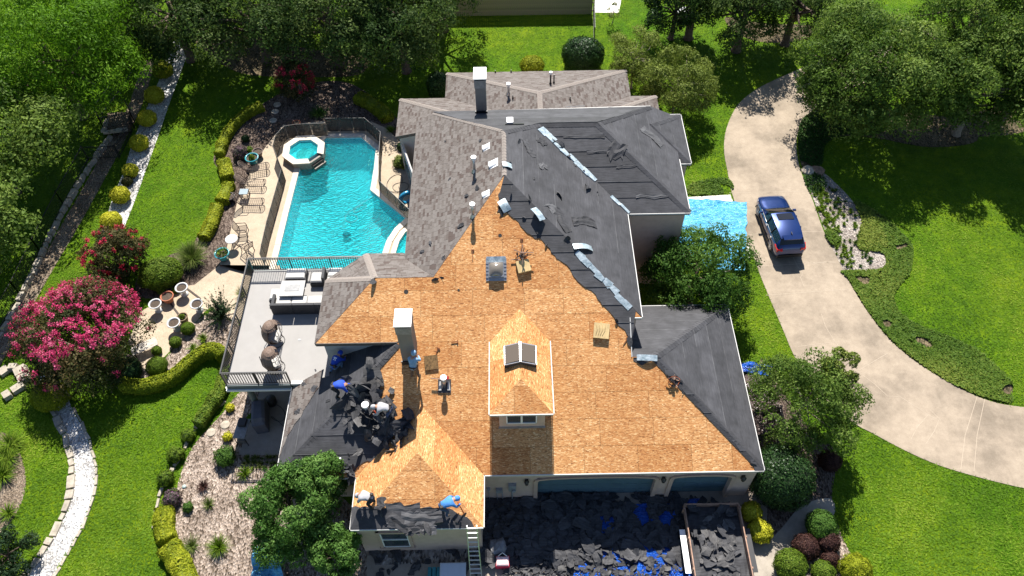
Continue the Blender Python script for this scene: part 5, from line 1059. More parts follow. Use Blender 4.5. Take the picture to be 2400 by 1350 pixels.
root = empty('juniper_bush', (P.x, P.y, 0), 'dark spiky juniper growing against the balcony rail', 'bush'); pts = []; nr = []
for i in range(70):
    a = rs.uniform(0, 2 * pi); e = rs.uniform(.35, 1.45); L = rs.uniform(.9, 1.75); d = np.array([cos(a) * cos(e), sin(a) * cos(e), sin(e)]); t = rs.uniform(.15, 1, 70)[:, None]
    pts.append(np.array([P.x, P.y, .1]) + d * L * t + rs.normal(0, .06, (70, 3)) * (1.15 - t)); nr.append(np.repeat(d[None], 70, 0))
setpar(obj('foliage', leafmesh('foliage', np.concatenate(pts), np.concatenate(nr), .11, LM['juniper'], .35, None, 1.2, 77)), root); bb = B(); bb.path([(P.x, P.y, 0), (P.x, P.y, .9)], [.08, .03]); setpar(bb.make('stem', BARK), root)
# --- ground cover and bedding plants
def cover(name, label, px, n, ls, lm, seed, h=.14, offs=0.0, curve=True):
    poly = [(p.x, p.y) for p in (spline(gp(px), 5) if curve else gp(px))]; rs = np.random.RandomState(seed); xs = [p[0] for p in poly]; ys = [p[1] for p in poly]; out = []
    while len(out) < n:
        x, y = rs.uniform(min(xs), max(xs)), rs.uniform(min(ys), max(ys))
        if inpoly(x, y, poly) and noise.noise(Vector((x * .9, y * .9, seed))) > -.45: out.append((x, y, .04 + h * rs.uniform(.2, 1) * (.6 + .5 * noise.noise(Vector((x * 2.2, y * 2.2, 3))))))
    p = np.array(out); v = np.array([.5 + .55 * noise.noise(Vector((q[0] * .35, q[1] * .35, 9 + seed))) for q in p]) + rs.normal(0, .16, n) + offs
    o = obj(name, leafmesh(name, p, np.repeat(np.array([[0, 0, 1.2]]), n, 0), ls, LM[lm], .6, v, .8, seed)); return tag(o, label, 'ground cover', kind='stuff')
cover('ground_cover', 'dense green ground cover sweeping between driveway and lawn', [(2000, 473), (2047, 493), (2093, 527), (2122, 557), (2139, 583), (2136, 617), (2130, 643), (2102, 677), (2094, 700), (2110, 735), (2150, 762), (2233, 794), (2290, 822), (2337, 862), (2370, 898), (2372, 925), (2360, 944), (2270, 919), (2180, 869), (2100, 809), (2040, 739), (1990, 659), (1974, 636), (2062, 632), (2076, 606), (2060, 592), (2014, 585), (2010, 560), (2020, 520)], 30000, .15, 'cover', 401)
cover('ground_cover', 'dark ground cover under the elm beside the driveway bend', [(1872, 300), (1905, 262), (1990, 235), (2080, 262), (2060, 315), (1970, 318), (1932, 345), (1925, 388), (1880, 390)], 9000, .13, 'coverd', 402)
cover('ground_cover', 'green patch of ground cover between driveway and stones', [(1882, 412), (1925, 410), (1935, 440), (1900, 455)], 900, .12, 'coverd', 403, .25); cover('ground_cover', 'green patch of ground cover at the driveway edge beside the mulch', [(1930, 545), (1960, 540), (1970, 560), (1950, 578)], 600, .12, 'cover', 404, .3)
cover('ground_cover', 'yellow green ground cover patch at the waist of the grey mulch', [(2022, 515), (2060, 530), (2080, 575), (2060, 586), (2014, 580), (2012, 558)], 1500, .13, 'cover', 405, .2, .3)
cover('ground_cover', 'rough green strip between the house and the driveway', [(1610, 440), (1640, 425), (1705, 420), (1712, 450), (1620, 458)], 1600, .13, 'cover', 406, .12)
rs = np.random.RandomState(5)
tf = None; bedp = [(p.x, p.y) for p in gp([(1900, 430), (1960, 445), (2000, 500), (2040, 570), (2060, 620), (1975, 630), (1950, 580), (1915, 490)])]
cnt = 0; xs = [p[0] for p in bedp]; ys = [p[1] for p in bedp]; variants = []
for k in range(4): variants.append(tuft('bedding_plant', 'x', (1950 + k, 520), .17, .24, 40, ('lily', 'cover', 'lily', 'coverd')[k], 420 + k, .03))
lab = 'small bedding plant dotted over the grey mulch beside the driveway'
for v_ in variants: tag(v_, lab, 'plant', 'bedding plants in the grey mulch')
used = 0; tries = 0
while cnt < 160 and tries < 4000:
    tries += 1; x, y = rs.uniform(min(xs), max(xs)), rs.uniform(min(ys), max(ys))
    left = (x - min(xs)) / (max(xs) - min(xs))
    if not inpoly(x, y, bedp) or rs.uniform() > (1.0 if left < .35 else .35): continue
    if used < 4: variants[used].matrix_basis = TR((x, y, 0), rs.uniform(0, 6)); used += 1
    else: dup(variants[0 if left < .35 else rs.randint(4)], TR((x, y, 0), rs.uniform(0, 6), rs.uniform(.7, 1.3)))
    cnt += 1
gv = [tuft('bedding_plant', 'strap-leaved seedling in a row beside the grill patio', (580, 1080), .16, .3, 24, 'blade', 430, .025, group='seedlings beside the grill patio')]
for k in range(26):
    x, y = 575 + (k % 9) * 8.5 + rs.uniform(-2, 2), 1074 + (k // 9) * 12 + rs.uniform(-2, 2); dup(gv[0], TR(at(x, y), rs.uniform(0, 6), rs.uniform(.7, 1.2)))

# --- lawn grass: uncountable blades over the mown areas
def innp(x, y, P):
    P = np.array(P); c = np.zeros(len(x), bool); j = len(P) - 1
    for i in range(len(P)):
        yi, yj = P[i, 1], P[j, 1]
        if yi != yj: c ^= ((yi > y) != (yj > y)) & (x < (P[j, 0] - P[i, 0]) * (y - yi) / (yj - yi) + P[i, 0])
        j = i
    return c
rs = np.random.RandomState(99); NG = 420000; u_ = rs.uniform(-40, 2440, NG); v_ = rs.uniform(-40, 1390, NG); dirs = np.stack([(u_ - 1200) / FPX, -(v_ - 675) / FPX, -np.ones(NG)], 1) @ np.array(C3).T
t_ = -CAM_H / dirs[:, 2]; gx, gy = dirs[:, 0] * t_, dirs[:, 1] * t_; keepg = np.ones(NG, bool)
for P in PAVED: keepg &= ~innp(gx + rs.normal(0, .05, NG), gy + rs.normal(0, .05, NG), P)
for P in ([(-10.6, 12.9), (11.0, 12.9), (11.0, 24), (9.9, 36), (9.5, 41), (7.8, 43.8), (-3.9, 43.8), (-6.9, 41), (-6.9, 37.9), (-5, 35.5), (-5, 21), (-10.6, 19.6)],): keepg &= ~innp(gx, gy, P)
gx, gy = gx[keepg], gy[keepg]; n_ = len(gx); pos = np.stack([gx, gy, np.full(n_, .03)], 1)
lowf = np.array([noise.noise(Vector((x * .30, y * .30, 0))) + .6 * noise.noise(Vector((x * .95, y * .95, 5))) for x, y in zip(gx, gy)])
LM['turf'] = leafmat('turf_blade', (0.055, 0.125, 0.007), (0.112, 0.215, 0.011), (0.225, 0.305, 0.028), .3, .7)
tag(obj('grass', leafmesh('grass', pos, np.tile(np.array([[0, 0, 1.0]]), (n_, 1)), .13, LM['turf'], .35, np.clip(.42 + .52 * lowf + rs.normal(0, .16, n_), 0, 1), .6, 98)), 'mown green lawn grass round the house', 'grass', kind='stuff')
# ================================================================ fences
def picketfence(name, label, pts, h, gap, mat=BLACK, wp=.018, posts=2.2):
    root = empty(name, pts[0], label, 'fence'); bm = B().box((0, 0, h / 2), (wp, wp, h)); me = mesh('picket', bm.v, bm.f, mat)
    for a, c in zip(pts[:-1], pts[1:]):
        a, c = Vector(a), Vector(c); L = (c - a).length; u = (c - a) / L; n = max(1, int(L / gap))
        for i in range(n + 1): obj('picket', me, root, TR(a + u * (L * i / n)))
        for z in (h - .04, .12): bb = B(); bb.bar(a + Vector((0, 0, z)), c + Vector((0, 0, z)), .04, .035); bb.make('rail', mat, root)
        k = max(1, int(L / posts))
        for i in range(k + 1): bb = B(); bb.box(a + u * (L * i / k) + Vector((0, 0, h / 2 + .04)), (.05, .05, h + .08)); bb.make('post', mat, root)
picketfence('iron_fence', 'long black iron fence descending along the rock wall at left', gp([(208, 375), (150, 480), (95, 590), (48, 690), (-10, 790)]), 1.2, .13)
picketfence('iron_fence', 'short black iron fence across the path below the stone planter', gp([(208, 373), (280, 371)]), 1.1, .13)
picketfence('iron_fence', 'black iron fence round the stone planter', gp([(236, 285), (244, 302), (318, 290), (306, 262)], .5), 1.0, .13)
picketfence('stair_rail', 'iron stair rail between the planter and the path fence', gp([(316, 300), (282, 368)]), 1.0, .14)
picketfence('iron_fence', 'iron fence disappearing into shade left of the gravel strip', gp([(240, 270), (300, 190), (340, 110)]), 1.1, .14)
wf = empty('wooden_fence', at(1240, 34), 'weathered vertical board fence at the back of the lawn', 'fence')
a, c = at(1040, 38), at(1391, 33); L = (c - a).length; u = (c - a) / L; n = int(L / .145); ms = []
for k in range(3): q = B().box((0, 0, .95), (.138, .02, 1.9 + .03 * k)); ms.append(mesh('fence_board', q.v, q.f, WOODF))
for i in range(n): obj('fence_board', R_.choice(ms), wf, TR(a + u * (i * .145 + .07) + Vector((0, R_.uniform(-.006, .006), 0)), math.atan2(u.y, u.x)))
for z in (.3, 1.0, 1.7): bb = B(); bb.bar(a + Vector((0, .04, z)), c + Vector((0, .04, z)), .04, .09); bb.make('rail', WOODF, wf)
sf = empty('side_fence', at(1393, 100), 'dark fence seen end-on beside the white patio', 'fence')
p0, p1 = at(1392, 100), at(1390, 20); n = 22
for i in range(n):
    bb = B(); bb.box(p0.lerp(p1, i / n) + Vector((0, 0, .7)), (.03, .10, 1.4)); bb.make('picket', BLACK, sf)
for z in (.2, 1.3): bb = B(); bb.bar(p0 + Vector((0, 0, z)), p1 + Vector((0, 0, z)), .05, .06); bb.make('rail', BLACK, sf)
# mesh pool fence
pf = empty('pool_safety_fence', at(770, 318, DZ), 'brown mesh safety fence of narrow panels round the pool', 'fence')
def meshfence(px, h=1.15, pw_=.95):
    P = gp(px, DZ)
    for a, c in zip(P[:-1], P[1:]):
        L = (c - a).length; k = max(1, int(L / pw_ + .5)); u = (c - a) / L; up = Vector((0, 0, h))
        for i in range(k):
            q, r = a + u * (L * i / k) , a + u * (L * (i + 1) / k); g_ = u * .03
            bb = B(); nn = u.cross(Vector((0, 0, 1))) * .006
            for s in (1,): bb.add([q + g_ + Vector((0, 0, .04)), r - g_ + Vector((0, 0, .04)), r - g_ + up, q + g_ + up, q + g_ + Vector((0, 0, .04)) + nn, r - g_ + Vector((0, 0, .04)) + nn, r - g_ + up + nn, q + g_ + up + nn], [(0, 1, 2, 3), (7, 6, 5, 4)])
            bb.make('screen_panel', SCREEN, pf); bb = B(); bb.cyl(q, q + up + Vector((0, 0, .03)), .018, n=6); bb.make('post', BLACK, pf)
            for e_ in (up, Vector((0, 0, .04))): bb = B(); bb.bar(q + e_, r + e_, .02, .03); bb.make('hem', BLACK, pf)
meshfence([(769, 319), (700, 322), (676, 326), (656, 346), (649, 372), (670, 424), (652, 490), (636, 548), (624, 602), (620, 625)])
meshfence([(768, 308), (860, 307), (897, 340), (893, 400), (893, 452), (930, 488), (965, 522)])
# ================================================================ pots, urns, tables, loungers
def pot(name, label, px, prof, mat, soil_r, soil_z, plant=None, seed=0, z=0.0, cat='pot'):
    P = at(px[0], px[1], z); root = empty(name, P, label, cat); bb = B(); bb.lathe(P, prof, 20); bb.make('body', mat, root); sb = B(); sb.lathe(P, [(0, soil_z), (soil_r, soil_z)], 16); sb.make('soil', SOILP, root)
    if plant:
        rs = np.random.RandomState(seed); p = sph(160, rs, -.1) * plant * rs.uniform(.4, 1, 160)[:, None] + np.array([P.x, P.y, P.z + soil_z + .05]); setpar(obj('foliage', leafmesh('foliage', p, sph(160, rs), .12, LM['box'], .5, None, .6, seed)), root)
big = [(.20, 0), (.27, .06), (.36, .3), (.40, .48), (.45, .52), (.45, .56), (.38, .56), (.36, .46)]
pot('ceramic_pot', 'large turquoise glazed pot at the edge of the dark bed', (595, 383), big, CERAM, .37, .47, .22, 1, DZ); pot('ceramic_pot', 'teal glazed pot with a leafy plant at the deck corner', (526, 607), big, CERAM, .37, .47, .42, 2, DZ)
pot('clay_pot', 'brown clay pot tucked behind the turquoise pot', (607, 366), [(r * .8, z * .8) for r, z in big], POTD, .3, .38, None, 3, DZ)
pot('clay_pot', 'dark round pot behind the spa fence, left of a pair', (681, 296), [(r * .75, z * .7) for r, z in big], POTD, .28, .33, None, 4); pot('clay_pot', 'reddish round pot behind the spa fence, right of a pair', (697, 297), [(r * .65, z * .7) for r, z in big], TERRA, .24, .33, None, 5)
urn = [(.20, 0), (.22, .05), (.12, .10), (.10, .22), (.16, .30), (.27, .48), (.30, .60), (.37, .64), (.37, .68), (.30, .68), (.28, .6)]
for k, (x, y, lab) in enumerate(((434, 690, 'white urn planter beside the dark step at the top of the patio'), (373, 728, 'white urn planter beside the pink crepe myrtle'), (469, 728, 'white urn planter partly behind the juniper'), (416, 772, 'white urn planter on the lower patio edge'))): pot('urn_planter', lab, (x, y), urn, URNW, .29, .62, None, 6 + k, cat='planter')
pot('terracotta_pot', 'terracotta pot between two white urns', (398, 706), [(r * .85, z * .9) for r, z in big], TERRA, .3, .43, None, 11); pot('terracotta_pot', 'terracotta pot with green growth beside the lower urn', (434, 755), [(r * .7, z * .95) for r, z in big], plain('mossy_pot', (.2, .14, .08), .8), .26, .45, .16, 12)
pot('black_kettle_planter', 'black round pot in the dark bed beside the loungers', (541, 470), [(r * .8, z * .7) for r, z in big], BLACK, .3, .33, None, 13)
def wires(bb, pts, r=.012): bb.path(pts, r * 2.1, 5)
def lounger(M, label):
    root = empty('wire_lounger', (0, 0, 0), label, 'lounger', 'wire loungers beside the pool'); s = B(); L, w_ = 1.25, .33
    for y in (-w_, w_): wires(s, [(0, y, .36), (L * .5, y, .33), (L, y, .36), (L + .08, y * .7, .36)])
    wires(s, [(L + .08, w_ * .7, .36), (L + .12, 0, .36), (L + .08, -w_ * .7, .36)]); s.make('seat_frame', TREADY, root)
    s = B()
    for i in range(11): x = i * L / 10; wires(s, [(x, -w_, .35), (x, 0, .33), (x, w_, .35)], .006)
    for y in (-.16, 0, .16): wires(s, [(0, y, .345), (L, y, .345)], .006)
    s.make('seat_mesh', TREADY, root); s = B()
    wires(s, [(0, -w_, .36), (-.35, -w_, .85), (-.46, -.18, .98), (-.48, 0, 1.0), (-.46, .18, .98), (-.35, w_, .85), (0, w_, .36)])
    for i in range(9): t = i / 8; wires(s, [(-.42 * t, -w_ * (1 - .3 * t * t), .36 + .58 * t), (-.42 * t, w_ * (1 - .3 * t * t), .36 + .58 * t)], .006)
    for y in (-.16, 0, .16): wires(s, [(0, y, .36), (-.46, y, .96)], .006)
    s.make('backrest', TREADY, root)
    for x in (.05, L - .1):
        for y in (-w_, w_): s = B(); wires(s, [(x, y, .35), (x - .05, y * 1.05, 0)], .013); s.make('leg', TREADY, root)
    for y in (-w_ - .02, w_ + .02): s = B(); wires(s, [(-.2, y, .62), (.1, y, .62), (.35, y, .58), (.42, y, .36)], .011); s.make('armrest', TREADY, root); root.matrix_basis = M; return root
l0 = lounger(TR(at(585, 405, DZ), .22), 'wire lounger turned askew nearest the turquoise pot')
dup(l0, TR(at(577, 437, DZ), -.05), 'wire lounger just above the square glass table'); dup(l0, TR(at(572, 482, DZ), -.03), 'wire lounger just below the square glass table')
def gtable(P, label):
    root = empty('glass_table', (0, 0, 0), label, 'table'); s = B(); s.box((0, 0, .5), (.55, .5, .02)); s.make('table_top', glassy('table_glass', (.30, .36, .38), .08), root)
    for x in (-.25, .25):
        for y in (-.22, .22): s = B(); wires(s, [(x, y, .5), (x * .9, y * .9, .0)], .015); s.make('leg', TREADY, root)
    s = B(); wires(s, [(-.27, -.24, .49), (.27, -.24, .49), (.27, .24, .49), (-.27, .24, .49), (-.27, -.24, .49)], .012); wires(s, [(-.23, -.2, .15), (.23, -.2, .15), (.23, .2, .15), (-.23, .2, .15), (-.23, -.2, .15)], .01); s.make('frame', TREADY, root); root.matrix_basis = TR(P)
gtable(at(576, 462, DZ), 'square glass-topped wire table between two loungers')
P = at(550, 578, DZ); rt = empty('round_table', P, 'small round white table between the two wire armchairs', 'table'); s = B(); s.lathe(P, [(0, .68), (.36, .68), (.37, .70), (.36, .72), (0, .72)], 22); s.make('table_top', TRIM, rt)
for k in range(3): s = B(); wires(s, [P + Vector((.08 * cos(k * 2.1), .08 * sin(k * 2.1), .68)), P + Vector((.05 * cos(k * 2.1), .05 * sin(k * 2.1), .35)), P + Vector((.27 * cos(k * 2.1), .27 * sin(k * 2.1), 0))], .014); s.make('leg', TREADY, rt)
def wchair(M, label):
    root = empty('wire_armchair', (0, 0, 0), label, 'chair', 'wire armchairs by the round table'); s = B()
    wires(s, [(-.28, -.26, .42), (.28, -.26, .42), (.28, .26, .42), (-.28, .26, .42), (-.28, -.26, .42)])
    for i in range(8): wires(s, [(-.28 + i * .08, -.26, .42), (-.28 + i * .08, .26, .42)], .006)
    s.make('seat', TREADY, root); s = B(); wires(s, [(-.28, .26, .42), (-.3, .42, .95), (.3, .42, .95), (.28, .26, .42)])
    for i in range(8): wires(s, [(-.27 + i * .077, .26, .42), (-.29 + i * .083, .42, .95)], .006)
    s.make('backrest', TREADY, root)
    for x in (-.26, .26):
        for y in (-.24, .24): s = B(); wires(s, [(x, y, .42), (x * 1.05, y * 1.1, 0)], .013); s.make('leg', TREADY, root)
    for x in (-.3, .3): s = B(); wires(s, [(x, .34, .68), (x, -.2, .64), (x * .95, -.26, .42)], .012); s.make('armrest', TREADY, root)
    root.matrix_basis = M; return root
c0 = wchair(TR(at(572, 548, DZ), 1.7), 'wire armchair above the round white table'); dup(c0, TR(at(582, 588, DZ), -2.3), 'wire armchair nearest the balcony rail')
# slatted bench half hidden by the pink crepe myrtle
P = at(345, 822); bn = empty('slatted_bench', P, 'slatted bench beside the pink crepe myrtle', 'bench')
Mb = TR(P, .55)
for k in range(9): s = B(); s.box((0, -.25 + k * .065, .43), (1.4, .045, .025)); s.make('slat', plain('bench_white', (.55, .5, .43), .7), bn, Mb)
for x in (-.6, .6):
    for y in (-.2, .25): s = B(); s.box((x, y, .21), (.06, .06, .42)); s.make('leg', BLACK, bn, Mb)
# hose, float, bin, pool cleaner
P0 = at(925, 430, DZ); s = B(); pts = []
for i in range(70): t = i * .19; pts.append((P0.x + cos(t) * (.45 + .25 * sin(t * .37)) + .3 * sin(t * .21), P0.y + sin(t) * (.6 + .3 * cos(t * .31)) - .02 * i * .4, DZ + .03 + .02 * sin(t * 3)))
s.path(pts, .016, 5); tag(s.make('garden_hose', BLACK), 'dark hose lying in loops on the deck by the house wall', 'hose')
P = at(953, 464, DZ + .35); s = B(); n, m = 22, 10; vs = []
for i in range(n):
    for j in range(m): a_, b2 = 2 * pi * i / n, 2 * pi * j / m; vs.append(((.42 + .14 * cos(b2)) * cos(a_), .14 * sin(b2), (.42 + .14 * cos(b2)) * sin(a_)))
s.add(vs, [(i * m + j, ((i + 1) % n) * m + j, ((i + 1) % n) * m + (j + 1) % m, i * m + (j + 1) % m) for i in range(n) for j in range(m)], 0, True)
tag(s.make('swim_ring', plain('ring_blue', (.02, .22, .40), .25, var=.6, scale=5), None, TR(P, .5)), 'blue and green swim ring leaning by the pool', 'swim ring')
P = at(968, 500, DZ); s = B(); s.lathe(P, [(.14, 0), (.19, .4), (.21, .42), (.16, .4), (.13, .05)], 14); tag(s.make('bucket', plain('cobalt_plastic', (.01, .03, .45), .3)), 'small cobalt blue bucket at the pool edge', 'bucket')
P = at(806, 530, -.3); P.z = -1.2; s = B(); s.lathe((0, 0, 0), [(.2, 0), (.24, .08), (.2, .2), (.08, .26), (0, .27)], 12); s.box((.2, 0, .1), (.2, .16, .12)); tag(s.make('pool_cleaner', plain('navy_plastic', (.01, .02, .10), .4), None, TR(P)), 'dark blue pool cleaner resting in the water', 'pool cleaner')
s = B(); pts = []
for i in range(90): t = i * .16; pts.append(Vector((P.x + .25 + .5 * sin(t) + .006 * i * 2, P.y + .1 + .5 * cos(t * .9) + .012 * i * 1.6, DZ - .115)))
s.path(pts, .016, 5); tag(s.make('cleaner_hose', plain('grey_hose', (.05, .16, .18), .5)), 'looping cleaner hose floating on the pool', 'hose')
P = at(612, 78); s = B(); s.lathe((0, 0, 0), [(.05, .0), (.3, .1), (.42, .35), (.38, .36), (.26, .14), (0, .08)], 16); tag(s.make('blue_swing', plain('swing_blue', (.02, .10, .6), .3), None, TR((P.x, P.y, .9))), 'bright blue swing seat hanging under the dark oak', 'swing')
P = at(1596, 42); s = B(); s.box((0, 0, .45), (.9, .7, .5), .3); s.box((.5, .2, .35), (.5, .1, .5), .2); s.cyl((-.3, .3, .2), (-.3, .36, .2), .2, n=12); s.path([(.3, 0, .6), (.9, .1, .9), (1.3, .1, .3)], .03); tag(s.make('garden_cart', plain('grey_plastic', (.30, .31, .32), .5), None, TR(P)), 'grey garden cart beside the dark evergreen', 'cart')
for px, lab in (((1432 / 3 - 45, 1142), 'small round disc in the mulch of the front bed'),): 
    s = B(); s.lathe((0, 0, 0), [(.1, 0), (.1, .05), (0, .06)], 12); tag(s.make('sprinkler_cover', plain('pale_green_plastic', (.35, .45, .42), .5), None, TR(at(432, 1141))), lab, 'cover')
# ================================================================ balcony furniture
def bal(px, py, dz=0.0): return at(px, py, ZF + dz)
def sofa():
    a = bal(640, 738); x0, x1 = a.x, -9.0; y0 = a.y; root = empty('corner_sofa', (x0, y0, ZF), 'dark wicker corner sofa with white cushions on the balcony', 'sofa'); z = ZF
    s = B(); s.box(((x0 + x1) / 2, y0 + .45, z + .17), (x1 - x0, .82, .26)); s.box((x1 - .42, y0 + 1.75, z + .17), (.84, 1.9, .26)); s.make('base', WICK, root)
    s = B(); L = (x1 - x0) / 3
    for k in range(3): s = B(); s.box((x0 + L * (k + .5), y0 + .07, z + .42), (L - .02, .14, .8)); s.make('backrest', WICK, root)
    s = B(); s.box((x0 + .07, y0 + .5, z + .34), (.14, .75, .6)); s.make('armrest', WICK, root)
    n = 4; L = (x1 - x0 - .16) / n
    for k in range(n): q = B(); rbox(q, (x0 + .15 + L * (k + .5), y0 + .52, z + .38), (L - .02, .72, .17)); q.make('cushion', CUSH, root)
    for k in range(3): q = B(); rbox(q, (x1 - .43, y0 + 1.2 + k * .62, z + .38), (.72, .6, .17)); q.make('cushion', CUSH, root)
def rbox(q, c, d, r=.05, rz=0.0):
    x, y, z = d[0] / 2, d[1] / 2, d[2] / 2; T = TR(c, rz); vs = []
    for zz, e in ((-z, r), (-z + r, 0), (z - r, 0), (z, r)):
        for sx, sy in ((-1, -1), (1, -1), (1, 1), (-1, 1)): vs.append(T @ Vector((sx * (x - e), sy * (y - e), zz)))
    q.add(vs, [(3, 2, 1, 0), (12, 13, 14, 15)] + [(l * 4 + i, l * 4 + (i + 1) % 4, l * 4 + 4 + (i + 1) % 4, l * 4 + 4 + i) for l in range(3) for i in range(4)], 0, False)
sofa()
c = bal(685, 676, .62); ft = empty('fire_table', (c.x, c.y, ZF), 'grey topped square fire table in front of the balcony sofa', 'table')
s = B(); s.box((c.x, c.y, ZF + .62), (1.25, 1.0, .06)); s.make('table_top', plain('slate_top', (.36, .35, .34), .6, var=.1), ft); s = B(); s.box((c.x, c.y, ZF + .3), (.95, .75, .58)); s.make('base', WICK, ft); s = B(); s.box((c.x, c.y + .02, ZF + .655), (.75, .42, .02)); s.make('burner_lid', plain('burner_grey', (.22, .22, .22), .5), ft)
def seat(px, label, w_=.75, back=None):
    c = bal(*px); root = empty('lounge_chair', (c.x, c.y, ZF), label, 'chair'); s = B(); s.box((c.x, c.y, ZF + .17), (w_, .75, .26)); s.make('base', WICK, root); q = B(); rbox(q, (c.x, c.y, ZF + .38), (w_ - .08, .68, .16)); q.make('cushion', CUSH, root)
    if back: s = B(); s.box((c.x + back[0], c.y + back[1], ZF + .4), (.14 if back[0] else w_, .14 if back[1] else .75, .75)); s.make('backrest', WICK, root)
seat((652, 700), 'white cushioned seat on the rail side of the fire table', .7); seat((697, 652), 'white cushioned seat behind the fire table', 1.1); seat((748, 660), 'dark wicker armchair in the roof corner of the balcony', .75, (.36, 0))
def egg(px, label, rz):
    c = bal(*px); root = empty('egg_chair', c, label, 'chair', 'egg chairs on the balcony'); M = TR(c, rz); n, m = 20, 12; R0 = Vector((.52, .58, .72)); z0 = .82
    pt = lambda i, j: Vector((R0.x * sin(pi * j / m) * cos(2 * pi * i / n), R0.y * sin(pi * j / m) * sin(2 * pi * i / n), z0 + R0.z * cos(pi * j / m)))
    s = B()                                           # solid woven back half, then open lattice towards the seat
    for i in range(n):
        for j in range(m):
            p = pt(i + .5, j + .5)
            if p.x < .06 or (p.z > z0 + .5 and p.x < .3): s.add([pt(i, j), pt(i, j + 1), pt(i + 1, j + 1), pt(i + 1, j)], [(0, 1, 2, 3)], 0, True)
    s.make('woven_shell', WICKB, root, M); s = B()
    for i in range(n):
        if pt(i, m / 2).x >= -.12: s.path([pt(i, j) * (1.0) for j in range(1, m) if pt(i, j).x < .36], .012, 4)
    for j in range(2, m - 1, 2): s.path([pt(i, j) for i in range(n + 1) if -.2 < pt(i, j).x < .36 and pt(i, j).y > -.05] or [pt(0, j), pt(1, j)], .011, 4); s.path([pt(i, j) for i in range(n + 1) if -.2 < pt(i, j).x < .36 and pt(i, j).y < .05] or [pt(0, j), pt(1, j)], .011, 4)
    s.make('lattice', WICKB, root, M); q = B(); rbox(q, (0, 0, .46), (.62, .7, .16)); q.make('cushion', CUSH, root, M)
    s = B(); s.path([(.42 * cos(t), .42 * sin(t), .02) for t in [2 * pi * k / 16 for k in range(16)]], .02, 5, closed=True); s.path([(-.42, 0, .02), (-.55, 0, .5), (-.5, 0, 1.3)], .02, 5); s.make('stand', BLACK, root, M)
egg((648, 800), 'brown wicker egg chair nearer the sofa', -.15); egg((648, 862), 'brown wicker egg chair nearer the front rail', .35)
# grill and cart below the balcony
P = at(617, 985); gl = empty('covered_grill', P, 'barbecue grill under a slate blue cover beneath the balcony', 'grill'); Mg = TR(P, 1.75)
s = B(); prof = [(-.75, .0), (-.75, .85), (-.62, .95), (-.5, 1.15), (.5, 1.15), (.62, .95), (.75, .85), (.75, 0)]; vs = []
for y, k in ((-.32, 1.0), (-.2, 1.02), (.2, 1.02), (.32, 1.0)): vs += [(x * k, y, z * (.93 if abs(y) > .3 and z > .9 else 1)) for x, z in prof]
n = len(prof); s.add(vs, [(r * n + i, r * n + i + 1, (r + 1) * n + i + 1, (r + 1) * n + i) for r in range(3) for i in range(n - 1)] + [tuple(range(n)), tuple(range(3 * n, 4 * n))[::-1]], 0, False)
for v in s.v: v += Vector((noise.noise(v * 5), noise.noise(v * 5 + Vector((9, 0, 0))), 0)) * .05
s.make('cover', GREYC, gl, Mg)
P = at(577, 1022); ct = empty('utility_table', P, 'grey folding utility table beside the covered grill', 'table'); Mc = TR(P, 1.48); s = B(); s.box((0, 0, .82), (1.1, .6, .05)); s.make('table_top', plain('grey_laminate', (.20, .20, .20), .5), ct, Mc)
for x in (-.5, .5):
    for y in (-.26, .26): s = B(); s.cyl((x, y, .8), (x * 1.05, y * 1.1, 0), .02, n=6); s.make('leg', BLACK, ct, Mc)
s = B(); s.box((.28, 0, .95), (.42, .36, .2)); s.make('burner_box', BLACK, ct, Mc); s = B(); s.box((-.45, 0, .35), (.12, .4, .3)); s.make('tray', plain('tray_grey', (.12, .12, .12), .5), ct, Mc)
P = at(638, 945); s = B(); s.lathe((0, 0, 0), [(.24, 0), (.28, .05), (.28, .45), (.2, .5), (0, .5)], 14); tag(s.make('round_smoker', BLACK, None, TR(P)), 'round black smoker behind the covered grill', 'smoker')
P = at(664, 960); s = B(); pts = [(P.x + .5 * sin(t * .8) + .08 * t - .5, P.y - .12 * t + .3 * cos(t), .05) for t in [i * .18 for i in range(50)]]; s.path(pts, .014, 5); tag(s.make('garden_hose', BLACK), 'black hose curling over the grill patio', 'hose')
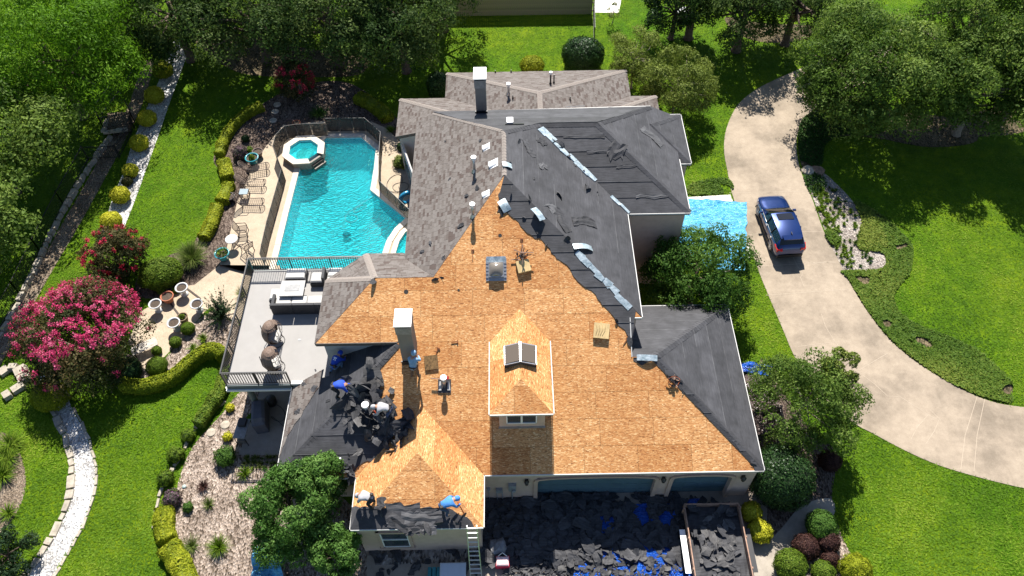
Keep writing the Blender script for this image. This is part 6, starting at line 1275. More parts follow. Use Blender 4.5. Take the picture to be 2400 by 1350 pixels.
# ================================================================ car
def car(M):
    root = empty('suv_car', (0, 0, 0), 'dark blue sport utility car parked on the driveway', 'car'); PB = paint('blue_car_paint', (0.005, 0.027, 0.135)); GB = glassy('car_glass', (.004, .005, .006), .04, 1.0, .35); BK = plain('black_plastic', (.012, .012, .013), .5, bmp=0)
    # stations: x (front +), half width, sill z, belt z, roof z, roof half width
    st = [(2.32, .55, .34, .62, .64, .40), (2.26, .72, .28, .76, .80, .55), (2.05, .84, .24, .88, .93, .68), (1.6, .90, .22, .95, 1.01, .76), (1.15, .91, .22, .99, 1.06, .80), (.92, .91, .22, 1.00, 1.12, .78), (.45, .915, .22, 1.01, 1.42, .72), (.10, .92, .22, 1.02, 1.60, .70), (-.5, .92, .22, 1.04, 1.67, .70), (-1.0, .92, .22, 1.06, 1.67, .69), (-1.5, .915, .22, 1.08, 1.63, .67), (-1.86, .90, .24, 1.10, 1.56, .65), (-2.08, .88, .28, 1.10, 1.20, .72), (-2.22, .84, .32, 1.02, 1.05, .70), (-2.30, .76, .36, .80, .84, .64), (-2.33, .70, .40, .62, .64, .55)]
    K = 8; P_ = []
    for x, w_, zs, zb, zr, wr in st:
        P_.append([(x, w_ * .80, zs), (x, w_ * .97, zs + .06), (x, w_, (zs + zb) * .5), (x, w_ * .985, zb - .06), (x, w_ * .955, zb), (x, wr + (w_ * .955 - wr) * .06, zr - .05 * min(1, (zr - zb) * 3)), (x, wr * .6, zr), (x, 0, zr + .012)])
    body, wind, rear = B(), B(), B(); side = {1: B(), -1: B()}
    for i in range(len(st) - 1):
        for j in range(K - 1):
            for s in (1, -1):
                q = [P_[i][j], P_[i + 1][j], P_[i + 1][j + 1], P_[i][j + 1]]; q = [(a, b_ * s, c_) for a, b_, c_ in q]; q = q if s > 0 else q[::-1]
                tgt = body
                if j == 4 and 6 <= i <= 10: tgt = side[s]
                if j >= 5 and i in (5, 6): tgt = wind
                if j >= 5 and i == 11: tgt = rear
                tgt.add(q, [(0, 1, 2, 3)], 0, True)
    def weld(b_, name, mat):
        me = mesh(name, b_.v, b_.f, mat, None, True); bm = bmesh.new(); bm.from_mesh(me); bmesh.ops.remove_doubles(bm, verts=bm.verts, dist=1e-4); bm.to_mesh(me); bm.free(); return obj(name, me, root)
    bo = weld(body, 'body', PB); weld(side[1], 'side_window', GB); weld(side[-1], 'side_window', GB); weld(wind, 'windscreen', GB); weld(rear, 'rear_window', GB)
    for s in (1, -1):
        for x in (-.12, -.98): q = B(); q.bar((x, s * .905, 1.04), (x - .03, s * .745, 1.57), .03, .06); q.make('pillar', BK, root)
        q = B(); q.path([(1.0, s * .885, 1.02), (0, s * .905, 1.035), (-1.6, s * .885, 1.10)], .013, 5); q.make('chrome_strip', ALU, root)
        q = B(); rbox(q, (.72, s * 1.02, 1.07), (.14, .20, .15), .04); q.make('wing_mirror', PB, root)
        for x, z0, z1 in ((.62, .38, 1.0), (-.35, .38, 1.02), (-1.22, .75, 1.05)): q = B(); q.box((x, s * .917, (z0 + z1) / 2), (.014, .016, z1 - z0)); q.make('door_gap', BK, root)
        for x in (.0, -.95): q = B(); q.box((x - .2, s * .928, .93), (.16, .02, .03)); q.make('door_handle', ALU, root)
        q = B(); q.path([(1.02, s * .80, 1.085), (1.5, s * .765, 1.035), (2.0, s * .68, .95)], .007, 4); q.make('bonnet_gap', BK, root)
        q = B(); q.box((0, s * .89, .27), (2.5, .05, .14)); q.make('sill', BK, root)
        q = B(); q.slab([(-2.12, s * .56, 1.12), (-2.30, s * .54, 1.0), (-2.25, s * .86, .98), (-1.84, s * .925, 1.08)], .2); q.make('tail_light', glassy('red_lens', (.65, .012, .015), .12), root)
        q = B(); q.slab([(2.20, s * .5, .80), (2.02, s * .82, .86), (1.85, s * .87, .86), (2.1, s * .55, .84)], .1); q.make('headlight', glassy('clear_lens', (.6, .62, .65), .08), root)
        for x in (1.42, -1.35):
            c_ = Vector((x, s * .82, .35)); q = B(); q.path([c_ + Vector((.27 * cos(t), 0, .27 * sin(t))) for t in [2 * pi * k / 22 for k in range(22)]], .085, 8, closed=True); wh = q.make('wheel', plain('tyre', (.015, .015, .016), .8), root)
            q = B(); q.cyl(c_ + Vector((0, s * .04, 0)), c_ + Vector((0, s * .075, 0)), .09, n=12)
            for k in range(10): t = 2 * pi * k / 10; q.bar(c_ + Vector((0, s * .075, 0)), c_ + Vector((.24 * cos(t), s * .07, .24 * sin(t))), .045, .03)
            q.path([c_ + Vector((.235 * cos(t), s * .06, .235 * sin(t))) for t in [2 * pi * k / 22 for k in range(22)]], .025, 5, closed=True); q.make('rim', ALU, wh)
            q = B(); q.path([c_ + Vector((.40 * cos(t), s * .085, .40 * sin(t))) for t in [pi * k / 12 for k in range(13)]], .04, 6); q.make('wheel_arch', BK, root)
    q = B(); q.slab([(-.02, -.46, 1.655), (-.02, .46, 1.655), (-.55, .47, 1.70), (-.55, -.47, 1.70)][::-1], .02); q.make('sunroof', glassy('sunroof_glass', (.012, .012, .014), .05), root)
    q = B(); q.slab([(-1.72, -.56, 1.64), (-1.72, .56, 1.64), (-2.02, .52, 1.58), (-2.02, -.52, 1.58)][::-1], .05); q.make('spoiler', PB, root)
    q = B(); q.box((-2.27, 0, .46), (.16, 1.5, .22)); q.make('bumper', BK, root); q = B(); q.box((2.25, 0, .42), (.16, 1.3, .2)); q.make('grille', BK, root)
    q = B(); q.box((-2.285, 0, .78), (.03, .34, .13)); pl = q.make('number_plate', plain('plate_white', (.7, .7, .68), .5, bmp=0), root)
    for k in range(6): q = B(); q.box((-2.303, -.12 + k * .048, .78), (.006, .028, .07)); q.make('plate_character', BK, pl)
    q = B(); q.lathe((0, 0, 0), [(.06, 0), (.075, .01), (.06, .02)], 14); em = q.make('emblem', ALU, root, Matrix.Translation((-2.25, 0, .92)) @ Matrix.Rotation(pi / 2, 4, 'Y')); 
    for s in (1, -1): q = B(); q.box((-2.262, s * .36, .89), (.01, .16, .03)); q.make('badge', ALU, root)
    q = B(); q.slab([(-1.55, -.02, 1.72), (-1.55, .02, 1.72), (-1.75, .01, 1.71), (-1.75, -.01, 1.71)][::-1], .06); q.make('antenna_fin', BK, root)
    q = B(); q.path([(-2.06, 0, 1.12), (-2.02, -.3, 1.2)], .012, 5); q.make('rear_wiper', BK, root); root.matrix_basis = M
pf_, pr_ = at(1797, 485), at(1836, 590); d = pf_ - pr_; mid = (pf_ + pr_) / 2
car(TR((mid.x + .05, mid.y - .25, .03), math.atan2(d.y, d.x)))
# ================================================================ tarps
def tarp(name, label, px, mat, seed, n=26, amp=.10, z=.05, curve=False):
    P = gp(px); r = random.Random(seed); vs = []
    for j in range(n + 1):
        for i in range(n + 1):
            s_, t = i / n, j / n; q = P[0] * (1 - s_) * (1 - t) + P[1] * s_ * (1 - t) + P[2] * s_ * t + P[3] * (1 - s_) * t
            e = noise.noise(q * 1.3 + Vector((seed, 0, 0))) + .6 * abs(noise.noise(Vector((q.x * 1.2, q.y * 5, seed)))) + .5 * noise.noise(q * 4)
            vs.append(q + Vector((noise.noise(q * 2) * .1, noise.noise(q * 2 + Vector((5, 5, 5))) * .1, z + max(0, amp * (e + .35)))))
    me = mesh(name, vs, [(j * (n + 1) + i, j * (n + 1) + i + 1, (j + 1) * (n + 1) + i + 1, (j + 1) * (n + 1) + i) for j in range(n) for i in range(n)], mat, None, True)
    return tag(obj(name, me), label, 'tarp')
tarp('blue_tarp', 'large bright blue tarp spread between the house and the car', [(1596, 466), (1750, 477), (1746, 640), (1590, 620)], TARP, 1, 40, .12)
tarp('blue_tarp', 'crumpled blue tarp at the eave under the airy tree', [(1715, 852), (1812, 858), (1800, 882), (1730, 880)], TARPB, 2, 16, .35)
tarp('brown_tarp', 'crumpled brown tarp covering plants along the garage wall', [(1725, 880), (1800, 890), (1840, 1010), (1760, 1030)], TARPG, 3, 30, .42)
tarp('blue_tarp', 'blue tarp covering something below the bushy front tree', [(602, 1296), (668, 1290), (672, 1390), (588, 1390)], TARP, 4, 16, .55, .25)
tarp('blue_tarp', 'deep blue tarp under the torn roofing in front of the garage', [(1400, 1190), (1640, 1170), (1640, 1390), (1330, 1390)], TARPB, 5, 40, .10)
# ================================================================ torn roofing
def scrap(seed, shing=False):
    r = random.Random(seed); k = 9; W_, L_ = r.uniform(.7, 1.5), r.uniform(.3, .8); cu = r.uniform(-.35, .5); ax = r.uniform(0, pi); vs = [(0, 0, 0)]
    for ring in (.55, 1.0):
        for i in range(k):
            t = 2 * pi * i / k; q = ring * (r.uniform(.7, 1.15) if ring == 1 else 1); x, y = W_ * q * cos(t) * .5, L_ * q * sin(t) * .5
            if ring == 1 and r.random() < .3: x *= .75
            d_ = x * cos(ax) + y * sin(ax); vs.append((x, y, cu * d_ * d_ * 1.6 + r.uniform(-.03, .03)))
    zm = min(v[2] for v in vs); vs = [(x, y, z - zm + .01) for x, y, z in vs]
    fs = [(0, 1 + i, 1 + (i + 1) % k) for i in range(k)] + [(1 + i, 1 + k + i, 1 + k + (i + 1) % k, 1 + (i + 1) % k) for i in range(k)]
    return vs, fs
SC = [scrap(i) for i in range(12)]; SCM = [mesh('felt_scrap', v, f, SCRAP) for v, f in SC]
GREYS = felt_mat('grey_scrap', (0.045, 0.045, 0.048), (0.125, 0.12, 0.118)); SCG = [mesh('shingle_scrap', v, f, GREYS) for v, f in SC]
def rmat(rs, tilt=.5): return Matrix.Rotation(rs.uniform(0, 6.28), 4, 'Z') @ Matrix.Rotation(rs.gauss(0, tilt), 4, 'X') @ Matrix.Rotation(rs.gauss(0, tilt), 4, 'Y')
def heap(label, px, n, hfun, seed, size=(.35, .8), tilt=.35, grey=.25, group='torn roofing in front of the garage', stuffn=0, z0=.03, stuff_label=None, thin=None):
    r = random.Random(seed); poly = [(p.x, p.y) for p in gp(px)]; xs = [p[0] for p in poly]; ys = [p[1] for p in poly]; k = 0; SV, SF = [], []
    while k < n + stuffn:
        x, y = r.uniform(min(xs), max(xs)), r.uniform(min(ys), max(ys))
        if not inpoly(x, y, poly): continue
        if thin and x > thin and noise.noise(Vector((x * 1.1, y * 1.1, 3))) > .14: continue
        top = k < n; z = z0 + hfun(x, y) * (r.uniform(.55, 1.0) if top else r.uniform(0, .85)); s = r.uniform(*size); M = Matrix.Translation((x, y, z)) @ rmat(r, tilt) @ Matrix.Scale(s, 4)
        if top:
            g_ = r.random() < grey; i = r.randrange(12); tag(obj('shingle_scrap' if g_ else 'felt_scrap', (SCG if g_ else SCM)[i], None, M), label, 'scrap', group)
        else:
            v, f = SC[r.randrange(12)]; o = len(SV); SV += [M @ Vector(q) for q in v]; SF += [[i + o for i in ff_] for ff_ in f]
        k += 1
    if SV: tag(obj('roofing_debris', mesh('roofing_debris', SV, SF, SCRAP)), stuff_label, 'debris', kind='stuff')
yard = [(1150, 1160), (1600, 1158), (1640, 1390), (1120, 1390), (1128, 1250)]
XT = at(1430, 1250).x
hf = lambda x, y: (.26 if x < XT else .16) + .14 * noise.noise(Vector((x * .8, y * .8, 1)))
def bare(x, y): return noise.noise(Vector((x * .55, y * .55, 7)))
ym = B(); P_ = [(p.x, p.y) for p in gp([(1135, 1165), (1420, 1162), (1400, 1300), (1128, 1300)])]; n = 40; xs = [p[0] for p in P_]; ys = [p[1] for p in P_]; vs = []
for j in range(n + 1):
    for i in range(n + 1):
        x, y = min(xs) + (max(xs) - min(xs)) * i / n, min(ys) + (max(ys) - min(ys)) * j / n; e = min(i, n - i, j, n - j) / 5; vs.append((x, y, .0 + min(1, e) * (.16 + .13 * noise.noise(Vector((x * 1.5, y * 1.5, 0))) + .08 * noise.noise(Vector((x * 5, y * 5, 0))))))
ym.add(vs, [(j * (n + 1) + i, j * (n + 1) + i + 1, (j + 1) * (n + 1) + i + 1, (j + 1) * (n + 1) + i) for j in range(n) for i in range(n)]); tag(ym.make('debris_mound', SCRAP), 'dark mound of torn roofing under the scraps before the garage', 'debris', kind='stuff')
heap('torn piece of dark roofing lying in the heap before the garage', [(1140, 1165), (1596, 1160), (1605, 1320), (1128, 1320)], 80, hf, 1, (.35, .8), .2, .08, stuffn=1500, stuff_label='mass of torn roofing felt heaped before the garage doors', thin=at(1400, 1250).x)
heap('grey shingle scrap lying in the sunlit strip before the garage', [(1190, 1312), (1580, 1318), (1600, 1380), (1180, 1380)], 110, lambda x, y: .14, 2, (.18, .42), .25, .6, 'scraps in the sunlit strip', 260, stuff_label='sunlit scatter of broken shingles before the garage')
heap('small felt scrap scattered on the ground below the front wing', [(870, 1290), (1110, 1290), (1120, 1380), (860, 1380)], 34, lambda x, y: .02, 3, (.2, .75), .08, .1, 'scraps below the front wing')
heap('dark scrap lying at the right garage door', [(1565, 1168), (1700, 1170), (1690, 1186), (1570, 1186)], 22, lambda x, y: .03, 4, (.2, .5), .1, .1, 'scraps at the right garage door')
heap('x', [(1180, 1300), (1600, 1305), (1610, 1380), (1170, 1380)], 0, lambda x, y: .16, 8, (.08, .22), .5, 0, stuffn=700, stuff_label='fine crumbs of broken shingle in the sunlit strip')
# trailer
ta, tb = at(1606, 1195, .9), at(1700, 1185, .9); x0, x1 = at(1612, 1250, .8).x, at(1742, 1250, .8).x; yA, yB = at(1650, 1185, .8).y, 8.6
tl = empty('dump_trailer', ((x0 + x1) / 2, yA, 0), 'open trailer with wooden side rails loaded with torn shingles', 'trailer')
s = B(); s.box(((x0 + x1) / 2, (yA + yB) / 2, .55), (x1 - x0, yA - yB, .12)); s.make('bed', BLACK, tl)
for x in (x0, x1):
    for z in (.74, .95): s = B(); s.box((x, (yA + yB) / 2, z), (.05, yA - yB, .17)); s.make('side_board', WOODR, tl)
    for k in range(4): s = B(); s.box((x + (.04 if x > 0 and x == x1 else -.04), yA - .2 - k * 1.4, .78), (.05, .08, .6)); s.make('stake', WOODR, tl)
for z in (.74, .95): s = B(); s.box(((x0 + x1) / 2, yA, z), (x1 - x0, .05, .17)); s.make('end_board', WOODR, tl)
for x in (x0 - .22, x1 + .22):
    for k in (1.6, 2.6):
        s = B(); s.path([Vector((x, yA - k + .25 * cos(t), .35 + .25 * sin(t))) for t in [2 * pi * q / 18 for q in range(18)]], .1, 8, closed=True); wh = s.make('wheel', plain('tyre', (.015, .015, .016), .8), tl); s = B(); s.cyl((x - .06, yA - k, .35), (x + .06, yA - k, .35), .2, n=14); s.make('rim', GALV, wh)
    s = B(); s.box((x, yA - 2.1, .72), (.26, 2.0, .03)); s.make('mudguard', ALU if x < x1 else BLACK, tl)
r = random.Random(9)
tm = B(); nn_ = 14; vs = [(x0 + .05 + (x1 - x0 - .1) * i / nn_, yB + (yA - yB - .05) * j / nn_, .66 + .12 * noise.noise(Vector((i * .8, j * .8, 4))) + .1 * sin(pi * i / nn_)) for j in range(nn_ + 1) for i in range(nn_ + 1)]
tm.add(vs, [(j * (nn_ + 1) + i, j * (nn_ + 1) + i + 1, (j + 1) * (nn_ + 1) + i + 1, (j + 1) * (nn_ + 1) + i) for j in range(nn_) for i in range(nn_)]); tag(tm.make('debris_load', SCRAP), 'dark mass of torn roofing filling the open trailer', 'debris', kind='stuff')
for k in range(110):
    g_ = r.random() < .6; M = Matrix.Translation((r.uniform(x0 + .3, x1 - .3), r.uniform(yB, yA - .12), .74 + r.uniform(0, .22))) @ rmat(r, .14) @ Matrix.Scale(r.uniform(.3, .75), 4)
    tag(obj('shingle_scrap', (SCG if g_ else SCM)[r.randrange(12)], None, M), 'broken shingle scrap loaded in the open trailer', 'scrap', 'scraps loaded in the trailer')
# scraps on the roof
def onface(f, x, y, h=.03): p = onp(x, y, f.o, f.n); return p + f.n * h, f.M.to_3x3().to_4x4()
def roofscrap(label, f, pts, seed, size, tilt=.35, lift=.05, group=None, grey=0.0):
    r = random.Random(seed)
    for (x, y) in pts:
        p, Rm = onface(f, x, y, lift * r.uniform(.4, 1.6)); M = Matrix.Translation(p) @ Rm @ rmat(r, tilt) @ Matrix.Scale(r.uniform(*size), 4); g_ = r.random() < grey
        tag(obj('felt_scrap', (SCG if g_ else SCM)[r.randrange(12)], None, M), label, 'scrap', group)
r = random.Random(21); pts = []
while len(pts) < 130:
    t = r.random(); x = 838 + 122 * t + r.gauss(0, 30); y = 920 + 135 * t + r.gauss(0, 32)
    if x < 972 and y < 1085: pts.append((x, y))
roofscrap('crumpled torn felt in the heap at the workers on the lower roof', F1, pts, 22, (.35, 1.0), .6, .2, 'felt heap on the lower roof', .3)
roofscrap('torn felt hanging over the lower roof edge beside the front tree', F1, [(818 + r.uniform(-10, 12), 1095 + r.uniform(-30, 30)) for _ in range(12)], 23, (.3, .6), .5, .12, 'felt hanging by the front tree')
f = FC['FWs']
LAPF = felt_mat('faded_felt', (0.055, 0.055, 0.06), (0.11, 0.11, 0.115))
def roll(label, f, a, c, rad, seed, mat=SCRAP):
    """loose crumpled sheet of felt lying between two pixels of a roof face"""
    pa, Rm = onface(f, *a, .02); pb_, _ = onface(f, *c, .02); d = pb_ - pa; L = d.length; u = d / L; v = f.n.cross(u); s = B(); rr = random.Random(seed); n, m = 7, 4; vs = []; wd = rad * 3.6
    for i in range(n + 1):
        jag = rr.uniform(-.07, .07); jb = rr.uniform(.75, 1.15); bend = .5 * wd * noise.noise(Vector((i * .35, seed * 3.1, 0)))
        for j in range(m + 1):
            t = j / m - .5; ridge = math.exp(-((t - .18 * noise.noise(Vector((i * .5, seed, 2)))) / .22) ** 2); edge = max(0, abs(t) - .3) * 1.6
            h = rad * (.55 * ridge * (.3 + .9 * abs(noise.noise(Vector((i * .45, seed, 5))))) + edge * abs(noise.noise(Vector((i * .7, t * 3, seed)))) * 1.8) + .012
            vs.append(pa + u * (L * i / n + (jag if j in (0, m) else 0)) + v * (wd * t * (jb if j in (0, m) else 1) + bend) + f.n * h)
    s.add(vs, [(i * (m + 1) + j, i * (m + 1) + j + 1, (i + 1) * (m + 1) + j + 1, (i + 1) * (m + 1) + j) for i in range(n) for j in range(m)], 0, False); return tag(s.make('loose_felt', LAPF if seed % 3 == 0 else mat), label, 'felt sheet')
roll('long loose felt sheet above the wing eave, nearest the kneeling worker', f, (905, 1193), (985, 1190), .14, 1); roll('loose felt sheet curled along the upper edge of the wing tear', f, (985, 1200), (1042, 1205), .14, 2); roll('long curled felt sheet in the middle of the wing tear', f, (940, 1208), (1035, 1218), .18, 3); roll('broad crumpled felt sheet above the wing window', f, (905, 1218), (1000, 1222), .2, 4); roll('crumpled felt sheet drooping over the wing eave', f, (935, 1235), (985, 1237), .17, 5); roll('folded felt sheet lying at the right end of the wing tear', f, (985, 1228), (1025, 1232), .16, 6); roll('felt sheet standing up beside the grey-clad worker on the wing', FC['FWw'], (888, 1195), (898, 1165), .14, 7)
roofscrap('small torn felt at the wing eave', f, [(910, 1225), (895, 1205), (1000, 1238), (1030, 1225), (1060, 1222), (960, 1240), (1075, 1228)], 25, (.3, .6), .4, .06, 'scraps on the wing eave')
F4, Gs, Ge, N1f = FC['F4'], FC['Gs'], FC['Ge'], FC['N1']
for k, (fc, a, c, rad, lab) in enumerate(((F4, (1228, 328), (1250, 370), .10, 'narrow rolled felt strip near the top of the dark east slope'), (F4, (1262, 325), (1278, 342), .12, 'curled felt flap right of the narrow rolled strip'), (F4, (1262, 388), (1282, 392), .12, 'torn felt flap standing in the middle of the dark east slope'), (F4, (1298, 490), (1335, 545), .14, 'long upright felt fold below the foil patch'), (F4, (1340, 515), (1395, 525), .16, 'pointed felt flap beside the long upright fold'), (F4, (1280, 480), (1298, 500), .14, 'crumpled felt lump above the long upright fold'), (Gs, (1425, 350), (1460, 365), .25, 'wide lifted felt sheet on the east wing slope'), (Gs, (1375, 356), (1425, 355), .05, 'thin felt seam lifted on the east wing slope'), (Gs, (1490, 462), (1560, 460), .06, 'pale lifted seam low on the east wing slope'), (Gs, (1445, 391), (1490, 389), .05, 'lifted seam in the middle of the east wing slope'), (Gs, (1320, 321), (1418, 320), .05, 'lifted seam near the ridge of the east wing slope'), (Ge, (1505, 300), (1552, 342), .16, 'long rolled felt piece beside the small east gable'), (Ge, (1404, 285), (1455, 338), .09, 'curled felt along the upper east hip'), (N1f, (1420, 253), (1490, 254), .05, 'thin dark felt strip at the rear eave'), (N1f, (1325, 252), (1370, 249), .06, 'lifted felt strip at the rear eave nearest the chimney'))): roll(lab, fc, a, c, rad, 40 + k, FELT if k > 5 else SCRAP)
roofscrap('loose dark scrap lying on the grey felt slopes', F4, [(1292, 312), (1300, 330), (1315, 345), (1330, 365), (1345, 388), (1365, 400), (1375, 440), (1400, 455), (1216, 335), (1195, 380), (1240, 470), (1250, 420), (1310, 460), (1195, 440), (1430, 430)], 26, (.2, .55), .3, .05, 'scraps on the grey felt slopes', .2)
roofscrap('loose dark scrap lying on the weathered shingles', W1, [(1045, 332), (1055, 420), (1010, 570), (1040, 605), (1080, 530), (1127, 330), (1095, 460), (1120, 440), (990, 590)], 27, (.15, .45), .12, .03, 'scraps on the weathered shingles')
roofscrap('loose dark scrap on the shingled lower roof', W3, [(698, 935), (715, 905), (738, 912), (700, 965), (770, 940), (742, 870)], 28, (.25, .55), .1, .05, 'scraps on the shingled lower roof')
roofscrap('torn edge scrap along the strand board hip', F1, [(1175, 500), (1035, 652), (1020, 655), (1260, 545), (1280, 575), (1330, 560), (1445, 752), (1230, 510), (876, 660), (1765, 1090), (1475, 800), (1600, 920)], 29, (.15, .5), .5, .06, 'scraps along the strand board edge')
def foilbit(label, f, a, c, wd, curl, seed):
    pa, _ = onface(f, *a, .05); pb_, _ = onface(f, *c, .05); d = pb_ - pa; L = d.length; u = d / L; v = f.n.cross(u); s = B(); n = 10; vs = []
    for i in range(n + 1):
        t = i / n; h = curl * sin(t * pi) ; q = pa + u * L * t + f.n * (h + .02); vs += [q + v * wd / 2, q - v * wd / 2 + f.n * .02]
    s.add(vs, [(2 * i, 2 * i + 1, 2 * i + 3, 2 * i + 2) for i in range(n)], 0, True); return tag(s.make('foil_sheet', FOIL), label, 'foil')
foilbit('pale foil patch on the dark slope above the strand board', F4, (1248, 490), (1270, 518), .42, .05, 1); foilbit('curled foil sheet at the top of the foil hip strip', F4, (1342, 580), (1386, 585), .32, .14, 2); foilbit('foil sheet peeling at the ridge beside the shingles', F4, (1176, 386), (1198, 392), .34, .04, 3); foilbit('silvery felt flap standing above the strand board peak', F1, (1174, 470), (1190, 496), .42, .08, 4); foilbit('crumpled foil beside the garage ridge', F1, (1492, 838), (1540, 840), .28, .1, 5)
# boards, boxes and tools on the strand board
def slabthing(name, label, cat, px, size, rz, mat, h=.06, f=F1):
    p, Rm = onface(f, *px, .02 + h / 2); s = B(); s.box((0, 0, 0), (*size, h)); return tag(s.make(name, mat, None, Matrix.Translation(p) @ Rm @ Matrix.Rotation(rz, 4, 'Z')), label, cat)
slabthing('plywood_box', 'flat tan board tilted beside the tool pile below the peak', 'board', (1227, 625), (.62, .58), .22, CARD, .18)
q = slabthing('plywood_sheet', 'tan board with scribbled lines near the right end of the slope', 'board', (1409, 776), (.72, .72), -.12, CARD, .16)
for k in range(4):
    s = B(); s.path([(-.25 + .1 * k, -.25, .085), (-.2 + .12 * k, .0, .085), (-.28 + .15 * k, .25, .085)], .008, 4); s.make('pencil_line', plain('pencil', (.2, .13, .05), .8), q, q.matrix_basis)
slabthing('bark_pad', 'square brown pad of torn backing beside the chimney worker', 'pad', (1011, 850), (.62, .66), .1, plain('brown_fibre', (.17, .10, .04), .95, var=.7, scale=14, bmp=1.0), .08)
for k, (x, y, a_) in enumerate(((872, 870, .1), (876, 884, .25), (868, 893, -.05), (880, 900, .15))): slabthing('shingle_bundle', ('topmost stacked shingle bundle above the felt heap', 'second stacked shingle bundle above the felt heap', 'third stacked shingle bundle above the felt heap', 'lowest stacked shingle bundle above the felt heap')[k], 'shingle bundle', (x, y), (.8, .32), a_, GREYS, .07)
def toolpile(label, px, seed, n=9, sc=1.0):
    p, Rm = onface(F1, *px, .03); root = empty('tool_pile', p, label, 'tools'); r = random.Random(seed); M = Matrix.Translation(p) @ Rm
    for k in range(n):
        a_ = r.uniform(0, 6.28); L = r.uniform(.2, .55) * sc; x, y = r.gauss(0, .12) * sc, r.gauss(0, .14) * sc; s = B(); s.bar((x, y, .03 + .025 * k), (x + L * cos(a_), y + L * sin(a_), .06 + .03 * k), .04, .04); s.box((x, y, .06 + .025 * k), (.12, .08, .07), a_); s.make('tool', (BLACK, WOODR, plain('tool_brown', (.09, .05, .03), .7))[k % 3], root, M)
    s = B(); s.path([(.25 * cos(t) * (1 + .2 * sin(3 * t)), .25 * sin(t) - .1, .04) for t in [k * .3 for k in range(24)]], .012, 4); s.make('cord', plain('orange_cord', (.35, .08, .02), .6), root, M)
toolpile('dark pile of tools and cords below the roof peak', (1221, 600), 1, 12); toolpile('small bundle of tools at the felt edge on the right hip', (1579, 890), 2, 8, .7)
for k, (x, y, a_, L, lab) in enumerate(((1108, 597, 1.55, .45, 'short pry bar standing on the upper strand board'), (1223, 568, 1.6, .3, 'small dark tool just below the roof peak'), (1065, 802, .1, .3, 'rusty hammer lying on the strand board above the pad'), (1025, 822, 1.1, .25, 'small rusty hook lying beside the chimney'), (1466, 800, .9, .35, 'thin stick lying against the rake edge'))):
    p, Rm = onface(F1, x, y, .03); s = B(); s.bar((-L / 2, 0, .02), (L / 2, 0, .02), .03, .03); s.bar((L / 2, -.07, .02), (L / 2, .07, .02), .05, .05); tag(s.make('hand_tool', plain('rust', (.22, .07, .025), .8), None, Matrix.Translation(p) @ Rm @ Matrix.Rotation(a_, 4, 'Z')), lab, 'tool')
p, Rm = onface(F1, 1042, 905, .02); jk = empty('flue_base', p, 'white-capped flue with grey flashing pad and tools in the middle of the slope', 'flue'); M = Matrix.Translation(p) @ Rm
s = B(); s.box((0, 0, .02), (.6, .62, .03)); s.make('pad', SCRAP, jk, M); 
for sg in (-1, 1): s = B(); s.slab([(sg * .14, -.2, .10), (sg * .27, -.2, .08), (sg * .22, .22, .08), (sg * .16, .22, .10)], .03); s.make('flashing_edge', CUSH, jk, M)
s = B(); s.cyl(p - Vector((0, 0, .1)), p + Vector((0, .05, .62)), .085, n=12); s.make('pipe', GALV, jk); s = B(); s.cyl(p + Vector((0, .05, .62)), p + Vector((0, .05, .7)), .15, n=14); s.make('cap', CAPW, jk); s = B(); s.bar((-.6, .35, .25), (.0, .3, .25), .05, .05); s.make('handle', WOODR, jk, M); s = B(); s.box((.12, .36, .22), (.2, .14, .14)); s.make('red_tool', plain('red_plastic', (.45, .03, .03), .4), jk, M)
# ladder and things at the foot of the front wing
lx0, lx1 = atY(1090, 1236, 12.5).x, atY(1122, 1236, 12.5).x; lm_ = (lx0 + lx1) / 2
ld = empty('ladder', (lm_, 11.5, 0), 'aluminium ladder leaning on the front wing eave', 'ladder'); top = Vector((lm_, 12.52, 3.5)); bot = Vector((lm_ + .05, 11.35, 0))
for sg in (-1, 1): s = B(); s.bar(bot + Vector((sg * .26, 0, 0)), top + Vector((sg * .21, 0, 0)), .035, .08); s.make('rail', ALU, ld)
for k in range(12): t = (k + .5) / 12; q = bot.lerp(top, t); s = B(); s.bar(q - Vector((.24, 0, 0)), q + Vector((.24, 0, 0)), .05, .04); s.make('rung', ALU, ld)
P = at(1062, 1342, .4); cb_ = empty('storage_bin', (P.x, P.y, 0), 'pale blue lidded storage bin at the bottom edge below the wing', 'bin'); s = B(); rbox(s, (P.x, P.y, .3), (1.1, .7, .5)); s.make('body', plain('pale_blue_plastic', (.42, .50, .60), .5, var=.06), cb_); s = B(); rbox(s, (P.x, P.y, .58), (1.18, .78, .1)); s.make('lid', plain('pale_lid', (.52, .58, .66), .5, var=.05), cb_)
P = at(1018, 1345, .3); s = B()
for k in range(3): s.box((P.x - .2 + k * .2, P.y, .25), (.16, .5, .5))
tag(s.make('teal_crate', plain('teal_plastic', (.02, .18, .20), .5)), 'ribbed teal crate beside the pale blue bin', 'crate')
P = at(1178, 1318, .2); cl = empty('red_cooler', (P.x, P.y, 0), 'small red and white cooler beside the ladder', 'cooler'); s = B(); rbox(s, (P.x, P.y, .2), (.62, .5, .36)); s.make('body', plain('cooler_red', (.55, .02, .06), .4), cl); s = B(); rbox(s, (P.x, P.y - .02, .42), (.56, .42, .1)); s.make('lid', plain('pink_lid', (.8, .55, .56), .4), cl); s = B(); s.path([(P.x - .2, P.y + .2, .45), (P.x, P.y + .3, .62), (P.x + .2, P.y + .2, .45)], .02); s.make('handle', CAPW, cl)
P = at(1168, 1285, .3); s = B(); n = 8; s.lathe((P.x, P.y, 0), [(.5, 0), (.45, .3), (.3, .5), (0, .55)], 10, sm=False)
for v in s.v: v += Vector((noise.noise(v * 2), noise.noise(v * 2 + Vector((3, 3, 3))), noise.noise(v * 3) * .6)) * .25
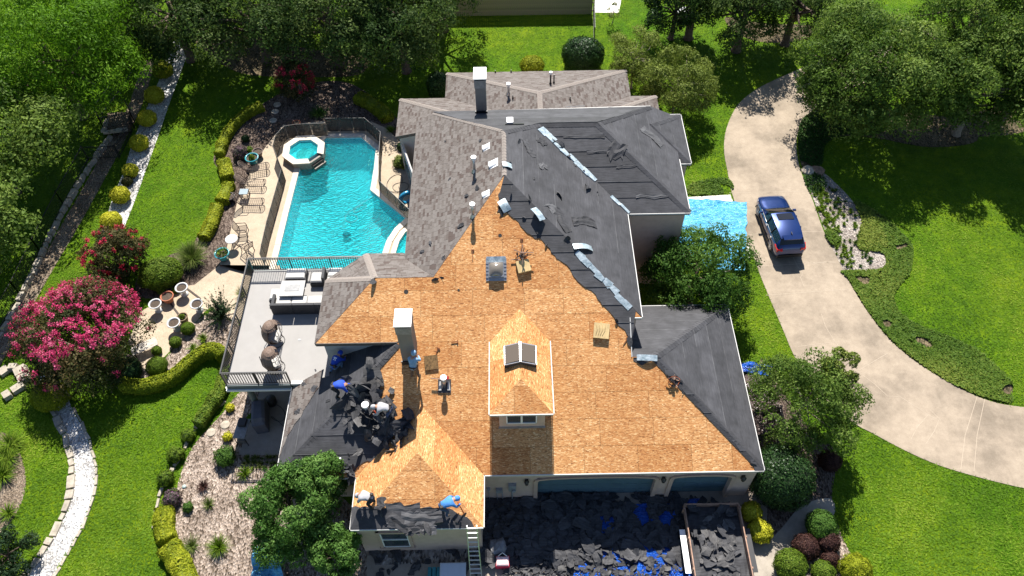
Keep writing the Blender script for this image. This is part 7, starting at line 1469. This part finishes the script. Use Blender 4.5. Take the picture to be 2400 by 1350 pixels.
tag(s.make('plastic_sack', plain('grey_plastic_sack', (.20, .20, .21), .35, var=.3)), 'crumpled grey plastic sack behind the red cooler', 'sack')
# ================================================================ roofers
def skinmesh(name, pts, edges, rad, levels=1):
    me = bpy.data.meshes.new(name); me.from_pydata([tuple(p) for p in pts], edges, []); me.update()
    o = bpy.data.objects.new(name, me); COL.objects.link(o); m = o.modifiers.new('s', 'SKIN'); m.use_smooth_shade = True; sv = me.skin_vertices[0].data
    for i, r in enumerate(rad): sv[i].radius = (r, r) if not isinstance(r, tuple) else r
    sv[0].use_root = True; s = o.modifiers.new('d', 'SUBSURF'); s.levels = levels; s.render_levels = levels
    dg = bpy.context.evaluated_depsgraph_get(); dg.update(); out = bpy.data.meshes.new_from_object(o.evaluated_get(dg)); bpy.data.objects.remove(o); bpy.data.meshes.remove(me); return out
def segd(c, p, q):
    d = q - p; t = max(0.0, min(1.0, (c - p).dot(d) / max(1e-6, d.length_squared))); return (c - (p + d * t)).length
def person(label, M, J, mats, hooded=True, logo=False, cap=None):
    """J: joints in metres in the person's own frame (x right, y forward, z up)"""
    root = empty('person', (0, 0, 0), label, 'person'); g = lambda k: Vector(J[k]); names = ['pelvis', 'waist', 'chest', 'neck', 'head']; pts = [g(k) for k in names]; rad = [.155, .15, .175, .075, .10]; E_ = [(0, 1), (1, 2), (2, 3), (3, 4)]; bone = {}; part = ['shirt', 'shirt', 'shirt', 'skin', 'head']
    def add(p, r, par, kind): pts.append(Vector(p)); rad.append(r); part.append(kind); E_.append((par, len(pts) - 1)); return len(pts) - 1
    hd = g('head') + (g('head') - g('neck')).normalized() * .13; add(hd, .085, 4, 'head')
    for s in 'LR':
        sh = add(g('sh' + s), .088, 2, 'shirt'); el = add(g('el' + s), .058, sh, 'shirt'); wr = add(g('wr' + s), .042, el, 'shirt'); hv = (g('wr' + s) - g('el' + s)).normalized(); pm = add(g('wr' + s) + hv * .07, .042, wr, 'skin')
        hp = add(g('hp' + s), .12, 0, 'jeans'); kn = add(g('kn' + s), .082, hp, 'jeans'); an = add(g('an' + s), .055, kn, 'jeans'); ft = Vector(g('toe' + s)); add(ft, .045, an, 'boot')
    me = skinmesh('body', pts, E_, rad); me.materials.clear()
    for k in ('shirt', 'jeans', 'skin', 'boot', 'head'): me.materials.append(mats[k])
    ks = ['shirt', 'jeans', 'skin', 'boot', 'head']; mi = []
    for pl in me.polygons:
        c = pl.center; best = min((segd(c, pts[a], pts[b_]) / ((rad[a] + rad[b_]) / 2), part[b_]) for a, b_ in E_)
        mi.append(ks.index(best[1]))
    bm = bmesh.new(); bm.from_mesh(me)
    for f_, m_ in zip(bm.faces, mi): f_.material_index = m_
    for s in 'LR':                                    # five separate bent fingers on each hand
        hv = (g('wr' + s) - g('el' + s)).normalized(); sd_ = hv.orthogonal().normalized(); pv = hv.cross(sd_); sgn = 1 if s == 'R' else -1; p0 = g('wr' + s) + hv * .09
        for k, (o_, l_) in enumerate(((-.036, .065), (-.013, .08), (.011, .085), (.033, .075), (.05, .05))):
            a_ = p0 + sd_ * o_ * (1 if k < 4 else .9) - (hv * .05 if k == 4 else Vector()); q1 = a_ + hv * l_ * .5 + (sd_ * .03 if k == 4 else Vector()); q2 = q1 + (hv * .35 - pv * .6) * l_ * .6; fb = B(); fb.path([a_, q1, q2], [.010, .0095, .007], 6)
            o = [bm.verts.new(v) for v in fb.v]
            for f_ in fb.f:
                try: nf = bm.faces.new([o[i] for i in f_]); nf.material_index = 2; nf.smooth = True
                except ValueError: pass
    bm.to_mesh(me); bm.free(); obj('body', me, root)
    up = (g('head') - g('neck')).normalized(); fw = Vector(J.get('look', (0, 1, 0))); fw = (fw - up * fw.dot(up)).normalized(); sx = fw.cross(up); R3 = Matrix((sx, fw, up)).transposed().to_4x4(); MH = Matrix.Translation(g('head') + up * .07) @ R3
    s = B(); s.lathe((0, 0, 0), [(.06, -.13), (.105, -.08), (.125, 0), (.115, .07), (.07, .125), (0, .14)], 14)
    for v in s.v:
        if v.y > .05 and v.z < .06: v.y *= .72         # opening of the hood or cap round the face
    s.make('hood' if hooded else 'hair', mats['hat'], root, MH)
    s = B(); s.lathe((0, .035, -.025), [(.05, -.10), (.08, -.05), (.088, .0), (.07, .06), (0, .09)], 12); s.box((0, .125, -.03), (.025, .035, .04)); s.make('face', mats['skin'], root, MH)
    s = B()
    for x in (-.032, .032): s.box((x, .118, .005), (.022, .012, .012))
    s.box((0, .112, -.075), (.04, .012, .01)); s.make('facial_features', DARK, root, MH)
    pv_ = g('pelvis').lerp(g('waist'), .45); ax = (g('waist') - g('pelvis')).normalized(); xx = ax.orthogonal().normalized(); yy = ax.cross(xx); s = B(); s.path([pv_ + (xx * cos(t) + yy * sin(t)) * .172 for t in [2 * pi * k / 14 for k in range(14)]], .03, 5, closed=True); s.box(pv_ + xx * .19, (.1, .12, .16)); s.make('tool_belt', BOOT, root)
    if cap:
        s = B(); s.add([(-.09, .08, .06), (.09, .08, .06), (.07, .19, .045), (-.07, .19, .045), (-.09, .08, .05), (.09, .08, .05), (.07, .19, .035), (-.07, .19, .035)], [(0, 1, 2, 3), (7, 6, 5, 4), (2, 6, 7, 3), (0, 3, 7, 4), (1, 5, 6, 2)]); s.make('cap_peak', mats['hat'], root, MH)
    if logo:
        d = (g('chest') - g('waist')).normalized(); c = g('waist').lerp(g('chest'), .75); bk = Vector(logo).normalized(); bk = (bk - d * bk.dot(d)).normalized(); x = d.cross(bk); s = B(); k0 = c + bk * .175
        for (a0, b0, a1, b1) in ((-.09, .05, .09, .09), (-.05, -.01, .05, .03), (-.07, -.07, -.03, -.02), (.03, -.07, .07, -.02)): s.add([k0 + x * a0 + d * b0, k0 + x * a1 + d * b0, k0 + x * a1 + d * b1, k0 + x * a0 + d * b1], [(0, 1, 2, 3)])
        s.make('shirt_print', CAPW, root)
    root.matrix_basis = M; return root
BLUE = plain('royal_blue_cloth', (.008, .055, .42), .8, var=.15, bmp=.3); LBLUE = plain('light_blue_cloth', (.055, .22, .55), .8, var=.15, bmp=.3); PBLUE = plain('pale_blue_cloth', (.20, .34, .50), .8, var=.15, bmp=.3); GREYT = plain('grey_cloth', (.36, .36, .38), .85, var=.15, bmp=.3); JEAN = plain('denim', (.03, .055, .13), .85, var=.25, bmp=.3); LJEAN = plain('light_denim', (.10, .17, .27), .85, var=.25, bmp=.3); BKCL = plain('dark_trousers', (.016, .017, .024), .85, var=.2, bmp=.3); BOOT = plain('work_boot', (.035, .025, .018), .7); WCAP = plain('white_cap', (.65, .65, .66), .8); BROWN = plain('brown_trousers', (.12, .08, .06), .85)
def mset(shirt, jeans, hat, head=None): return dict(shirt=shirt, jeans=jeans, skin=SKIN, boot=BOOT, head=head or hat, hat=hat)
def P_(x, y, f=F1, h=.02): return onp(x, y, f.o, f.n) + Vector((0, 0, h))
bent = dict(pelvis=(0, -.12, .86), waist=(0, .04, .97), chest=(0, .28, 1.03), neck=(0, .46, 1.02), head=(0, .55, .99), look=(0, .3, -1), shL=(-.19, .34, .99), shR=(.19, .34, .99), elL=(-.27, .45, .74), elR=(.26, .48, .74), wrL=(-.16, .62, .56), wrR=(.12, .66, .54), hpL=(-.1, -.12, .82), hpR=(.1, -.12, .82), knL=(-.14, .06, .46), knR=(.15, .10, .46), anL=(-.15, -.08, .08), anR=(.17, -.02, .08), toeL=(-.17, .10, .04), toeR=(.2, .16, .04))
deep = dict(bent, pelvis=(0, -.2, .78), waist=(0, 0, .86), chest=(0, .24, .80), neck=(0, .40, .70), head=(0, .47, .61), look=(0, .2, -1), shL=(-.19, .28, .76), shR=(.19, .28, .76), elL=(-.25, .36, .50), elR=(.25, .38, .5), wrL=(-.14, .48, .28), wrR=(.14, .5, .28), hpL=(-.1, -.2, .76), hpR=(.1, -.2, .76), knL=(-.15, .0, .42), knR=(.16, .02, .42), anL=(-.16, -.18, .08), anR=(.18, -.16, .08), toeL=(-.17, .0, .04), toeR=(.2, .02, .04))
kneel = dict(bent, pelvis=(0, -.16, .42), waist=(0, -.02, .54), chest=(0, .2, .64), neck=(0, .36, .68), head=(0, .45, .68), look=(0, .6, -.8), shL=(-.19, .26, .6), shR=(.19, .26, .6), elL=(-.27, .38, .38), elR=(.27, .4, .38), wrL=(-.12, .58, .25), wrR=(.14, .6, .25), hpL=(-.1, -.16, .4), hpR=(.1, -.16, .4), knL=(-.17, .18, .14), knR=(.2, .26, .42), anL=(-.16, -.25, .07), anR=(.2, .14, .07), toeL=(-.16, -.4, .05), toeR=(.22, .32, .04))
stand = dict(bent, pelvis=(0, -.05, .9), waist=(0, 0, 1.05), chest=(0, .12, 1.27), neck=(0, .2, 1.44), head=(0, .26, 1.52), look=(0, 1, -.4), shL=(-.19, .14, 1.34), shR=(.19, .14, 1.34), elL=(-.27, .26, 1.08), elR=(.27, .28, 1.08), wrL=(-.12, .48, 1.02), wrR=(.12, .5, 1.02), hpL=(-.1, -.05, .86), hpR=(.1, -.05, .86), knL=(-.13, .02, .48), knR=(.14, .06, .48), anL=(-.15, -.06, .08), anR=(.16, -.02, .08), toeL=(-.17, .12, .04), toeR=(.2, .16, .04))
W3f = FC['W3']
person('person in royal blue hooded shirt crouching by the upper eave at the balcony end', TR(P_(790, 866, W3f, .05), -.45), kneel, mset(BLUE, LJEAN, BLUE), True, (0, -.5, 1))
person('person in royal blue shirt bending over dark felt below the balcony wall', TR(P_(797, 925, W3f, .05), -1.35), deep, mset(BLUE, BKCL, BLUE), True)
person('person in pale blue hooded shirt standing against the chimney', TR(P_(974, 884), -.2), stand, mset(PBLUE, BROWN, PBLUE), True)
person('person in grey hooded shirt and jeans leaning on a bar beside the felt heap', TR(P_(914, 980), 1.5), bent, mset(GREYT, JEAN, GREYT), True)
person('person in grey hooded shirt stooping on the left side of the front wing', TR(onp(868, 1183, FC['FWw'].o, FC['FWw'].n) + Vector((0, 0, .03)), 1.2), deep, mset(GREYT, BKCL, GREYT), True)
pw_ = onp(1044, 1203, FC['FWs'].o, FC['FWs'].n) + Vector((0, 0, .03))
person('person in bright blue hooded shirt pushing a shovel on the front wing', TR(pw_, -1.15), bent, mset(LBLUE, JEAN, LBLUE), True)
def shovel(label, a, c, blade=True):
    a, c = Vector(a), Vector(c); root = empty('tear_off_shovel', c, label, 'shovel'); s = B(); s.cyl(a, c, .024, n=7); s.make('handle', plain('red_handle', (.40, .05, .02), .5), root); d = (c - a).normalized(); x = d.cross(Vector((0, 0, 1))).normalized(); n = x.cross(d)
    s = B(); s.add([c - x * .11 + d * -.02, c + x * .11 + d * -.02, c + x * .12 + d * .26, c - x * .12 + d * .26, c - x * .11 + n * .012, c + x * .11 + n * .012, c + x * .12 + d * .26 + n * .012, c - x * .12 + d * .26 + n * .012], [(0, 1, 2, 3), (7, 6, 5, 4), (0, 4, 5, 1), (1, 5, 6, 2), (2, 6, 7, 3), (3, 7, 4, 0)]); s.make('blade', BLACK, root)
M = TR(pw_, -1.15); shovel('shovel with a red handle pushed by the bright blue worker on the wing', M @ Vector((0, .62, .58)), onp(1088, 1206, FC['FWs'].o, FC['FWs'].n) + Vector((0, 0, .06)))
M = TR(P_(914, 980), 1.5); shovel('bar shovel held by the grey worker beside the felt heap', M @ Vector((0, .62, .62)), P_(890, 985, F1, .05))
M = TR(P_(797, 925, W3f, .05), -1.35); s = B(); s.cyl(M @ Vector((.1, .4, .28)), M @ Vector((.1, .75, .08)), .018, n=6); tag(s.make('pry_bar', BLACK), 'short pry bar in the hands of the lower royal blue worker', 'tool')
